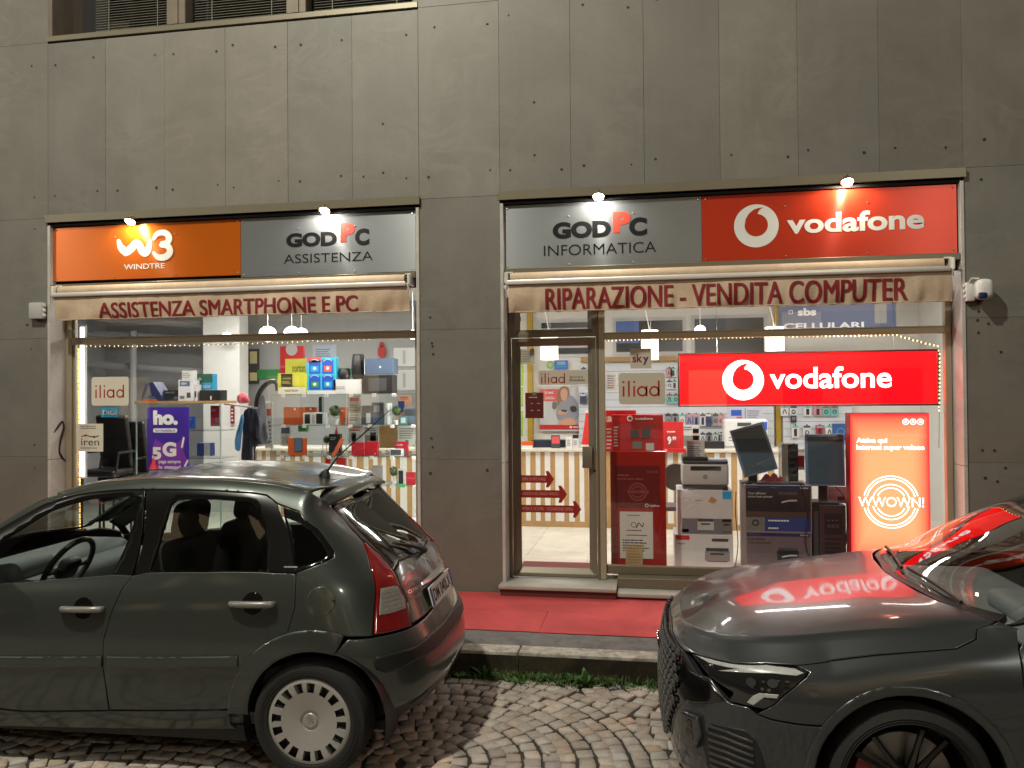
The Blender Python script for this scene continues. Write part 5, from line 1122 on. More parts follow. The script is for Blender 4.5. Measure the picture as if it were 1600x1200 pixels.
item('phone_carton', 'small black carton left on the lowest cabinet shelf', 'box', z4(650, 1070, 732, 1110), YV+.03, .06, BLKP, None, zb=S4); item('phone_carton', 'small red carton left of the grey phone card on the lowest shelf', 'box', z4(1036, 1118, 1086, 1175), YV+.02, .04, RC, None, zb=S4); item('phone_carton', 'grey numbered phone card on the lowest cabinet shelf', 'box', z4(1086, 1070, 1162, 1175), YV+.03, .03, flat('warm_grey_card', (150, 142, 140)), D(('t', '35', .2, .12, .6, .36, WHT, .03)), zb=S4); item('phone', 'black phone propped on its pale card beside the last red carton', 'phone', z4(1276, 1096, 1336, 1195), YV+.02, .02, LGREY, D(('r', .12, .06, .70, .9, BLKP)), zb=S4); item('phone_carton', 'last red carton at the right end of the lowest shelf', 'box', z4(1338, 1120, 1402, 1195), YV+.02, .04, RC, D(('r', 0, .5, 1, .53, CORAL)), zb=S4); item('price_tag', 'green price tag on the lowest cabinet shelf', 'tag', z4(1268, 1204, 1330, 1230), YV-.05, .004, GRN, None)

# left shelf, chairs, coats
z3 = lambda x0, y0, x1, y1: (60+x0/4.706, 500+y0/4.706, 60+x1/4.706, 500+y1/4.706)
YL = .95; x0, zs = at(60+715/4.706, 500+598/4.706, YL); x1, _ = at(60+1345/4.706, 628, YL)
t = thing('glass_cabinet', 'glass cabinet with a wooden top behind the purple poster', 'cabinet', ((x0+x1)/2, YL, ZF))
q = MB(); q.box(x0, x1, YL-.03, YL+.33, zs-.03, zs, STRIPE_P, .004); part(q, 'top', STRIPE_P, t)
q = MB(); q.rect(x0+.02, ZF+.1, x1-.02, zs-.03, frame(YL), 0, CLEAR); part(q, 'pane', CLEAR, t)
for x in (x0+.01, x0+.30, x0+.62, x1-.01):
    q = MB(); q.box(x-.006, x+.006, YL-.006, YL+.006, ZF, zs-.03, mat('glass_edge')); part(q, 'post', None, t)
for z in (zs-.32, zs-.62):
    q = MB(); q.box(x0+.01, x1-.01, YL+.01, YL+.32, z-.008, z, glassmat('shelf_glass')); part(q, 'shelf', None, t)
q = MB(); xa_, za_ = at(60+760/4.706, 627, YL); xb_, zb_2 = at(60+915/4.706, 500+455/4.706, YL); q.prism([(xa_, zs+.001), (xb_, zs+.001), (xb_-.02, zs+.06), ((xa_+xb_)/2+.01, zb_2), (xa_+.04, zb_2-.02), (xa_, zs+.05)], frame(YL), -.18, 0, flat('navy_carton', (40, 48, 95))); q.prism([(xa_+.03, zs+.05), (xa_+.09, zb_2-.03), (xa_+.12, zs+.06)], frame(YL), 0, .002, GREYT); q.rect(xa_+.01, zs+.004, xb_-.07, zs+.022, frame(YL), .002, ORG); q.rect(xa_+.02, zs+.022, xb_-.09, zs+.05, frame(YL), .002, SLATE)
solo(q, 'tablet_stand', None, 'navy tent-shaped tablet stand at the left end of the wooden shelf', 'stand')
item('carton', 'low black carton between the navy stand and the white cartons', 'box', z3(918, 515, 1065, 598), YL+.08, .12, BLKP, None, zb=zs); item('carton', 'white patterned carton with a dark label in the middle of the wooden shelf', 'box', z3(1028, 440, 1142, 598), YL, .12, WHTP, D(('r', .1, .70, .75, .95, SLATE), ('t', 'NEW', .2, .77, .55, .88, WHT, .02), ('r', .1, .1, .4, .25, GREYT), ('r', .55, .15, .8, .4, DGREY)), zb=zs); item('carton', 'white box behind and above the patterned white carton', 'box', z3(1055, 372, 1138, 440), YL+.05, .08, WHTP, D(('l', .1, .2, .8, .8, 3, GREYT)), zb=None)
item('carton', 'small white carton with a dark figure, right of the patterned one', 'box', z3(1142, 475, 1170, 598), YL+.02, .08, WHTP, D(('r', .2, .2, .7, .6, BLUEP)), zb=zs); item('carton', 'green and blue printed carton at the back of the wooden shelf', 'box', z3(1146, 395, 1280, 515), YL+.16, .1, CYAN, D(('r', 0, .45, 1, 1, flat('deep_green', (30, 95, 70))), ('t', 'tab', .1, .6, .4, .8, WHT), ('r', .05, .05, .4, .3, WHTP), ('t', 'NEW', .5, .1, .9, .3, WHT)), zb=None); item('carton', 'long black device carton with a white stripe on the right of the wooden shelf', 'box', z3(1185, 515, 1338, 598), YL+.02, .14, BLKP, D(('r', .52, .1, .58, .45, WHT)), zb=zs)
item('display_card', 'leaning red card inside the wooden-topped cabinet', 'display', z3(1265, 630, 1330, 780), YL+.12, .02, STR, None); item('display_card', 'blue card inside the wooden-topped cabinet beside the poster', 'display', z3(1105, 710, 1150, 800), YL+.1, .02, BLUEB, None); item('carton', 'blue and white carton low in the wooden-topped cabinet', 'box', z3(1165, 905, 1262, 1000), YL+.1, .1, BLUEP, D(('r', .55, 0, 1, 1, LGREY)), zb=None)
def chair(px, py0, py1, label, Y):                           # folded office chair backs seen end-on
    x, z1 = at(px, py0, Y); q = MB(); t = thing('office_chair', label, 'chair', (x, Y, ZF), group='black chairs behind the left display window')
    q.box(x-.20, x+.20, -.02, .05, 0, .62, BLKP, .03, 3, Matrix.Translation((0, Y+.12, z1-.64))@Matrix.Rotation(R(10), 4, 'X')); part(q, 'backrest', BLKP, t)
    q = MB(); q.box(x-.22, x+.22, Y-.25, Y+.16, z1-.72, z1-.64, BLKP, .03, 3); part(q, 'seat', BLKP, t)
    for s in (-.2, .2):
        q = MB(); q.tube([(x+s, Y-.22, ZF), (x+s, Y-.2, z1-.70)], .014, 8); part(q, 'leg', BLKP, t)
        q = MB(); q.tube([(x+s, Y+.16, ZF), (x+s, Y+.14, z1-.70)], .014, 8); part(q, 'leg', BLKP, t)
        q = MB(); q.tube([(x+s*1.1, Y+.12, z1-.45), (x+s*1.1, Y-.16, z1-.45), (x+s*1.1, Y-.2, z1-.66)], .016, 8); part(q, 'armrest', BLKP, t)
chair(172, 645, 750, 'black office chair nearest the cream sticker, half behind the cream notice', 1.3); chair(199, 655, 750, 'black office chair beside the purple poster', 1.5)
q = MB(); x, z = at(244, 714, .58); z0 = at(244, 733, .58)[1]; q.lathe([(0, z0), (.045, z0), (.018, z0+.07), (0, z+.01)], (x-.03, .58, 0), 'z', 14, REDQ); solo(q, 'paper_cone', REDQ, 'red felt cone at the foot of the purple poster', 'decoration')
CO = mat('navy_coat', (.008, .011, .028), rough=.9, bump=.4, bscale=40); PINK = flat('pink_cloth', (225, 105, 120), rough=.9); LBLUE = flat('light_blue_cloth', (70, 130, 180), rough=.9); CHECK = mat('grey_check', (.11, .12, .14), rough=.9, var=.9, scale=60)
def cloth(name, label, cat, pts, Y, m, th=.07, seed=1):
    P = spline([at(350+x/4.706, 500+y/4.706, Y) for x, y in pts], 6, True); cx = sum(p[0] for p in P)/len(P); cz = sum(p[1] for p in P)/len(P); q = MB(); vs = []; n = len(P); rnd = random.Random(seed); ph = rnd.uniform(0, 6)
    for s, d in ((1.0, th*.5), (.93, .012), (.6, -.012), (.25, -.02)):
        for i, p in enumerate(P): x, z = cx+(p[0]-cx)*s, cz+(p[1]-cz)*s; vs.append((x, Y+d+.018*math.sin(x*70+ph)*(1 if s < 1 else 0), z))
    vs.append((cx, Y-.02, cz)); fs = [(l*n+i, l*n+(i+1) % n, (l+1)*n+(i+1) % n, (l+1)*n+i) for l in range(3) for i in range(n)]+[(3*n+i, 3*n+(i+1) % n, 4*n) for i in range(n)]+[tuple(range(n))[::-1]]
    q.add(vs, fs, m, smooth=True); solo(q, name, m, label, cat)
YK = 1.9
cloth('coat', 'long navy coat hanging on the rack between column and glass cabinet', 'coat', [(150, 650), (215, 640), (255, 700), (275, 860), (310, 910), (215, 930), (200, 1060), (118, 1060), (120, 900), (138, 760)], YK, CO, .16)
cloth('scarf', 'pale blue scarf hanging at the left of the navy coat', 'scarf', [(118, 700), (140, 720), (122, 860), (112, 950), (92, 965), (74, 930), (92, 820)], YK-.06, LBLUE, .05, 2); cloth('jacket', 'pink jacket crumpled on top of the coat rack', 'jacket', [(85, 560), (125, 535), (160, 555), (180, 600), (140, 612), (92, 608)], YK-.08, PINK, .08, 3); cloth('bag', 'black and grey patterned bag hanging on the rack', 'bag', [(238, 640), (275, 550), (300, 650), (305, 720), (325, 880), (262, 905), (250, 760)], YK-.1, CHECK, .08, 4)
q = MB(); P = [(at(350+x/4.706, 500+y/4.706, YK-.05)) for x, y in ((236, 640), (250, 560), (290, 490), (340, 455), (385, 460), (398, 520))]; q.tube([(a, YK-.05, b) for a, b in spline(P, 6)], .03, 10, BLKP); solo(q, 'hoop', BLKP, 'thick black arched hoop behind the coats', 'hoop')
q = MB(); xa_, za_ = at(350+60/4.706, 500+605/4.706, YK); xb_, zb_2 = at(350+300/4.706, 500+655/4.706, YK); q.tube([(xa_-.1, YK, za_-.02), (xb_, YK, zb_2)], .010, 8, STEELP); q.tube([(xa_+.25, YK+.02, za_-.04), (xa_+.25, YK+.02, ZF)], .014, 8, STEELP); q.tube([(xa_, YK+.02, ZF+.01), (xa_+.5, YK+.02, ZF+.01)], .014, 8, STEELP); solo(q, 'coat_rack', STEELP, 'thin metal coat rack holding the coats beside the column', 'coat rack')
item('poster', 'white poster with faded red and black print left of the glass cabinet', 'poster', (414, 628, 427, 700), 2.2, .006, PAPER2, D(('r', .2, .70, .8, .85, STR), ('l', .1, .1, .9, .6, 6, DARKT)))
item('poster', 'small dark red sign on the column beside the coats', 'sign', (360, 634, 366, 662), 3.46, .01, flat('wine', (120, 30, 40)), D(('l', .2, .1, .8, .9, 4, WHT)))
q = MB(); xa_, za_ = at(591, 559, 4.36); xb_, zb_2 = at(603, 538, 4.36); F = frame(4.36); q.prism(rrect(xa_, za_, xb_, zb_2-.02, .06), F, 0, .012, STR); q.disc((xa_+xb_)/2, zb_2-.0, .04, F, .012, STR, 16); solo(q, 'wall_sign', STR, 'small dull red figure-shaped sign on the grey back wall', 'sign')
for i, (y0, y1) in enumerate(((543, 573), (578, 610))):
    item('electric_panel', ['upper grey cupboard door on the wall behind the cabinet right end', 'lower grey cupboard door on the wall behind the cabinet right end'][i], 'cupboard', (615, y0, 651, y1), 3.4, .2, mat('cupboard_grey', (.24, .25, .24), rough=.5), D(('r', .40, .15, .52, .85, GREYT)))

# ---------------------------------------------------------------- white end of the shop
item('advert_poster', 'large advertising poster of a woman with a phone on the white wall behind the door', 'poster', (843, 603, 905, 674), 4.34, .008, flat('poster_ground', (205, 206, 206)), None)
def woman():
    Y = 4.332; F = frame(Y); q = MB(); P = lambda *l: [at(770+x/5.333, 470+y/5.333, Y) for x, y in l]; SK = flat('print_skin', (215, 165, 140)); HA = flat('print_hair', (150, 115, 85)); SW = flat('print_sweater', (150, 152, 165)); D2 = .0
    q.prism(P((388, 735), (545, 735), (545, 835), (425, 835), (388, 800)), F, 0, .001, CORAL)
    q.text('27,90€', *P((432, 780))[0], *P((505, 755))[0], F, .002, WHT, .03); q.lines(*P((440, 822))[0], *P((520, 795))[0], 2, F, .002, WHT)
    q.rect(*P((388, 1070))[0], *P((720, 1033))[0], F, .001, REDQ); q.disc(*P((650, 1052))[0], .018, F, .002, WHT, 14); q.rect(*P((668, 1058))[0], *P((712, 1048))[0], F, .002, WHT)
    q.prism(spline(P((545, 905), (535, 830), (545, 745), (590, 712), (632, 730), (640, 800), (650, 850), (600, 900), (565, 930)), 5, True), F, .001, .0018, HA)
    q.prism(spline(P((565, 790), (570, 745), (600, 730), (622, 755), (620, 800), (598, 832), (578, 825)), 5, True), F, .002, .003, SK)
    q.prism(spline(P((560, 850), (600, 830), (645, 790), (690, 820), (715, 900), (690, 1000), (600, 1010), (545, 990), (530, 930)), 5, True), F, .0005, .0023, SW)
    q.prism(spline(P((540, 930), (560, 912), (610, 915), (625, 930), (600, 945), (555, 948)), 4, True), F, .003, .004, SK); q.prism(P((575, 905), (620, 912), (612, 928), (570, 920)), F, .004, .005, DARKT)
    q.prism(spline(P((560, 1000), (640, 975), (690, 1000), (690, 1032), (560, 1032)), 4, True), F, .003, .004, SK); q.prism(spline(P((650, 880), (690, 880), (700, 915), (670, 930), (645, 910)), 4, True), F, .003, .004, DARKT)
    q.prism(rrect(*P((495, 905))[0], *P((532, 840))[0], .03), F, 0, .001, GREYT)
    o = bpy.data.objects[[k.name for k in bpy.data.objects if k.name.startswith('advert_poster')][0]]; r = q.build('print', WHT, o, org=tuple(o.location))
woman()
item('wall_card', 'blue card next to a green ring, high on the white wall behind the door', 'card', (866, 563, 887, 577), 4.34, .01, flat('sky_blue_card', (60, 120, 215)), D(('r', .1, .2, .9, .4, CYAN), ('l', .2, .5, .9, .9, 2, WHT)))
q = MB(); cx, cz = at(860, 570, 4.34); q.ring(cx, cz, .045, .022, frame(4.34), .004, flat('lime_ring', (130, 200, 60)), 28); solo(q, 'wall_sticker', None, 'lime green ring sticker on the white wall behind the door', 'sticker')
LG = flat('fresh_green', (140, 190, 60))
for i, (y0, y1) in enumerate(((545, 603), (605, 635), (642, 681))): item('green_board', ['topmost green board at the left edge of the door glass', 'middle green board at the left edge of the door glass', 'lowest green board at the left edge of the door glass'][i], 'board', (806, y0, 817, y1), 4.0, .02, LG)
item('wall_card', 'small dark card high beside the yellow post', 'card', (809, 495, 814, 502), 4.0, .01, DGREY); item('wall_card', 'small red card high beside the yellow post', 'card', (808, 505, 813, 515), 4.0, .01, CORAL)
def cone(px, y0, y1, w, Y, label):
    x, z1 = at(px, y0, Y); z0 = ZC_; r = abs(at(px+w/2, y1, Y)[0]-x); t = thing('cone_hat', label, 'decoration', (x, Y, z0)); q = MB(); q.lathe([(0, z0+.03), (r*.96, z0+.03), (r*.55, z0+(z1-z0)*.55), (.015, z1), (0, z1)], (x, Y, 0), 'z', 28); part(q, 'hat', flat('felt_red', (215, 40, 32), rough=.9), t)
    q = MB(); q.lathe([(r, z0), (r*1.02, z0+.02), (r, z0+.045), (0, z0+.05)], (x, Y, 0), 'z', 28); part(q, 'brim', WHTP, t); q = MB(); q.lathe([(.018*math.sin(a), z1+.008-.018*math.cos(a)) for a in np.linspace(0, math.pi, 8)], (x, Y, 0), 'z', 12); part(q, 'bobble', WHTP, t)
cone(917, 645, 696, 20, 2.9, 'red felt cone hat standing on the counter behind the door')
item('tablet', 'pink and grey tablet propped on the counter behind the door', 'tablet', (861, 680, 875, 694), 2.85, .02, DGREY, D(('r', .1, .35, .95, .9, CORAL)), zb=ZC_); item('carton', 'white phone carton on the counter, left of the black topped one', 'box', (884, 683, 894, 697), 2.85, .06, WHTP, D(('l', .2, .2, .8, .8, 4, GREYT)), zb=ZC_); item('carton', 'white phone carton with black top on the counter beside the red cone', 'box', (895, 679, 904, 697), 2.87, .06, WHTP, D(('r', 0, .72, 1, 1, BLKP), ('l', .2, .2, .8, .6, 3, GREYT)), zb=ZC_)
item('tray', 'low navy and black tray along the counter behind the door', 'tray', (830, 688, 884, 697), 3.0, .2, flat('navy_tray', (30, 36, 60)), D(('r', .55, .1, .95, .9, BLKP)), zb=ZC_); item('leaflet', 'red and white leaflet lying at the left of the counter', 'leaflet', (815, 690, 832, 696), 2.85, .1, ORG, D(('r', 0, 0, 1, .4, WHTP)), zb=ZC_)
# wall display with hanging packs
SLW = mat('slat_wall', (.60, .63, .68), rough=.5); SLG = mat('slat_groove', (.30, .32, .36), rough=.6)
def slatwall(x0p, x1p, y0p, y1p, label):
    xa, zb = at(x0p, y1p, 4.25); xb, zt = at(x1p, y0p, 4.25); q = MB(); q.box(xa, xb, 4.25, 4.29, zb, zt, SLW); z = zb+.07
    while z < zt: q.box(xa+.002, xb-.002, 4.2485, 4.2499, z, z+.008, SLG); z += .10
    return solo(q, 'slat_wall', SLW, label, 'wall display')
slatwall(905, 1208, 568, 700, 'pale slatted display wall behind counter and red lightbox'); slatwall(1224, 1330, 560, 702, 'pale slatted display wall right of the second yellow post')
PK = [WHTP, flat('pack_white', (220, 220, 224)), flat('pack_grey', (150, 152, 160)), flat('pack_lilac', (160, 155, 195)), flat('pack_teal', (120, 190, 185)), flat('pack_navy', (60, 70, 115)), flat('pack_black', (40, 40, 46)), flat('pack_pink', (220, 150, 160)), flat('pack_red', (190, 50, 52))]
PN = ['white', 'off-white', 'grey', 'lilac', 'teal', 'navy', 'black', 'pink', 'red']; NTH = 'first second third fourth fifth sixth seventh eighth ninth tenth eleventh twelfth thirteenth fourteenth'.split()
def packs(row, Y, y, h, spec, w, where):
    rnd = random.Random(row)
    for i, (px, c) in enumerate(spec):
        rows = rnd.choice((0, 1, 2))
        def f(q, u, rc, tx, ln, F, W_, H):
            k = PK[6] if c != 6 else PK[2]
            rc(.08, .78, .92, .95, PK[(c+4) % 9]); q.disc(*u(.5, .99), .012, F, .002, PK[6], 8)
            if rows == 0: q.ring(*u(.5, .42), W_*.22, W_*.12, F, .003, k, 14)
            elif rows == 1: rc(.30, .12, .70, .70, k, .003)
            else: q.stroke([u(.25, .2), u(.5, .65), u(.75, .2), u(.6, .55)], W_*.12, F, .003, k, 4)
        item('hanging_pack', '%s pack hanging %s from left in the %s' % (PN[c], NTH[i], where), 'pack', (px-w/2, y, px+w/2, y+h), Y, .025, PK[c], f, group='packs hanging on the shop wall')
packs(1, 4.20, 574, 15, [(912, 1), (923, 0), (1046, 7), (1052, 0)], 9, 'top row behind the stickers'); packs(2, 4.20, 594, 14, [(924, 5), (936, 2), (1046, 1), (1054, 0)], 9.5, 'second row behind the stickers'); packs(3, 4.20, 615, 16, [(911, 5), (924, 1), (1046, 4), (1056, 4)], 10, 'third row behind the stickers')
packs(4, 4.20, 646, 20, [(1044, 2), (1055, 2), (1066, 0), (1077, 3), (1088, 3), (1098, 1), (1107, 5), (1118, 2), (1127, 7)], 9.5, 'long row under the red lightbox'); packs(5, 4.20, 676, 16, [(1098, 1), (1108, 2), (1118, 0), (1127, 6)], 9, 'low row beside the white machine')
packs(6, 4.20, 634, 16, [(1226, 0), (1240, 1), (1262, 0), (1278, 7), (1291, 4), (1304, 4)], 12, 'row under the right end of the lightbox'); packs(7, 4.20, 664, 20, [(1243, 0), (1261, 1), (1281, 8), (1296, 0)], 12, 'row above the upright monitor'); packs(8, 4.20, 646, 14, [(1240, 6)], 9, 'gap between the two right rows')
item('carton', 'wide blue carton hanging behind the top of the upright monitor', 'box', (1301, 662, 1326, 688), 4.18, .06, flat('royal_blue', (48, 90, 160)), lambda q, u, rc, tx, ln, F, w, h: q.ring(*u(.5, .5), .05, .012, F, .002, CYAN, 20))
item('paper_sheet', 'pale notice taped beside the door post inside the shop', 'notice', (947, 583, 964, 610), 1.0, .004, PAPER2, D(('l', .15, .1, .85, .9, 6, GREYT)))
item('paper_sheet', 'double sheet with small pictures on the wall below the red lightbox', 'paper', (1137, 637, 1192, 660), 3.9, .006, flat('sheet_lilac', (205, 205, 228)), D(('r', .10, .45, .40, .85, BLUEB), ('r', .25, .2, .42, .4, CORAL), ('r', .49, .02, .51, .98, GREYT), ('l', .56, .15, .95, .85, 5, GREYT)))
item('machine', 'white machine on the counter behind the tilted monitor', 'appliance', (1132, 655, 1200, 700), 3.1, .3, WHTP, D(('r', .3, .75, .62, .88, DGREY), ('r', .88, .62, .98, .9, BLUEB), ('l', .1, .2, .5, .4, 2, GREYT)), zb=ZC_, bev=.02)
item('magazine', 'black and white advertising stand beside the price display', 'leaflet', (1067, 664, 1093, 700), 2.9, .02, LGREY, D(('r', 0, .1, 1, .55, GREYT), ('r', .6, .35, .95, .8, flat('print_face', (190, 150, 130))), ('r', .6, .65, .95, .85, BLKP), ('l', .05, .75, .6, .95, 2, DARKT)), zb=ZC_)
item('leaflet', 'dark tray with clear packs on the counter beside the white machine', 'tray', (1100, 690, 1132, 700), 2.9, .15, BLKP, None, zb=ZC_)
item('wall_sign', 'wide slate blue sign above the crossbar at the right, lettered CELLULARI', 'sign', (1217, 474, 1400, 516), 3.0, .03, flat('slate_sign', (64, 74, 104)), lambda q, u, rc, tx, ln, F, w, h: (tx('sbs', .165, .58, .325, .90, LGREY, .04), q.ring(*u(.105, .74), .028, .010, F, .002, LGREY, 4, 45, 405), tx("CELLULARI", .04, .02, .73, .28, LGREY, .03), rc(.82, .2, .92, 1, GREYT)))

# goods in the right display window
VOD = flat('display_red', (206, 34, 40), rough=.35); WIN = flat('display_window', (186, 60, 66), rough=.15)
def f(q, u, rc, tx, ln, F, w, h):
    rc(.16, .02, .90, .78, WIN); rc(.36, .36, .52, .58, DGREY, .006); rc(.58, .36, .75, .62, DGREY, .006); rc(.40, .06, .58, .26, GREYT, .006); rc(.66, .02, .82, .22, LGREY, .006); q.ring(*u(.35, .90), .022, .010, F, .002, WHT, 18); tx('vodafone', .44, .855, .80, .935, WHT, .03); ln(.03, .1, .13, .7, 7, WHT)
item('phone_display', 'red cardboard phone display with a clear window standing on the unlit red stand', 'display', (957, 648, 1036, 706), .40, .10, VOD, f, zb=at(990, 705, .36)[1])
item('display_card', 'red header card behind the phone display beside the door post', 'display', (947, 641, 994, 706), .62, .02, VOD, D(('t', 'USA', .03, .72, .20, .86, WHT, .03), ('t', 'VODAFONE', .28, .74, .92, .86, WHT, .02), ('l', .02, .05, .2, .6, 6, WHT)), zb=None)
item('price_display', 'red price card reading 9.99 standing on the counter edge', 'display', (1036, 659, 1068, 703), 2.6, .02, VOD, D(('r', .12, .05, .68, .55, STR), ('t', '9', .22, .20, .40, .48, WHT, .04), ('t', '.99', .42, .34, .64, .48, WHT, .03), ('l', .2, .60, .7, .7, 1, WHT)), zb=None)
item('shelf_strip', 'red strip along the counter edge below the price card', 'strip', (1036, 701, 1072, 707), 2.58, .03, VOD, lambda q, u, rc, tx, ln, F, w, h: q.ring(*u(.12, .5), .012, .006, F, .001, WHT, 12))
YB = .58
def stackbox(label, rect, deco, m, depth=.40, Y=YB, zb=None): return item('printer_carton', label, 'box', rect, Y, depth, m, deco, zb=zb, bev=.004)
MAUVE = mat('faded_white_carton', (.58, .54, .54), rough=.55, var=.08); NAVYB = flat('carton_navy', (34, 42, 92)); DKB = flat('carton_dark', (34, 32, 36)); MIDB = flat('carton_blue', (44, 66, 128))
def prn(q, rc, a, b, w, h, body, top): rc(a, b, a+w, b+h*.75, body, .0025); rc(a+w*.04, b+h*.75, a+w*.96, b+h, top, .003); rc(a+w*.22, b+h*.48, a+w*.78, b+h*.60, BLKP, .0035); rc(a+w*.1, b-h*.06, a+w*.9, b, top, .002)
def f(q, u, rc, tx, ln, F, w, h):
    rc(.03, .85, .26, .97, REDQ); q.text('CANON', *u(.06, .885), *u(.22, .94), F, .002, CORAL, .02); ln(.06, .72, .20, .76, 1, GREYT); rc(.64, .82, .92, .90, DGREY); prn(q, rc, .52, .28, .42, .36, flat('printer_mauve', (150, 132, 134)), DGREY)
stackbox('faded white printer carton with a red corner label, bottom of its stack', (1054, 836.5, 1145.5, 891), f, MAUVE, zb=.27)
def f(q, u, rc, tx, ln, F, w, h):
    rc(.01, .38, .34, .98, MAUVE); rc(.82, .80, .98, .97, CYAN); q.prism([u(.56, .74), u(.62, .86), u(.72, .78), u(.66, .70)], F, 0, .002, flat('tape_tan', (190, 140, 80))); rc(.08, .02, .98, .36, flat('photo_grey', (122, 118, 126))); prn(q, rc, .36, .10, .30, .26, LGREY, DGREY); prn(q, rc, .80, .08, .18, .28, GREYT, BLKP); rc(.08, .05, .2, .12, NAVYB); q.stroke([u(.08, .74), u(.2, .80), u(.10, .70)], .006, F, .002, WHT, 3); ln(.32, .75, .46, .78, 1, GREYT)
stackbox('faded white printer carton with a small blue corner label, under the printer', (1059, 766, 1144.5, 836), f, MAUVE, zb=at(1100, 835.5, YB)[1])
def bro(big):
    def f(q, u, rc, tx, ln, F, w, h):
        rc(.02, .90 if not big else .92, .98, .985, NAVYB); tx('brother', .83, .925, .95, .965, WHT, .02); ln(.03, .93, .2, .97, 1, SLATE)
        if big: rc(.02, .32, .98, .92, DKB); rc(.02, .32, .98, .44, flat('photo_brown', (80, 62, 54)), .0014); rc(.02, .03, .30, .32, GREYT); rc(.30, .03, .98, .32, MIDB); tx('Your efficient', .05, .80, .32, .85, LGREY, .015); tx('mono laser printer', .05, .72, .42, .78, LGREY, .015); q.ring(*u(.16, .2), .025, .012, F, .002, BLKP, 12); ln(.35, .22, .66, .29, 1, WHT); ln(.35, .06, .56, .13, 1, WHT)
        else: rc(.02, .02, .98, .90, flat('photo_mauve', (112, 94, 98))); tx('Your efficient', .05, .80, .30, .86, DARKT, .015); tx('mono laser printer', .05, .70, .40, .77, DARKT, .015)
        b = .44 if big else .20; rc(.48, b, .80, b+.36, BLKP, .003); rc(.50, b+.36, .78, b+.42, DGREY, .003); q.stroke([u(.56, b+.20), u(.66, b+.235), u(.77, b+.24)], .014, F, .004, LGREY, 5)
    return f
BROC = flat('carton_rim', (150, 128, 124))
stackbox('dark printer carton with a blue upper band, bottom of the stack under keyboard and mouse', (1165, 833, 1268.5, 892), bro(False), BROC, .42, zb=.27); stackbox('dark printer carton with a blue strip of icons, carrying keyboard and mouse', (1164, 758.5, 1268.5, 832.5), bro(True), BROC, .42, zb=at(1200, 832, YB)[1])
# printer on the carton
t = thing('printer', 'light grey laser printer with a black lid standing on the carton stack', 'printer', (.5, YB, at(1100, 765, YB)[1]))
x0, z0 = at(1066, 765.5, YB); x1, z1 = at(1138.5, 714, YB); h = z1-z0; w = x1-x0
q = MB(); q.box(x0, x1, YB, YB+.34, z0+h*.14, z0+h*.80, LGREY, .02, 3); q.box(x0+.01, x1-.01, YB+.01, YB+.32, z0, z0+h*.15, DGREY, .005); part(q, 'body', LGREY, t)
q = MB(); q.box(x0+.005, x1-.005, YB-.006, YB+.33, z0+h*.80, z0+h*.88, DGREY, .008, 2); q.box(x0+.005, x0+w*.56, YB, YB+.32, z0+h*.88, z1, BLKP, .008, 2); part(q, 'lid', BLKP, t)
q = MB(); q.box(x0+w*.58, x1-.01, YB-.004, YB+.14, z0+h*.86, z0+h*.93, flat('panel_blue', (165, 175, 200)), .004); part(q, 'control_panel', None, t)
q = MB(); q.box(x0+w*.18, x1-w*.16, YB-.002, YB+.02, z0+h*.58, z0+h*.72, BLKP, .003); part(q, 'paper_slot', BLKP, t)
q = MB(); F = frame(YB); cx, cz = x0+w*.5, z0+h*.40; q.disc(cx, cz, .021, F, .002, GREYT, 24); q.text('hp', cx-.010, cz-.012, cx+.010, cz+.012, F, .003, LGREY, .02, slant=.25); part(q, 'emblem', None, t)
q = MB()
for s in (.12, .86): q.box(x0+w*s, x0+w*s+.05, YB-.003, YB+.01, z0, z0+h*.10, BLKP, .003)
part(q, 'feet', BLKP, t)
item('leaflet', 'white price sheet standing on the printer lid', 'paper', (1072.5, 688, 1101, 715), YB+.05, .006, PAPER2, D(('l', .1, .78, .9, .95, 2, CORAL), ('l', .1, .1, .9, .70, 5, SLATE)), zb=None)
def mon_frame(q, c, w, h, roll, Y, yaw=0.):
    M = Matrix.Translation((c[0], Y, c[1]))@Matrix.Rotation(yaw, 4, 'Z')@Matrix.Rotation(roll, 4, 'Y'); return M
MBL = flat('bezel_blue_grey', (118, 145, 176), rough=.35, metal=.2)
def monitor(label, quad, Y, base_z, yaw):
    P = [Vector((*at(*p, Y),)) for p in quad]; c = sum(P, Vector((0, 0)))/4; ex = ((P[1]-P[0])+(P[2]-P[3]))/2; ez = ((P[0]-P[3])+(P[1]-P[2]))/2; roll = -math.atan2(ex.y, ex.x); w, h = ex.length, ez.length
    M = Matrix.Translation((c.x, Y, c.y))@Matrix.Rotation(roll, 4, 'Y'); t = thing('monitor', label, 'monitor', (c.x, Y, base_z))
    q = MB(); q.box(-w/2, w/2, .0, .035, -h/2, h/2, MBL, .006, 2, M); q.box(-w*.3, w*.3, .035, .08, -h*.3, h*.3, BLKP, .02, 2, M); part(q, 'bezel', MBL, t)
    q = MB(); q.box(-w/2+.022, w/2-.022, -.002, .0, -h/2+.022, h/2-.022, SCREEN, 0, 1, M); part(q, 'screen', SCREEN, t)
    q = MB(); q.box(c.x-.04, c.x+.04, Y+.09, Y+.13, base_z, c.y-.02, BLKP, .008); q.box(c.x-.12, c.x+.12, Y-.02, Y+.18, base_z, base_z+.018, BLKP, .008); part(q, 'stand', BLKP, t)
zc1 = at(1200, 759, YB)[1]
monitor('tilted flat monitor with blue grey bezel leaning above the keyboard', [(1136, 673), (1188, 662), (1220.5, 729), (1167.5, 747.5)], YB+.14, zc1, 0); 
zpc = at(1300, 789, YB)[1]
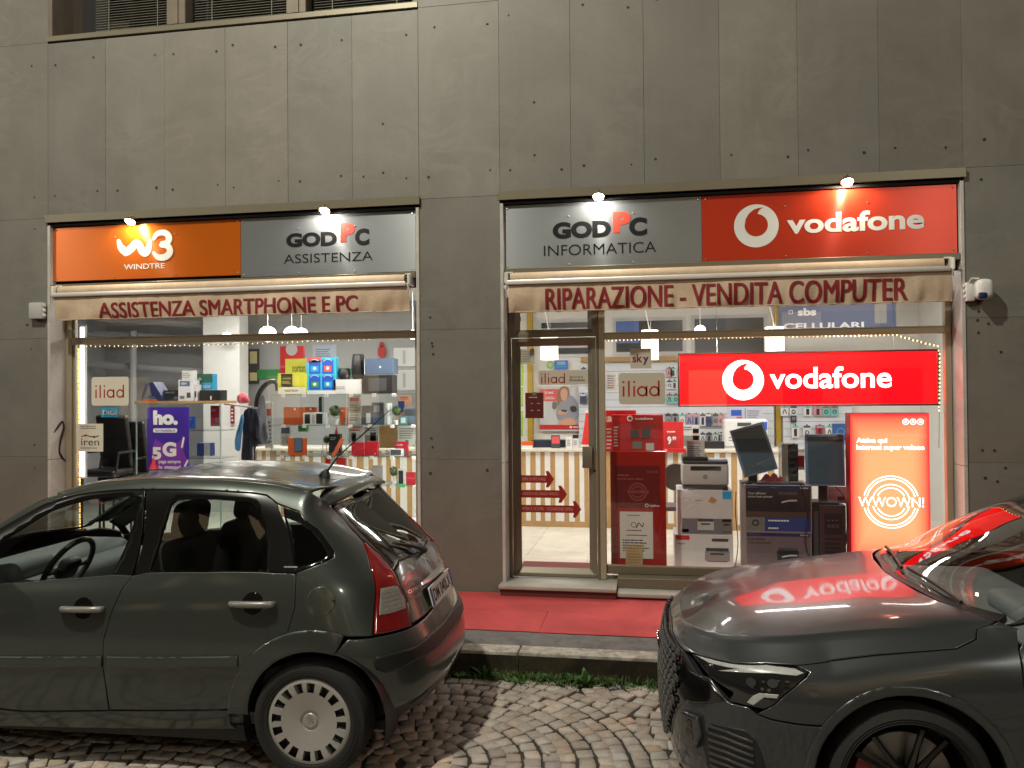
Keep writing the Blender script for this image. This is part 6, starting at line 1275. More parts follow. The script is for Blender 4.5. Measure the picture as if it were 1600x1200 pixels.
monitor('upright monitor in portrait position above the computer tower', [(1255.5, 679), (1316, 678), (1323.5, 759.5), (1262, 759.5)], YB+.06, zpc, 0)
q = MB(); x0, _ = at(1182, 757, YB+.03); x1, z1 = at(1258, 752, YB+.03); q.box(x0, x1, YB+.02, YB+.16, zc1+.001, zc1+.02, BLKP, .005)
for r in range(4):
    for c in range(15): a = x0+.01+(x1-x0-.02)*c/15; q.box(a, a+(x1-x0-.02)/15-.004, YB+.03+r*.03, YB+.054+r*.03, zc1+.02, zc1+.026, DGREY)
solo(q, 'keyboard', BLKP, 'black keyboard lying on the dark printer carton', 'keyboard')
q = MB(); x, z = at(1169.5, 757, YB+.04); q.lathe([(.034*math.sin(a), .03*(1-math.cos(a))/2*1.3) for a in np.linspace(math.pi, 0, 10)], (x, YB+.06, zc1+.001), 'z', 20, BLKP); solo(q, 'mouse', BLKP, 'black mouse at the left end of the keyboard carton', 'mouse')
rnd = random.Random(2); q = MB(); x0, _ = at(1187, 750, YB+.2); x1, z1 = at(1226, 741, YB+.2); n = 16; vs = []
for i in range(n+1):
    for j in range(7): a = i/n; b = j/6; vs.append((x0+(x1-x0)*a, YB+.17+.12*b, zc1+.004+(z1-zc1+.01)*math.sin(math.pi*a)**.4*math.sin(math.pi*b)**.5*(.7+.3*math.sin(a*19+b*5))))
q.add(vs, [(i*7+j, (i+1)*7+j, (i+1)*7+j+1, i*7+j+1) for i in range(n) for j in range(6)], flat('red_cloth', (120, 26, 36), rough=.9), smooth=True); solo(q, 'cloth', None, 'crumpled dark red cloth behind the keyboard', 'cloth')
t = thing('computer_tower', 'black computer tower with a patterned front under the upright monitor', 'computer', (1.62, YB+.0, ZF))
x0, z0 = at(1281.5, 893, YB); x1, z1 = at(1322, 790, YB); z0 = ZF
q = MB(); q.box(x0, x1, YB+.01, YB+.45, z0, z1, mat('tower_black', (.03, .026, .026), rough=.4), .006); part(q, 'case', None, t)
q = MB(); F = frame(YB+.01); w = x1-x0; h = z1-z0; TF = flat('tower_front', (72, 56, 56), rough=.35)
q.box(x0+.004, x1-.004, YB, YB+.01, z0+.02, z1-.02, TF, .004); q.rect(x0+w*.18, z0+h*.58, x1-w*.15, z0+h*.88, F, .012, BLKP)
for k in range(3): q.ring(x0+w*(.36+.15*k), z0+h*.70, .012, .004, F, .014, GREYT, 12); q.rect(x0+w*(.30+.15*k), z0+h*.78, x0+w*(.38+.15*k), z0+h*.79, F, .014, GREYT)
for k in range(4): q.rect(x0+w*.2, z0+h*(.30+.065*k), x1-w*.2, z0+h*(.335+.065*k), F, .012, BLKP)
q.ring(x0+w*.52, z0+h*.14, .045, .016, F, .013, GREYT, 24); q.disc(x0+w*.52, z0+h*.14, .02, F, .013, BLKP, 16); part(q, 'front_panel', TF, t)
item('computer_tower', 'narrow black computer side between the cartons and the patterned tower', 'computer', (1269.5, 788, 1281, 893), YB+.03, .4, BLKP, D(('r', .2, .1, .8, .9, DGREY)), zb=ZF)
item('computer_tower', 'black tower wrapped in shiny plastic standing behind the tilted monitor', 'computer', (1222, 694, 1247, 752), YB+.32, .2, mat('wrapped_black', (.02, .02, .022), rough=.15, coat=.5, bump=.8, bscale=25), D(('r', 0, 0, .38, 1, STK), ('l', .45, .1, .95, .9, 5, GREYT)), zb=None)
item('display_card', 'small red and white card behind the upright monitor', 'display', (1247, 712, 1257, 734), YB+.3, .02, VOD, D(('r', 0, 0, 1, .2, WHT)))
item('carton', 'white carton behind the stand of the upright monitor', 'box', (1292, 760, 1322, 786), YB+.4, .1, WHTP, None)
t = thing('stool', 'grey round-seated metal stool left of the printer cartons', 'stool', (at(1054, 745, 1.2)[0], 1.2, ZF))
x, z = at(1056, 745, 1.2); q = MB(); q.lathe([(0, -.02), (.13, -.015), (.14, 0), (.13, .015), (0, .02)], (x, 1.2, z), 'y', 32, flat('stool_grey', (96, 90, 84), rough=.5)); part(q, 'backrest', None, t)
q = MB(); q.box(x-.16, x+.16, 1.0, 1.32, z-.32, z-.27, flat('stool_mauve', (120, 104, 102)), .02, 2); part(q, 'seat', None, t)
for a, b in ((-.13, 1.03), (.13, 1.03), (-.13, 1.3), (.13, 1.3)):
    q = MB(); q.tube([(x+a, b, z-.3), (x+a*1.1, b, ZF)], .012, 8, STEELP); part(q, 'leg', STEELP, t)
q = MB(); q.tube([(x, 1.215, z-.05), (x, 1.3, z-.3)], .014, 8, STEELP); part(q, 'bracket', STEELP, t)

for i, (pts, Y, lab) in enumerate((([(1250, 755), (1262, 800), (1258, 850), (1275, 893)], .56, 'black cable hanging down between the dark cartons and the tower'), ([(1150, 768), (1149, 800), (1153, 850), (1148, 891)], .60, 'thin black cable hanging between the two carton stacks'), ([(1305, 760), (1318, 775), (1324, 800), (1322, 850)], .54, 'thin black cable curling from the upright monitor to the tower'))):
    q = MB(); q.tube([(at(a, b, Y)[0], Y, max(at(a, b, Y)[1], ZF+.004)) for a, b in spline(pts, 6)], .004, 6); solo(q, 'cable', BLKP, lab, 'cable')
# ================================================================ cars
def carpaint(name, col, metal=.45, flake=.25, cr=.02, sp=.5, rg=.42):
    m = mat(name, col, rough=rg, metal=metal, var=flake, scale=900, coat=.85, spec=sp); m.node_tree.nodes['Principled BSDF'].inputs['Coat Roughness'].default_value = cr; return m
PAINT_C = carpaint('dark_green_grey_paint', (.066, .078, .072), .6, .3, .10, .4, .38)
PAINT_A = carpaint('slate_grey_paint', (.078, .085, .092), .7, .25, .05, .3, .31); PAINT_A.node_tree.nodes['Principled BSDF'].inputs['Coat Weight'].default_value = .6
BLACKP = mat('black_plastic', (.012, .012, .013), rough=.42, bump=.15, bscale=300)
GLOSSB = mat('gloss_black', (.006, .006, .007), rough=.12, coat=.6)
RUBBER = mat('tyre_rubber', (.016, .016, .016), rough=.8, bump=.3, bscale=120)
CHROME = mat('bright_metal', (.72, .72, .72), rough=.18, metal=1)
SILVERP = mat('silver_plastic', (.30, .295, .28), rough=.42, metal=.35)
CARGLASS = glassmat('car_glass', (.80, .86, .84), 1.1)
DARKGLASS = glassmat('dark_car_glass', (.45, .50, .48), 1.3)
FABRIC = mat('seat_cloth', (.022, .022, .024), rough=.9, bump=.4, bscale=200)
TRIM = mat('cabin_trim', (.20, .21, .22), rough=.6, bump=.2, bscale=150)
REDLENS = mat('red_lens', (.21, .006, .008), rough=.10, coat=1, var=.45, scale=26)
CLEARLENS = mat('clear_lens', (.42, .40, .37), rough=.12, coat=1, metal=.3, var=.35, scale=55)
LGREYC = mat('headliner_cloth', (.45, .45, .43), rough=.9)
WHITE = flat('white_gloss', (240, 240, 238), rough=.4)
BLACKINK = flat('black_ink', (14, 14, 16), rough=.6)

def wheel_tyre(mb, r, w, rim, c, m=RUBBER):
    p = [(rim, -w*.42), (rim+.012, -w*.5), (r*.86, -w*.53), (r*.955, -w*.47), (r*.99, -w*.36), (r, -w*.2), (r, 0), (r, w*.2), (r*.99, w*.36), (r*.955, w*.47), (r*.86, w*.53), (rim+.012, w*.5), (rim, w*.42)]
    mb.lathe(p, c, 'y', 64, m)
    for k in (-.24, -.08, .08, .24):
        mb.lathe([(r*1.001, w*(k-.015)), (r*.985, w*k), (r*1.001, w*(k+.015))], c, 'y', 64, BLACKP)
    for k in range(3):
        mb.lathe([(r*(.80+.03*k), w*.525), (r*(.805+.03*k), w*.535), (r*(.81+.03*k), w*.528)], c, 'y', 64, m)

def car_root(name, label, loc, rz):
    return thing(name, label, 'car', loc, rz)

# ---------------------------------------------------------------- small hatchback seen from behind its door mirrors
def build_hatchback():
    S = Skin(C3_ROWS); _prep(S)
    car = car_root('hatchback_car', 'dark green grey five-door hatchback with silver wheel covers parked before the left window', (-1.683, -2.43, 0), math.pi+R(2))
    def put(mb, name, m, parent=car, label=None):
        o = mb.build(name, m, parent)
        if label: o['label'] = label
        return o
    WX = 2.46
    ring_in, ring_out = .350, .452
    dtop = [(1.874, 1.196), (1.583, 1.346), (1.314, 1.403), (1.049, 1.421), (.803, 1.423), (.472, 1.41), (.33, 1.395), (.262, 1.352)]
    gapFR = [(.985, .995), (1.03, .933), (1.08, .793), (1.11, .68), (1.116, .543), (1.102, .305)]
    rear_edge = [(.105, 1.02), (.095, .86), (.128, .74)]+arc(0, .30, ring_out, 70, 10, 8)+[(.448, .338)]
    qwb = [(.232, 1.345), (.143, 1.312), (.037, 1.226), (-.056, 1.117), (-.060, 1.088), (.108, 1.022)]
    tail_left = [(-.272, .642, .882), (-.230, .576, 1.003), (-.144, .457, 1.132)]
    seam = [(-.087, .449, 1.187), (-.032, .428, 1.239), (.024, .432, 1.303), (.066, .475, 1.36), (.14, .515, 1.405)]
    b = MB()
    # side: quarter, cant rail and windscreen pillar in one pressing
    side = [(2.12, 1.04)]+dtop+qwb[1:]+rear_edge[:3]+arc(0, .30, ring_out, 72, 112, 8)+[(-.280, .715, .706)]+tail_left+seam+[('r', .3, 10), ('r', .65, 10), ('r', 1.0, 10), ('r', 1.3, 10), ('r', 1.55, 10), ('r', 1.8, 10), ('r', 2.0, 10), ('r', 2.22, 9.6)]
    panel(b, S, side, PAINT_C)
    panel(b, S, [('r', .2, 10), ('r', .65, 10), ('r', 1.1, 10), ('r', 1.55, 10), ('r', 1.62, 10.4), ('r', 1.66, 12), ('e', 1, 12), ('e', 1, 10.9), ('e', .75, 10.6), ('e', .4, 10.3), ('e', .1, 10)], PAINT_C, gap=.001, sym=True)
    panel(b, S, [('r', 1.70, 10.0), ('r', 2.0, 10.0), ('r', 2.2, 9.6), ('r', 2.28, 9), ('r', 2.37, 10.5), ('r', 2.40, 12), ('r', 2.46, 12), ('r', 2.42, 10.5), ('r', 2.36, 8.6), ('r', 2.24, 8.4), ('r', 2.16, 9.3), ('r', 1.98, 9.8)], BLACKP, gap=0, sym=False, rim=0, off=-.004)
    # front wings, bumper and bonnet
    panel(b, S, [('f', 1, 0), ('f', 1, 7), ('r', 2.5, 7), ('r', 2.2, 7.4), (2.06, .95), (2.06, .32)]+arc(WX, .30, ring_in, 178, 2, 20)+[('r', 2.10, 0)][:0]+[(2.82, .28), ('f', .1, 0)], PAINT_C, sym=True)
    panel(b, S, [('f', 1, 7), ('r', 2.5, 7), ('r', 2.3, 7.4), ('r', 2.36, 8.6), ('r', 2.46, 12), ('f', 1, 12)], PAINT_C, sym=True)
    # sill
    panel(b, S, [(2.06, .305), (1.6, .275), (1.1, .302), (.452, .332), (.455, .25), (.43, .222), (1.6, .18), (2.1, .16)], PAINT_C, rnd=.006)
    # flared arch lips
    for cx in (0, WX):
        panel(b, S, arc(cx, .30, ring_out+.004, 2, 110 if cx == 0 else 178, 18)+arc(cx, .30, ring_in, 108 if cx == 0 else 178, 2, 18), PAINT_C, gap=.001, off=.010, rim=.012, rnd=.016, step=.02)
    put(b, 'body', PAINT_C)
    # rear bumper
    q = MB()
    bt = [(-.098, .806, .640), (-.171, .780, .705), (-.281, .717, .700), (-.428, .50, .697), (-.464, .32, .710), ('e', 1, 4.15)]
    panel(q, S, bt+[('e', 1, 0), ('e', .5, 0), ('e', .1, 0), (-.17, .20)]+arc(0, .30, ring_in, 196, 105, 12), PAINT_C, sym=True, rnd=.008, rim=.03)
    bump = put(q, 'bumper', PAINT_C)
    q = MB()
    panel(q, S, [(-.285, .741, .585), (-.30, .729, .612), (-.36, .67, .612), (-.447, .542, .609), ('e', .75, 3.0), ('e', 1, 2.95), ('e', 1, 2.3), ('e', .75, 2.3), (-.462, .547, .541), (-.403, .644, .526), (-.339, .708, .521), (-.299, .737, .548)], BLACKP, sym=True, off=.012, rim=.014, rnd=.012, step=.02)
    put(q, 'rub_strip', mat('bumper_strip', (.03, .032, .032), rough=.35), bump)
    q = MB(); panel(q, S, [(-.40, .56, .335), (-.481, .47, .367), ('e', 1, 1.35), ('e', 1, 1.28), (-.485, .46, .352)], PAINT_C, sym=True, off=.006, rnd=.004, step=.015); put(q, 'lip', PAINT_C, bump)
    # tailgate: glass above, painted skin below
    q = MB()
    hb = [(-.313, .438, .972), ('e', .76, 7), ('e', 1, 7)]
    panel(q, S, hb+[('e', 1, 4.2), (-.466, .32, .722), (-.427, .498, .711), (-.388, .463, .827), (-.355, .472, .906)], PAINT_C, sym=True, rnd=.006)
    gate = put(q, 'tailgate', PAINT_C)
    q = MB()
    panel(q, S, [(-.136, .452, 1.139)]+seam[1:3]+[(.04, .40, 1.325), ('e', .82, 9.05), ('e', 1, 9.05), ('e', 1, 7), ('e', .76, 7), (-.311, .438, .98), (-.304, .446, .983), (-.226, .427, 1.063)], GLOSSB, sym=True, off=-.002, rnd=.006, holes=())
    put(q, 'window_surround', GLOSSB, gate)
    q = MB(); panel(q, S, [(-.150, .405, 1.128), (-.04, .385, 1.235), (.012, .35, 1.295), ('e', .84, 8.85), ('e', 1, 8.85), ('e', 1, 7.15), ('e', .79, 7.15), (-.296, .405, 1.0)], DARKGLASS, sym=True, off=.0015, rim=.002, rnd=.004); put(q, 'rear_window', DARKGLASS, gate)
    # plate, plate lamp bar, lettering, wiper
    fr = lambda y, z, d=0: None
    xr = lambda z: float(S.bil(S.G, S.find([(0, .0, z)], (-1, 0, 0)))[0][0])
    def rear(y0, z0):                                         # plane on the tailgate: local a to the viewer's right (-y is far side)
        def f(a, bb, d=0.):
            X_ = S.bil(S.G, S.find([(-.5, abs(y0-a), z0+bb)], (-1, 0, 0)))[0]; return (X_[0]-d, y0-a, z0+bb)
        return f
    tz = math.atan2(-.456+.482, .84-.74)
    def plate(a, bb, d=0.): return (-.474+.030*(bb/.11)-d*.97-.012*(1-(a/.26)**2)*0, -a, .728+bb+d*.25)
    pl = MB(); pl.prism(rrect(-.26, 0, .26, .11, .012), plate, .006, .013, WHITE)
    BLUE = flat('plate_blue', (25, 60, 150)); pl.rect(-.258, .004, -.222, .106, plate, .014, BLUE); pl.rect(.222, .004, .258, .106, plate, .014, BLUE)
    pl.text('DM 040LX', -.205, .02, .205, .09, plate, .0145, BLACKINK, bold=.02)
    put(pl, 'number_plate', WHITE, gate)
    q = MB()
    for k, (z0, z1, d0, d1) in enumerate(((.848, .872, .0, .03),)):
        n = 24; vs = []
        for i in range(n+1):
            y = .27-.54*i/n; x = -.423+.03*(abs(y)/.27)**2.5
            for zz, dd in ((z1+.006, -.01), (z1, d1*.7), ((z0+z1)/2, d1), (z0, d1*.75), (z0-.004, -.005)): vs.append((x-dd, y, zz))
        q.add(vs, [(i*5+j, i*5+j+1, (i+1)*5+j+1, (i+1)*5+j) for i in range(n) for j in range(4)], None, smooth=True)
    put(q, 'garnish_bar', mat('plate_bar', (.30, .30, .30), rough=.3, metal=.4, coat=.5), gate)
    q = MB(); q.text('CITROËN', -.440, .852, -.245, .872, lambda a, bb, d=0.: rear(0, 0)(a, bb, d), .003, None, bold=.02); put(q, 'lettering', CHROME, gate)
    q = MB(); fz = rear(0, 0); q.text('C3', .30, .925, .37, .965, fz, .003, None, bold=.01); put(q, 'lettering', CHROME, gate); q = MB()
    for s_ in (0, .028):
        q.add([fz(-.035, .925+s_, .006), fz(0, .952+s_, .006), fz(.035, .925+s_, .006), fz(.035, .936+s_, .006), fz(0, .966+s_, .006), fz(-.035, .936+s_, .006)], [(0, 1, 4, 5), (1, 2, 3, 4)])
    put(q, 'badge', CHROME, gate)
    q = MB(); q.text('Navacolor', -.435, .818, -.31, .836, fz, .003, None); put(q, 'dealer_lettering', SILVERP, gate)
    q = MB(); q.tube([(-.335, -.02, .985), (-.365, -.01, 1.0), (-.345, .04, 1.02), (-.305, .12, 1.05), (-.25, .25, 1.085)], .011, 8, rs=[.02, .02, .014, .010, .006]); put(q, 'wiper', BLACKP, gate)
    # tail lamps
    for sgn in (1, -1):
        q = MB(); tl = [(-.144, .457, 1.132), (-.230, .576, 1.003), (-.272, .642, .882), (-.282, .710, .710), (-.358, .627, .706), (-.423, .505, .703), (-.385, .468, .827), (-.352, .476, .906), (-.308, .451, .977), (-.229, .432, 1.057)]
        panel(q, S, tl, REDLENS, off=.006, rim=.02, rnd=.010, step=.018, near=sgn > 0, far=sgn < 0)
        lens = put(q, 'tail_light', REDLENS)
        q = MB(); panel(q, S, [(-.280, .606, .918), (-.314, .548, .913), (-.341, .500, .908), (-.379, .484, .829), (-.388, .498, .79), (-.33, .612, .790), (-.290, .663, .794)], CLEARLENS, off=.0085, rim=.003, rnd=.004, step=.015, near=sgn > 0, far=sgn < 0)
        for k in range(5):
            z = .805+k*.022; panel(q, S, [(-.294, .645-k*.008, z), (-.376+k*.005, .505, z), (-.376+k*.005, .505, z+.003), (-.294, .645-k*.008, z+.003)], SILVERP, gap=0, off=.010, rim=0, rnd=0, step=.03, near=sgn > 0, far=sgn < 0)
        put(q, 'lens', CLEARLENS, lens)
    # roof spoiler
    q = MB(); n = 30; vs = []
    for i in range(n+1):
        y = .485-.97*i/n; t = abs(y)/.485; e = max(0, 1-t**14)
        x0 = .10-.03*t*t; x1 = -.045+.045*t**2.2; zc = 1.412-.045*t*t
        pr = [(x0+.03, zc+.004), (x0-.03, zc+.010), (x1+.03, zc-.004), (x1, zc-.022), (x1+.004, zc-.040), (x1+.05, zc-.052), (x0, zc-.07)]
        vs += [(x0+(x-x0)*(.55+.45*e), y, zc-.05+(z-zc+.05)*(.6+.4*e)) for x, z in pr]
    k = 7; q.add(vs, [(i*k+j, i*k+j+1, (i+1)*k+j+1, (i+1)*k+j) for i in range(n) for j in range(k-1)], None, smooth=True)
    q.add([vs[j] for j in range(k)], [tuple(range(k))[::-1]]); q.add([vs[n*k+j] for j in range(k)], [tuple(range(k))])
    put(q, 'spoiler', PAINT_C)
    # aerial
    q = MB(); q.lathe([(.0, .05), (.012, .048), (.022, .03), (.03, .0)], (.235, 0, 1.425), 'z', 12, BLACKP)
    q.tube([(.29, 0, 1.425), (.24, 0, 1.455), (.225, 0, 1.47)], .016, 8, BLACKP, rs=[.006, .02, .009])
    q.tube([(.23, 0, 1.46), (.16, 0, 1.55), (-.17, .01, 1.83)], .005, 6, BLACKP, rs=[.008, .005, .003]); put(q, 'antenna', BLACKP)
    # doors
    for sgn in (1, -1):
        kw = dict(near=sgn > 0, far=sgn < 0)
        for nm in ('front', 'rear'):
            q = MB()
            if nm == 'front':
                lo = [(2.05, .31), (2.05, .928), (1.75, .932), (1.44, .965), (1.1, .996)]+gapFR+[(1.6, .28)]
                win = [(2.02, .99), (1.812, 1.132), (1.786, 1.160), (1.536, 1.306), (1.302, 1.372), (1.06, 1.388), (1.02, 1.37), (1.035, 1.227), (1.112, .999), (1.441, .972), (1.747, .938), (2.0, .935)]
                fro = [(2.12, 1.03), (2.0, 1.115)]+[p for p in dtop[:4]]+[(.998, 1.42), (.985, 1.35), (.99, .998), (1.1, .998), (1.44, .967), (1.75, .934), (2.05, .93)]
            else:
                lo = [(1.098, .308)]+gapFR[::-1][1:]+[(.9, 1.012), (.6, 1.021), (.3, 1.026)]+rear_edge+[(.8, .318)]
                win = [(.892, 1.020), (.862, 1.19), (.83, 1.345), (.80, 1.372), (.613, 1.376), (.40, 1.362), (.350, 1.33), (.300, 1.209), (.262, 1.032), (.6, 1.028)]
                fro = [(.975, 1.0), (.975, 1.35), (.99, 1.42)]+dtop[4:]+[(.20, 1.25), (.112, 1.022), (.3, 1.028), (.6, 1.023), (.9, 1.014)]
            panel(q, S, lo, PAINT_C, back=False, **kw)
            panel(q, S, fro, GLOSSB if nm == 'x' else mat('door_frame_black', (.005, .005, .005), rough=.28, spec=.4), holes=[win], rnd=.004, step=.025, **kw)
            d = put(q, 'door', PAINT_C)
            q = MB(); panel(q, S, win, CARGLASS, gap=-.003, off=-.008, rim=0, rnd=0, **kw); put(q, 'window', CARGLASS, d)
            q = MB()
            hx = 1.235 if nm == 'front' else .315; hz = .828 if nm == 'front' else .876
            P = S.bil(S.G, S.find([(hx, 0, hz)], (0, 1, 0)))[0]; y = P[1]
            cup = [(hx+.058*math.cos(a), hz+.056*math.sin(a)) for a in np.linspace(0, 2*math.pi, 24, endpoint=False)]
            panel(q, S, cup, GLOSSB, gap=0, off=.0012, rim=0, rnd=.003, step=.012, **kw)
            pts = [(hx+.118, y+.004, hz-.002), (hx+.105, y+.020, hz-.001), (hx+.05, y+.031, hz+.001), (hx-.05, y+.031, hz+.003), (hx-.105, y+.020, hz+.003), (hx-.118, y+.004, hz+.003)]
            q.tube([(a, b_*sgn, c) for a, b_, c in pts], .016, 10, mat('handle_silver', (.26, .255, .24), rough=.35, metal=.3, coat=.3), rs=[.012, .016, .0165, .0165, .016, .012])
            put(q, 'handle', None, d)
            q = MB()
            x0, x1 = (1.92, 1.115) if nm == 'front' else (1.092, .382)
            zt = lambda x: .622-.0355*(x-.38)
            panel(q, S, [(x0, zt(x0)), (x1, zt(x1)), (x1, zt(x1)-.058), (x0, zt(x0)-.062)], PAINT_C, off=.013, rim=.014, rnd=.014, step=.03, **kw)
            put(q, 'side_moulding', PAINT_C, d)
            if nm == 'rear':
                q = MB(); panel(q, S, [(.175, 1.045), (.10, 1.045), (.10, 1.055), (.175, 1.055)], SILVERP, off=.003, rim=.003, rnd=.001, step=.02, **kw); put(q, 'trim_badge', SILVERP, d)
        # black surround and quarter window
        q = MB(); qw = [(.199, 1.283), (.132, 1.259), (.068, 1.220), (.008, 1.161), (-.026, 1.110), (-.018, 1.091), (.040, 1.071), (.115, 1.05)]
        panel(q, S, [(.235, 1.34)]+qwb[1:]+[(.118, 1.022), (.2, 1.245)], GLOSSB, gap=.003, holes=[qw], rnd=.003, step=.02, off=-.002, **kw)
        fr_ = put(q, 'quarter_light', GLOSSB)
        q = MB(); panel(q, S, qw, CARGLASS, gap=-.003, off=-.006, rim=0, rnd=0, step=.025, **kw); put(q, 'pane', CARGLASS, fr_)
        q = MB(); ci = [(-.032+.072*math.cos(a), .888+.072*math.sin(a)) for a in np.linspace(0, 2*math.pi, 30, endpoint=False)]
        if sgn > 0:
            panel(q, S, ci, PAINT_C, gap=.0, off=.0015, rim=.003, rnd=.003, step=.02, far=False)
            panel(q, S, [(-.085, .882), (-.103, .886), (-.103, .894), (-.085, .90)], GLOSSB, gap=0, off=.003, rim=.002, rnd=0, step=.02, far=False); put(q, 'fuel_flap', PAINT_C)
        q = MB(); q.box(-.10, .10, -.075, .09, -.075, .075, GLOSSB, .045, 3, Matrix.Translation((1.93, sgn*.90, .985))@Matrix.Rotation(sgn*.25, 4, 'Z'))
        q.tube([(1.93, sgn*.76, .95), (1.93, sgn*.86, .965)], .03, 8, BLACKP); put(q, 'door_mirror', GLOSSB)
    q = MB(); panel(q, S, [('r', .25, 10), ('r', .8, 10), ('r', 1.5, 10.05), ('r', 1.58, 12), ('r', .2, 12)], LGREYC, sym=True, off=-.035, rim=0, rnd=0, gap=0); panel(q, S, [('r', .25, 10), ('r', .8, 10), ('r', 1.5, 10.05), ('r', 1.58, 12), ('r', .2, 12)], LGREYC, sym=True, off=-.037, rim=0, rnd=0, gap=0); put(q, 'headliner', LGREYC)
    # windscreen, headlights
    q = MB(); panel(q, S, [('r', 1.70, 10.05), ('r', 2.0, 9.9), ('r', 2.16, 9.4), ('r', 2.26, 9.2), ('r', 2.36, 10.5), ('r', 2.40, 12), ('r', 1.70, 12)], CARGLASS, sym=True, rim=0, rnd=0, off=-.003); put(q, 'windscreen', CARGLASS)
    for sgn in (1, -1):
        q = MB(); panel(q, S, [('r', 2.6, 6.4), ('f', .25, 6.4), ('f', .5, 6.0), ('f', .5, 5.0), ('f', .2, 4.9), ('r', 2.65, 5.6)], CLEARLENS, off=.006, near=sgn > 0, far=sgn < 0); put(q, 'headlight', CLEARLENS)
    # wheels
    r, cov = .298, .203
    for x in (0, WX):
        for sgn in (1, -1):
            w = bpy.data.objects.new('wheel', None); COL.objects.link(w); w.parent = car; w.location = (x+.025, sgn*.715, .298); w.rotation_euler = (0, .3 if x else .12, 0 if sgn > 0 else math.pi)
            q = MB(); wheel_tyre(q, r, .178, cov+.004, (0, 0, 0)); put(q, 'tyre', RUBBER, w)
            q = MB(); CV = mat('wheel_cover_silver', (.42, .415, .40), rough=.4, metal=.35)
            prof = [(.0, .068), (.030, .070), (.034, .064), (.044, .063), (.047, .070), (.055, .072), (.10, .080), (.134, .086)]
            q.lathe(prof, (0, 0, 0), 'y', 64, CV)
            q.lathe([(.178, .088), (.190, .086), (.200, .078), (.203, .064)], (0, 0, 0), 'y', 64, CV)
            nsl = 16; angs = []
            for k in range(8): angs += [k*45-10.5, k*45+10.5]
            spans = sorted(angs); hw = 6.6
            # ribs between the slots
            for i in range(nsl):
                a0, a1 = spans[i]+hw, spans[(i+1) % nsl]+360*(i == nsl-1)-hw; m_ = 3
                vs = []
                for j in range(m_+1):
                    a = R(a0+(a1-a0)*j/m_)
                    for rr, yy in ((.134, .086), (.156, .089), (.178, .088)): vs.append((rr*math.cos(a), yy, rr*math.sin(a)))
                q.add(vs, [(j*3+t, j*3+t+1, (j+1)*3+t+1, (j+1)*3+t) for j in range(m_) for t in range(2)], CV, smooth=True)
                for a in (R(a0), R(a1)):
                    q.add([(.134*math.cos(a), .086, .134*math.sin(a)), (.178*math.cos(a), .088, .178*math.sin(a)), (.178*math.cos(a), .055, .178*math.sin(a)), (.134*math.cos(a), .055, .134*math.sin(a))], [(0, 1, 2, 3)], CV)
            q.lathe([(.0, .052), (.20, .052)], (0, 0, 0), 'y', 32, BLACKP)
            for s_ in (-.010, .006):
                q.add([(.016, .0745, s_-.008), (0, .0745, s_+.010), (-.016, .0745, s_-.008), (-.016, .0745, s_-.002), (0, .0745, s_+.016), (.016, .0745, s_-.002)], [(0, 1, 4, 5), (1, 2, 3, 4)], SILVERP)
            put(q, 'wheel_cover', CV, w).scale = (1.085, 1, 1.085)
    # dark underside, wheel wells and cabin
    q = MB(); q.box(.36, 2.08, -.74, .74, .16, .24, BLACKP); q.box(-.36, .36, -.50, .50, .24, .30, BLACKP); q.box(2.08, 3.0, -.58, .58, .16, .9, BLACKP); q.box(.42, 2.1, -.76, -.74, .2, .9, BLACKP)
    for cx in (0, WX):
        for sgn in (1, -1):
            q.lathe([(.37, sgn*.80), (.37, sgn*.55)], (cx, 0, .30), 'y', 24, BLACKP, a0=-.35, a1=math.pi+.35)
            q.add([(cx+.37*math.cos(a), sgn*.56, .30+.37*math.sin(a)) for a in np.linspace(-.35, math.pi+.35, 20)], [tuple(range(20))], BLACKP)
    q.box(-.40, -.38, -.36, .36, .3, .80, BLACKP); q.box(.3, 2.1, -.72, .72, .24, .30, TRIM)
    put(q, 'underbody', BLACKP)
    for y in (.36, -.36):
        q = MB(); q.box(-.26, .26, -.25, .25, -.09, .09, FABRIC, .06, 3, Matrix.Translation((1.25, y, .48))@Matrix.Rotation(R(-6), 4, 'Y'))
        q.box(-.07, .07, -.245, .245, -.34, .33, FABRIC, .055, 3, Matrix.Translation((.98, y, .80))@Matrix.Rotation(R(-12), 4, 'Y'))
        st = put(q, 'seat', FABRIC)
        q = MB(); q.box(-.055, .055, -.14, .14, -.105, .105, FABRIC, .05, 4, Matrix.Translation((.895, y, 1.225))@Matrix.Rotation(R(-10), 4, 'Y'))
        for s_ in (-.07, .07): q.tube([(.925, y+s_, 1.08), (.905, y+s_, 1.16)], .006, 6, CHROME)
        put(q, 'headrest', FABRIC, st)
    q = MB(); q.box(-.05, .60, -.62, .62, .30, .52, FABRIC, .06, 3); q.box(-.06, .06, -.62, .62, -.3, .3, FABRIC, .05, 3, Matrix.Translation((.08, 0, .72))@Matrix.Rotation(R(-14), 4, 'Y'))
    st = put(q, 'rear_bench', FABRIC)
    for y in (.34, -.34):
        q = MB(); q.box(-.05, .05, -.13, .13, -.07, .07, FABRIC, .045, 3, Matrix.Translation((.0, y, 1.05))); put(q, 'headrest', FABRIC, st)
    q = MB(); q.box(1.92, 2.34, -.68, .68, .55, .93, TRIM, .08, 3); q.box(1.78, 2.0, -.66, .66, .62, .88, TRIM, .06, 3); q.box(1.86, 2.05, .18, .52, .86, .99, TRIM, .05, 3); put(q, 'dashboard', TRIM)
    q = MB(); MW = Matrix.Translation((1.66, .36, .93))@Matrix.Rotation(R(62), 4, 'Y')
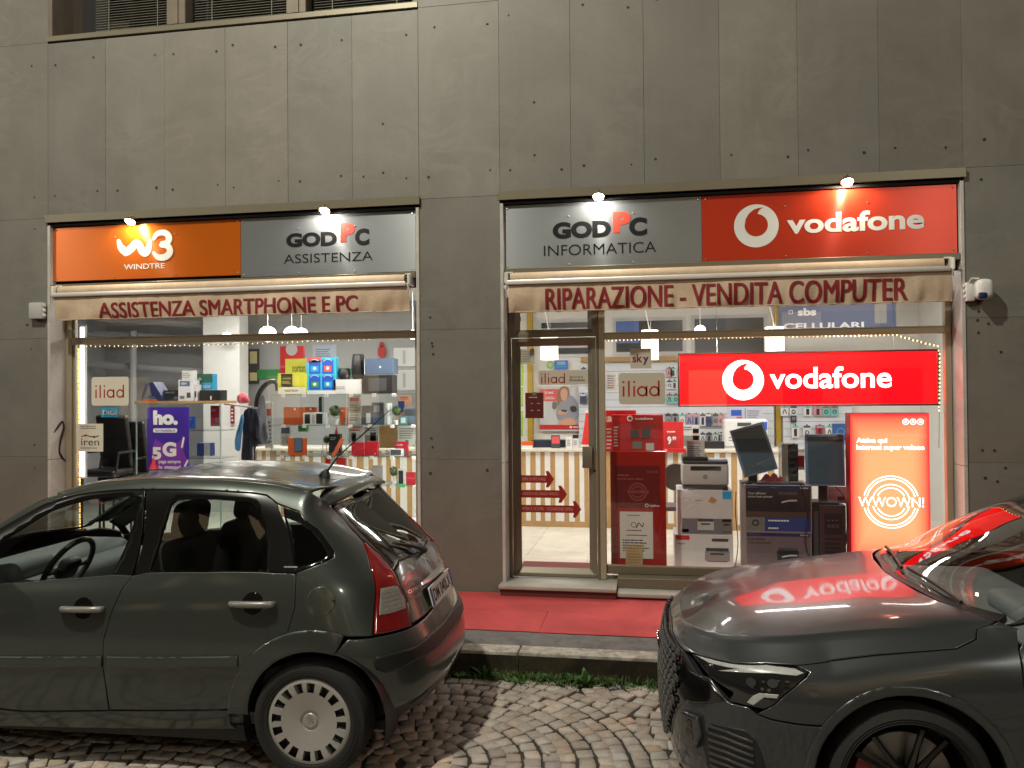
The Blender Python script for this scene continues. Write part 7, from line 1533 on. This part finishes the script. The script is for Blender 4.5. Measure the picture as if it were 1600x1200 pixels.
    q.tube([MW@Vector((.185*math.cos(a), .185*math.sin(a), 0)) for a in np.linspace(0, 2*math.pi, 32, endpoint=False)], .016, 8, BLACKP, closed=True)
    q.box(-.06, .06, -.07, .07, -.03, .03, BLACKP, .02, 2, MW)
    for a in (0, 180, 270, 90)[:3]: q.tube([MW@Vector((0, 0, 0)), MW@Vector((.18*math.cos(R(a+90)), .18*math.sin(R(a+90)), 0))], .014, 6, BLACKP)
    put(q, 'steering_wheel', BLACKP)
    q = MB(); q.box(-.02, .02, -.12, .12, -.035, .035, BLACKP, .015, 2, Matrix.Translation((1.62, 0, 1.31))); q.tube([(1.64, 0, 1.33), (1.68, 0, 1.37)], .01, 6, BLACKP); put(q, 'inside_mirror', BLACKP)

# ---------------------------------------------------------------- sports hatchback, nose towards the viewer's left
def build_sports():
    S = Skin(AU_ROWS, AU_CREASE); _prep(S)
    car = car_root('sports_car', 'slate grey sports hatchback with black honeycomb grille and glossy bonnet reflecting the red lightbox', (1.02, -2.62, 0), math.pi)
    def put(mb, name, m, parent=car, label=None):
        o = mb.build(name, m, parent)
        if label: o['label'] = label
        return o
    P = PAINT_A; RX = -2.63
    shut = [(.839, .575, .718), (.756, .697, .733), (.661, .778, .747), (.546, .822, .762), (.426, .854, .773), (.28, .845, .798), (.094, .85, .831), (-.088, .858, .857), (-.196, .860, .872), (-.279, .835, .908), (-.373, .778, .967)]
    cowl = [(-.30, .66, .975), (-.235, .52, .98), (-.20, .36, .984), ('r', -.175, 8.5), ('r', -.165, 9), ('f', 1, 9)]
    hood_front = [('f', 1, 4.78), (.913, .112, .712), (.896, .393, .707), (.872, .515, .703)]
    b = MB()
    # wings
    head_out = [(.661, .782, .742), (.436, .858, .766), (.379, .882, .757), (.396, .898, .738), (.446, .911, .697), (.484, .910, .664), (.522, .905, .622), (.559, .893, .594), (.590, .880, .572)]
    wing = [(.426, .854, .770)]+head_out[2:]+[(.536, .897, .560), (.43, .915, .556), (.33, .92, .556)]+[p for p in arc(0, .325, .375, 38, 178, 22)]+[(-.38, .28), (-.43, .28), (-.425, .60), (-.419, .775), (-.421, .884), (-.445, .828, .955), (-.385, .782, .969)]+shut[::-1][1:7]
    panel(b, S, wing, P)
    # arch lip and flare
    panel(b, S, arc(0, .325, .412, -6, 186, 26)+arc(0, .325, .372, 186, -6, 26), P, gap=0, off=.010, rim=.05, rnd=.012, step=.018)
    panel(b, S, [(-.43, .27), (-.38, .27), (-2.2, .29), (-2.26, .24), ('r', -2.2, 0), ('r', -.45, 0), (-.40, .20)][1:], P)
    # pillar, roof, tail
    panel(b, S, [('r', -.40, 6.55), ('r', -.55, 6.9), ('r', -.75, 7.0), ('r', -1.12, 7.05), ('r', -1.19, 7.5), ('r', -1.22, 9), ('r', -2.6, 9), ('e', 1, 9), ('e', 1, 6.4), ('e', .5, 6.4), ('r', -2.85, 6.4), ('r', -2.5, 6.75), ('r', -1.5, 6.82), ('r', -1.1, 6.8), ('r', -.8, 6.7), ('r', -.55, 6.5)], P, sym=True)
    panel(b, S, [(-2.28, .30)]+[p for p in arc(RX, .325, .375, 4, 176, 18)]+[(-3.02, .3), ('e', .1, 0), ('e', 1, 0), ('e', 1, 6.35), ('r', -2.85, 6.35), ('r', -2.5, 6.1), ('r', -2.4, 5.8), (-2.30, .75)], P, sym=True)
    put(b, 'body', P)
    q = MB(); panel(q, S, shut+cowl+hood_front, P, sym=True, rnd=.005, step=.025); put(q, 'bonnet', P)
    # windscreen and scuttle
    q = MB(); panel(q, S, [(-.40, .74, .985), (-.31, .62, .990), (-.255, .45, .993), ('r', -.215, 8.4), ('r', -.205, 9), ('r', -1.18, 9), ('r', -1.16, 7.5), ('r', -1.10, 7.08), ('r', -.75, 7.02), ('r', -.55, 6.93)], CARGLASS, gap=-.002, sym=True, rim=0, rnd=0, off=.0); 
    ws = put(q, 'windscreen', CARGLASS)
    q = MB(); panel(q, S, [(-.385, .772, .968), (-.305, .66, .977), (-.24, .50, .983), ('r', -.18, 8.5), ('r', -.17, 9), ('r', -.235, 9), ('r', -.245, 8.4), (-.285, .45, .998), (-.34, .62, .995), (-.43, .735, .995)], BLACKP, sym=True, off=-.006, gap=0, rim=.03); put(q, 'scuttle_panel', BLACKP)
    q = MB()
    for y0, y1, x0, x1 in ((.62, .05, -.30, -.255), (.02, -.60, -.235, -.33)):
        pts = []
        for k in range(9):
            y = y0+(y1-y0)*k/8; x = x0+(x1-x0)*k/8
            X_ = S.bil(S.G, S.find([(x, abs(y), 1.)], (0, 0, 1)))[0]; pts.append((x, y, X_[2]+.016))
        q.tube(pts, .009, 6, BLACKP)
    put(q, 'wiper', BLACKP)
    # bumper
    q = MB()
    gr = [('f', 1, 4.55), (.925, .2, .688), (.905, .40, .680), (.866, .535, .675), (.845, .60, .645), (.775, .73, .645), (.703, .808, .588), (.77, .73, .545), (.858, .61, .497), (.885, .545, .458), (.905, .45, .36), (.925, .36, .24), (.938, .25, .19), ('f', 1, .75)]
    ink = [(.768, .742, .470), (.70, .80, .485), (.633, .853, .492), (.59, .875, .46), (.566, .881, .40), (.545, .884, .31), (.56, .86, .25), (.66, .80, .235), (.775, .695, .25), (.80, .69, .34)]
    bump = [('f', 1, 4.72), (.913, .11, .705), (.893, .395, .70), (.862, .525, .697)]+[(.80, .655, .645), (.77, .728, .660), (.701, .811, .587), (.623, .864, .590), (.590, .880, .568), (.536, .897, .556), (.43, .915, .552), (.33, .92, .552)]+[p for p in arc(0, .325, .375, 37, -24, 10)]+[('f', .05, 0), ('f', .5, 0), ('f', 1, 0)]
    panel(q, S, bump, P, sym=True, rim=.03, rnd=.006, holes=[])
    bp = put(q, 'bumper', P)
    q = MB(); panel(q, S, gr, GLOSSB, sym=True, off=.004, rim=.01, rnd=.01); grille = put(q, 'grille', GLOSSB)
    q = MB()
    HB = mat('grille_mesh', (.11, .11, .115), rough=.3, metal=.7, coat=.4); hs = .037
    for iz in range(14):
        for iy in range(18):
            y = (iy+.5*(iz % 2))*hs*1.75; z = .20+iz*hs*1.02
            ymax = np.interp(z, [.2, .36, .46, .56, .68], [.25, .43, .50, .53, .50])
            if y > ymax: continue
            X_ = S.bil(S.G, S.find([(.9, y, z)], (1, 0, 0)))[0]
            if abs(X_[1]-y) > .02 or abs(X_[2]-z) > .02: continue
            for sg in ((1, -1) if y > .001 else (1,)):
                vs = []
                for rr, d in ((.56, .016), (.40, .024), (.30, .010)):
                    for k in range(6):
                        a = R(60*k+30); yy = y+hs*1.05*rr*1.55*math.cos(a); zz = z+hs*rr*1.05*math.sin(a)
                        vs.append((X_[0]+d-(yy*yy-y*y)*.25-(zz-z)*0, sg*yy, zz))
                fs = [(l*6+k, l*6+(k+1) % 6, (l+1)*6+(k+1) % 6, (l+1)*6+k) for l in range(2) for k in range(6)]
                q.add(vs, fs if sg > 0 else [f[::-1] for f in fs])
    for k in range(4):
        fr = lambda a, b_, d=0.: (.985+d, -a, .60+b_)
    put(q, 'honeycomb', HB, grille)
    q = MB()
    for k in range(4): q.lathe([(.026, .0), (.030, .004), (.034, .0), (.030, -.004), (.026, 0)], (.990-.004*abs(k-1.5), (k-1.5)*.046, .60), 'x', 24, CHROME)
    put(q, 'badge', CHROME, grille)
    for sgn in (1, -1):
        kw = dict(near=sgn > 0, far=sgn < 0)
        q = MB(); panel(q, S, ink, BLACKP, off=.003, rim=.006, rnd=.008, step=.02, **kw)
        inl = put(q, 'air_intake', BLACKP)
        q = MB()
        for k in range(7):
            z = .27+k*.03; panel(q, S, [(.77-.0*k, .73, z), (.70, .79, z+.006), (.60, .865, z-.004), (.60, .865, z+.006), (.70, .79, z+.016), (.77, .73, z+.010)], HB, gap=0, off=.010, rim=.008, rnd=.003, step=.03, **kw)
        put(q, 'slats', GLOSSB, inl)
        q = MB(); panel(q, S, [(.872, .575, .456), (.805, .70, .476), (.79, .71, .40), (.812, .672, .325), (.89, .46, .20), (.87, .53, .30)], P, off=.022, rim=.024, rnd=.014, step=.02, **kw)
        bl = put(q, 'bumper_blade', P)
        q = MB(); panel(q, S, [(.85, .615, .445), (.822, .665, .45), (.815, .668, .36), (.842, .60, .34)], GLOSSB, off=.024, rim=.003, rnd=.006, step=.015, **kw); put(q, 'duct', GLOSSB, bl)
        # headlight
        q = MB(); hl = [(.836, .578, .712), (.756, .697, .728), (.661, .78, .741), (.546, .824, .757), (.436, .858, .766), (.381, .882, .756), (.396, .898, .740), (.446, .911, .698), (.484, .910, .666), (.522, .905, .623), (.559, .893, .596), (.623, .864, .596), (.701, .811, .593), (.679, .825, .634), (.77, .728, .664)]
        HL = mat('headlight_glass', (.012, .012, .013), rough=.05, coat=1)
        panel(q, S, hl, HL, gap=.003, off=.003, rim=.012, rnd=.006, step=.02, **kw); h = put(q, 'headlight', HL)
        DR = mat('light_guide', (.42, .43, .42), rough=.3, coat=.5, var=.3, scale=40)
        q = MB(); panel(q, S, [(.815, .615, .716), (.663, .79, .738), (.54, .832, .752), (.432, .868, .759), (.400, .886, .750), (.43, .890, .739), (.52, .868, .735), (.646, .818, .718), (.73, .755, .700), (.652, .812, .729), (.76, .70, .712)], DR, gap=0, off=.0055, rim=.002, rnd=.003, step=.02, **kw)
        panel(q, S, [(.625, .862, .612), (.602, .871, .643), (.576, .881, .660), (.503, .905, .666), (.510, .905, .650), (.560, .890, .645), (.584, .882, .622), (.60, .874, .606)], DR, gap=0, off=.0055, rim=.002, rnd=.003, step=.015, **kw)
        put(q, 'light_guide', DR, h)
        q = MB()
        for x, y, z in ((.60, .845, .69), (.52, .875, .70)):
            X_ = S.bil(S.G, S.find([(x, y, z)]))[0]; n_ = S.bil(S.N, S.find([(x, y, z)]))[0]
            u = np.cross(n_, [0, 0, 1]); u /= np.linalg.norm(u); w_ = np.cross(u, n_); c = X_+n_*.0052
            q.add([((c+u*.022*math.cos(a)+w_*.018*math.sin(a))*np.array([1, sgn, 1])) for a in np.linspace(0, 2*math.pi, 16, endpoint=False)], [tuple(range(16))])
        put(q, 'projector', mat('projector', (.10, .11, .12), rough=.15, metal=.6), h)
        # doors and side glass
        for x0, x1 in ((-.43, -1.46), (-1.465, -2.28)):
            q = MB(); back = [(x1, .95), (x1-.02, .6), (x1+.02, .29)] if x1 > -2 else [(x1-.08, .98), (x1-.02, .75)]+[p for p in arc(RX, .325, .375, 60, 8, 8)]
            top = [('r', x0-.07, 5.9), ('r', (x0+x1)/2, 5.95), ('r', x1, 6.0)]
            panel(q, S, [(x0, .29), (x0+.005, .60), (x0+.012, .775), (x0+.008, .884), (x0-.03, .935)]+top+back, P, **kw)
            d = put(q, 'door', P)
            q = MB(); w = [('r', x0-.13, 6.05), ('r', x1, 6.05), ('r', x1, 6.78), ('r', max(x0-.75, x1+.1), 6.76), ('r', x0-.5, 6.66), ('r', x0-.2, 6.42)]
            if x1 < -2: w = [('r', x0-.02, 6.05), ('r', x1-.1, 6.1), ('r', x1+.1, 6.7), ('r', x0-.02, 6.8)]
            panel(q, S, w, DARKGLASS, off=-.004, rim=0, rnd=0, **kw); put(q, 'window', DARKGLASS, d)
            q = MB(); y = float(S.bil(S.G, S.find([(x1+.18, 0, .80)], (0, 1, 0)))[0][1])
            q.tube([(x1+.28, sgn*(y+.002), .80), (x1+.24, sgn*(y+.03), .80), (x1+.12, sgn*(y+.03), .80), (x1+.08, sgn*(y+.002), .80)], .014, 8, P); put(q, 'handle', P, d)
        q = MB(); q.box(-.11, .11, -.10, .10, -.07, .07, GLOSSB, .05, 3, Matrix.Translation((-.90, sgn*1.0, 1.0))); q.tube([(-.90, sgn*.84, .95), (-.90, sgn*.93, .98)], .03, 8, GLOSSB); put(q, 'door_mirror', GLOSSB)
        q = MB(); panel(q, S, [('e', .1, 5.2), ('e', .6, 5.2), ('e', .6, 6.0), ('e', .1, 6.0)], REDLENS, off=.004, **kw); put(q, 'tail_light', REDLENS)
    # wheels
    BR = mat('black_alloy', (.012, .012, .013), rough=.25, coat=.6); DISC = mat('brake_disc', (.25, .24, .23), rough=.4, metal=.8)
    CAL = flat('caliper_red', (150, 10, 12), rough=.3, coat=.5)
    for x in (0, RX):
        for sgn in (1, -1):
            w = bpy.data.objects.new('wheel', None); COL.objects.link(w); w.parent = car; w.location = (x, sgn*.80, .325); w.rotation_euler = (0, .2, 0 if sgn > 0 else math.pi)
            q = MB(); wheel_tyre(q, .325, .25, .245, (0, 0, 0)); put(q, 'tyre', RUBBER, w)
            q = MB(); q.lathe([(.245, -.10), (.236, .0), (.236, .09), (.250, .118), (.256, .112)], (0, 0, 0), 'y', 64, BR)
            q.lathe([(0, .09), (.03, .092), (.06, .085), (.065, .06)], (0, 0, 0), 'y', 32, BR)
            for k in range(10):
                a = R(k*36+(6 if k % 2 else -6)); c, s_ = math.cos(a), math.sin(a); a2 = R(k*36+(3 if k % 2 else -3)); c2, s2 = math.cos(a2), math.sin(a2)
                q.tube([(.05*c2, .072, .05*s2), (.14*c, .082, .14*s_), (.238*c, .10, .238*s_)], .014, 6, BR, rs=[.02, .013, .013])
            put(q, 'rim', BR, w)
            q = MB(); q.lathe([(.05, .02), (.185, .02), (.185, -.0), (.05, -.0)], (0, 0, 0), 'y', 48, DISC); put(q, 'brake_disc', DISC, w)
            q = MB(); q.lathe([(.12, .055), (.20, .055), (.205, .045), (.205, -.03), (.12, -.03), (.12, .055)], (0, 0, 0), 'y', 10, CAL, a0=R(-20 if sgn > 0 else 160), a1=R(35 if sgn > 0 else 215)); put(q, 'brake_caliper', CAL, w)
    q = MB(); q.box(RX+.36, -.38, -.80, .80, .14, .24, BLACKP); q.box(-.36, .38, -.60, .60, .2, .74, BLACKP); q.box(.38, .80, -.50, .50, .2, .60, BLACKP); q.box(RX-.5, RX+.36, -.62, .62, .2, .6, BLACKP)
    for cx in (0, RX):
        for sgn in (1, -1):
            q.lathe([(.385, sgn*.89), (.385, sgn*.58)], (cx, 0, .325), 'y', 24, BLACKP, a0=-.35, a1=math.pi+.35)
            q.add([(cx+.385*math.cos(a), sgn*.62, .325+.385*math.sin(a)) for a in np.linspace(-.35, math.pi+.35, 20)], [tuple(range(20))], BLACKP)
    put(q, 'underbody', BLACKP)
    q = MB(); q.box(-.92, -.30, -.70, .70, .55, .90, TRIM, .07, 3); q.box(-.75, -.55, .2, .56, .88, .98, TRIM, .04, 3); q.box(-2.6, -.4, -.78, .78, .24, .30, TRIM); put(q, 'dashboard', TRIM)
    q = MB(); MW = Matrix.Translation((-1.02, .36, .90))@Matrix.Rotation(R(65), 4, 'Y')
    q.tube([MW@Vector((.18*math.cos(a), .18*math.sin(a), 0)) for a in np.linspace(0, 2*math.pi, 32, endpoint=False)], .016, 8, BLACKP, closed=True); q.box(-.06, .06, -.17, .17, -.02, .02, BLACKP, .015, 2, MW); put(q, 'steering_wheel', BLACKP)
    for y in (.37, -.37):
        q = MB(); q.box(-.26, .26, -.26, .26, -.09, .09, FABRIC, .06, 3, Matrix.Translation((-1.35, y, .42)))
        q.box(-.07, .07, -.25, .25, -.34, .42, FABRIC, .055, 3, Matrix.Translation((-1.68, y, .76))@Matrix.Rotation(R(-14), 4, 'Y')); put(q, 'seat', FABRIC)
build_hatchback()
build_sports()
# test
# ================================================================ weeds along the kerb
GRASS = mat('grass_blade', (.060, .11, .022), rough=.6, var=.4, scale=40); LEAF = mat('weed_leaf', (.06, .15, .03), rough=.5, var=.35, scale=30)
def blade(q, x, y, z, h, w, lean, az, m):
    dx, dy = math.cos(az), math.sin(az); px, py = -dy, dx; vs = []
    for k in range(4):
        t = k/3; ww = w*(1-t**1.6)*.5; o = lean*t*t*h; zz = z+h*(t-.25*lean*t*t)
        vs += [(x+dx*o+px*ww, y+dy*o+py*ww, zz), (x+dx*o-px*ww, y+dy*o-py*ww, zz)]
    q.add(vs, [(0, 1, 3, 2), (2, 3, 5, 4), (4, 5, 7, 6)], m, smooth=True)
def grass():
    rnd = random.Random(9); q = MB()
    for i in range(12000):
        x = rnd.uniform(-4.6, 3.6); d = abs(rnd.gauss(0, .075)); y = -1.615-d
        dens = .45+.55*math.sin(x*4.1+1)*math.sin(x*1.7)+.25*math.sin(x*11)
        if rnd.random() > max(.10, dens+.16) or y < -1.86: continue
        blade(q, x, y, -.012, rnd.uniform(.022, .075)*(1.2-d*3), rnd.uniform(.005, .012), rnd.uniform(.2, 1.5), rnd.uniform(0, 6.28), GRASS)
    o = q.build('grass', GRASS); o['kind'] = 'stuff'; return tag(o, 'low green grass growing at the foot of the kerb', 'grass')
grass()
def leafy(x, y, n, h, w, label, up=.35, seed=1):
    rnd = random.Random(seed); q = MB()
    for i in range(n):
        az = rnd.uniform(0, 6.28); hh = h*rnd.uniform(.6, 1.1); q2 = rnd.uniform(up, up+.7); ww = w*rnd.uniform(.7, 1.1)
        dx, dy = math.cos(az), math.sin(az); px, py = -dy, dx; vs = []
        for k in range(6):
            t = k/5; a = ww*math.sin(math.pi*min(1, t*.92+.08))**.8*.5*(1.0 if k < 5 else .1); o = hh*q2*t; zz = -.01+hh*(t*1.1-.55*q2*t*t)
            vs += [(x+dx*o+px*a, y+dy*o+py*a, zz+.25*a), (x+dx*o, y+dy*o, zz), (x+dx*o-px*a, y+dy*o-py*a, zz+.25*a)]
        q.add(vs, [(k*3+j, k*3+j+1, k*3+j+4, k*3+j+3) for k in range(5) for j in range(2)], LEAF, smooth=True)
    solo(q, 'weed', LEAF, label, 'plant', 'weeds at the kerb')
for i, (px, n, h, w, up, lab) in enumerate(((757, 5, .13, .028, .3, 'long-leaved weed arching up against the kerb behind the hatchback tail'), (720, 9, .06, .03, .6, 'low weed rosette at the kerb nearest the hatchback bumper'), (812, 10, .055, .026, .8, 'flat leafy weed in the grass between the tall weed and the small one'), (850, 12, .07, .03, .7, 'broad low weed in the middle of the kerb grass'), (872, 9, .05, .028, .8, 'spreading weed beside the tallest leafy weed'), (916, 9, .125, .034, .25, 'tallest upright leafy weed at the kerb'), (895, 8, .08, .03, .6, 'bent leafy weed leaning on the tallest one'), (948, 7, .05, .022, .8, 'small weed right of the tallest one'), (985, 8, .045, .024, .8, 'small flat weed near the sports car grille'))):
    x, _ = at(px, 1050, -1.66); leafy(x, -1.66-.03*(i % 3), n, h, w, lab, up, i)
SCRAP = flat('pale_litter', (200, 192, 170), rough=.9)
for i, (px, py, s, lab) in enumerate(((855, 1179, .016, 'pale scrap standing in a joint near the bottom of the cobbles'), (792, 1105, .012, 'pale scrap on the cobbles nearest the tallest weed row'), (958, 1087, .014, 'white scrap on the cobbles in front of the sports car'), (868, 1085, .014, 'white scrap at the edge of the grass in the middle'), (780, 1112, .009, 'tiny scrap on the cobbles behind the hatchback'))):
    d = _F*FPX+_R*(px-800)-_U*(py-600); t_ = -CAM[2]/d[2]; x, y = CAM[0]+d[0]*t_, CAM[1]+d[1]*t_; q = MB(); rr = random.Random(i)
    q.add([(x+s*math.cos(a)*rr.uniform(.5, 1), y+s*math.sin(a)*rr.uniform(.5, 1), .006+rr.uniform(0, .010)) for a in np.linspace(0, 6.28, 8)[:-1]], [tuple(range(7))], SCRAP); solo(q, 'litter', SCRAP, lab, 'litter')
# the house across the street, which the panes and the car windows mirror
ob = thing('building', 'plain rendered house across the street with a few lit windows', 'building', (0, -26, 0))
REND = mat('opposite_render', (.34, .28, .20), rough=.9, var=.2, scale=.4); rnd = random.Random(12)
q = MB(); q.box(-30, 30, -27, -26, 0, 15, REND); part(q, 'wall', REND, ob)
LITW = mat('lit_window', (.5, .4, .2), var=.3, scale=3, emit=(1, .74, .42), es=.7); DKW = mat('dark_window', (.02, .022, .028), rough=.1)
for k in range(16):
    for fl in range(4):
        q = MB(); x = -28+k*3.7; z = .9+fl*3.5; q.box(x, x+1.5, -26.0, -25.93, z, z+1.9, LITW if rnd.random() < .22 else DKW); q.box(x-.12, x+1.62, -26, -25.9, z-.15, z-.02, REND); part(q, 'window', DKW, ob)
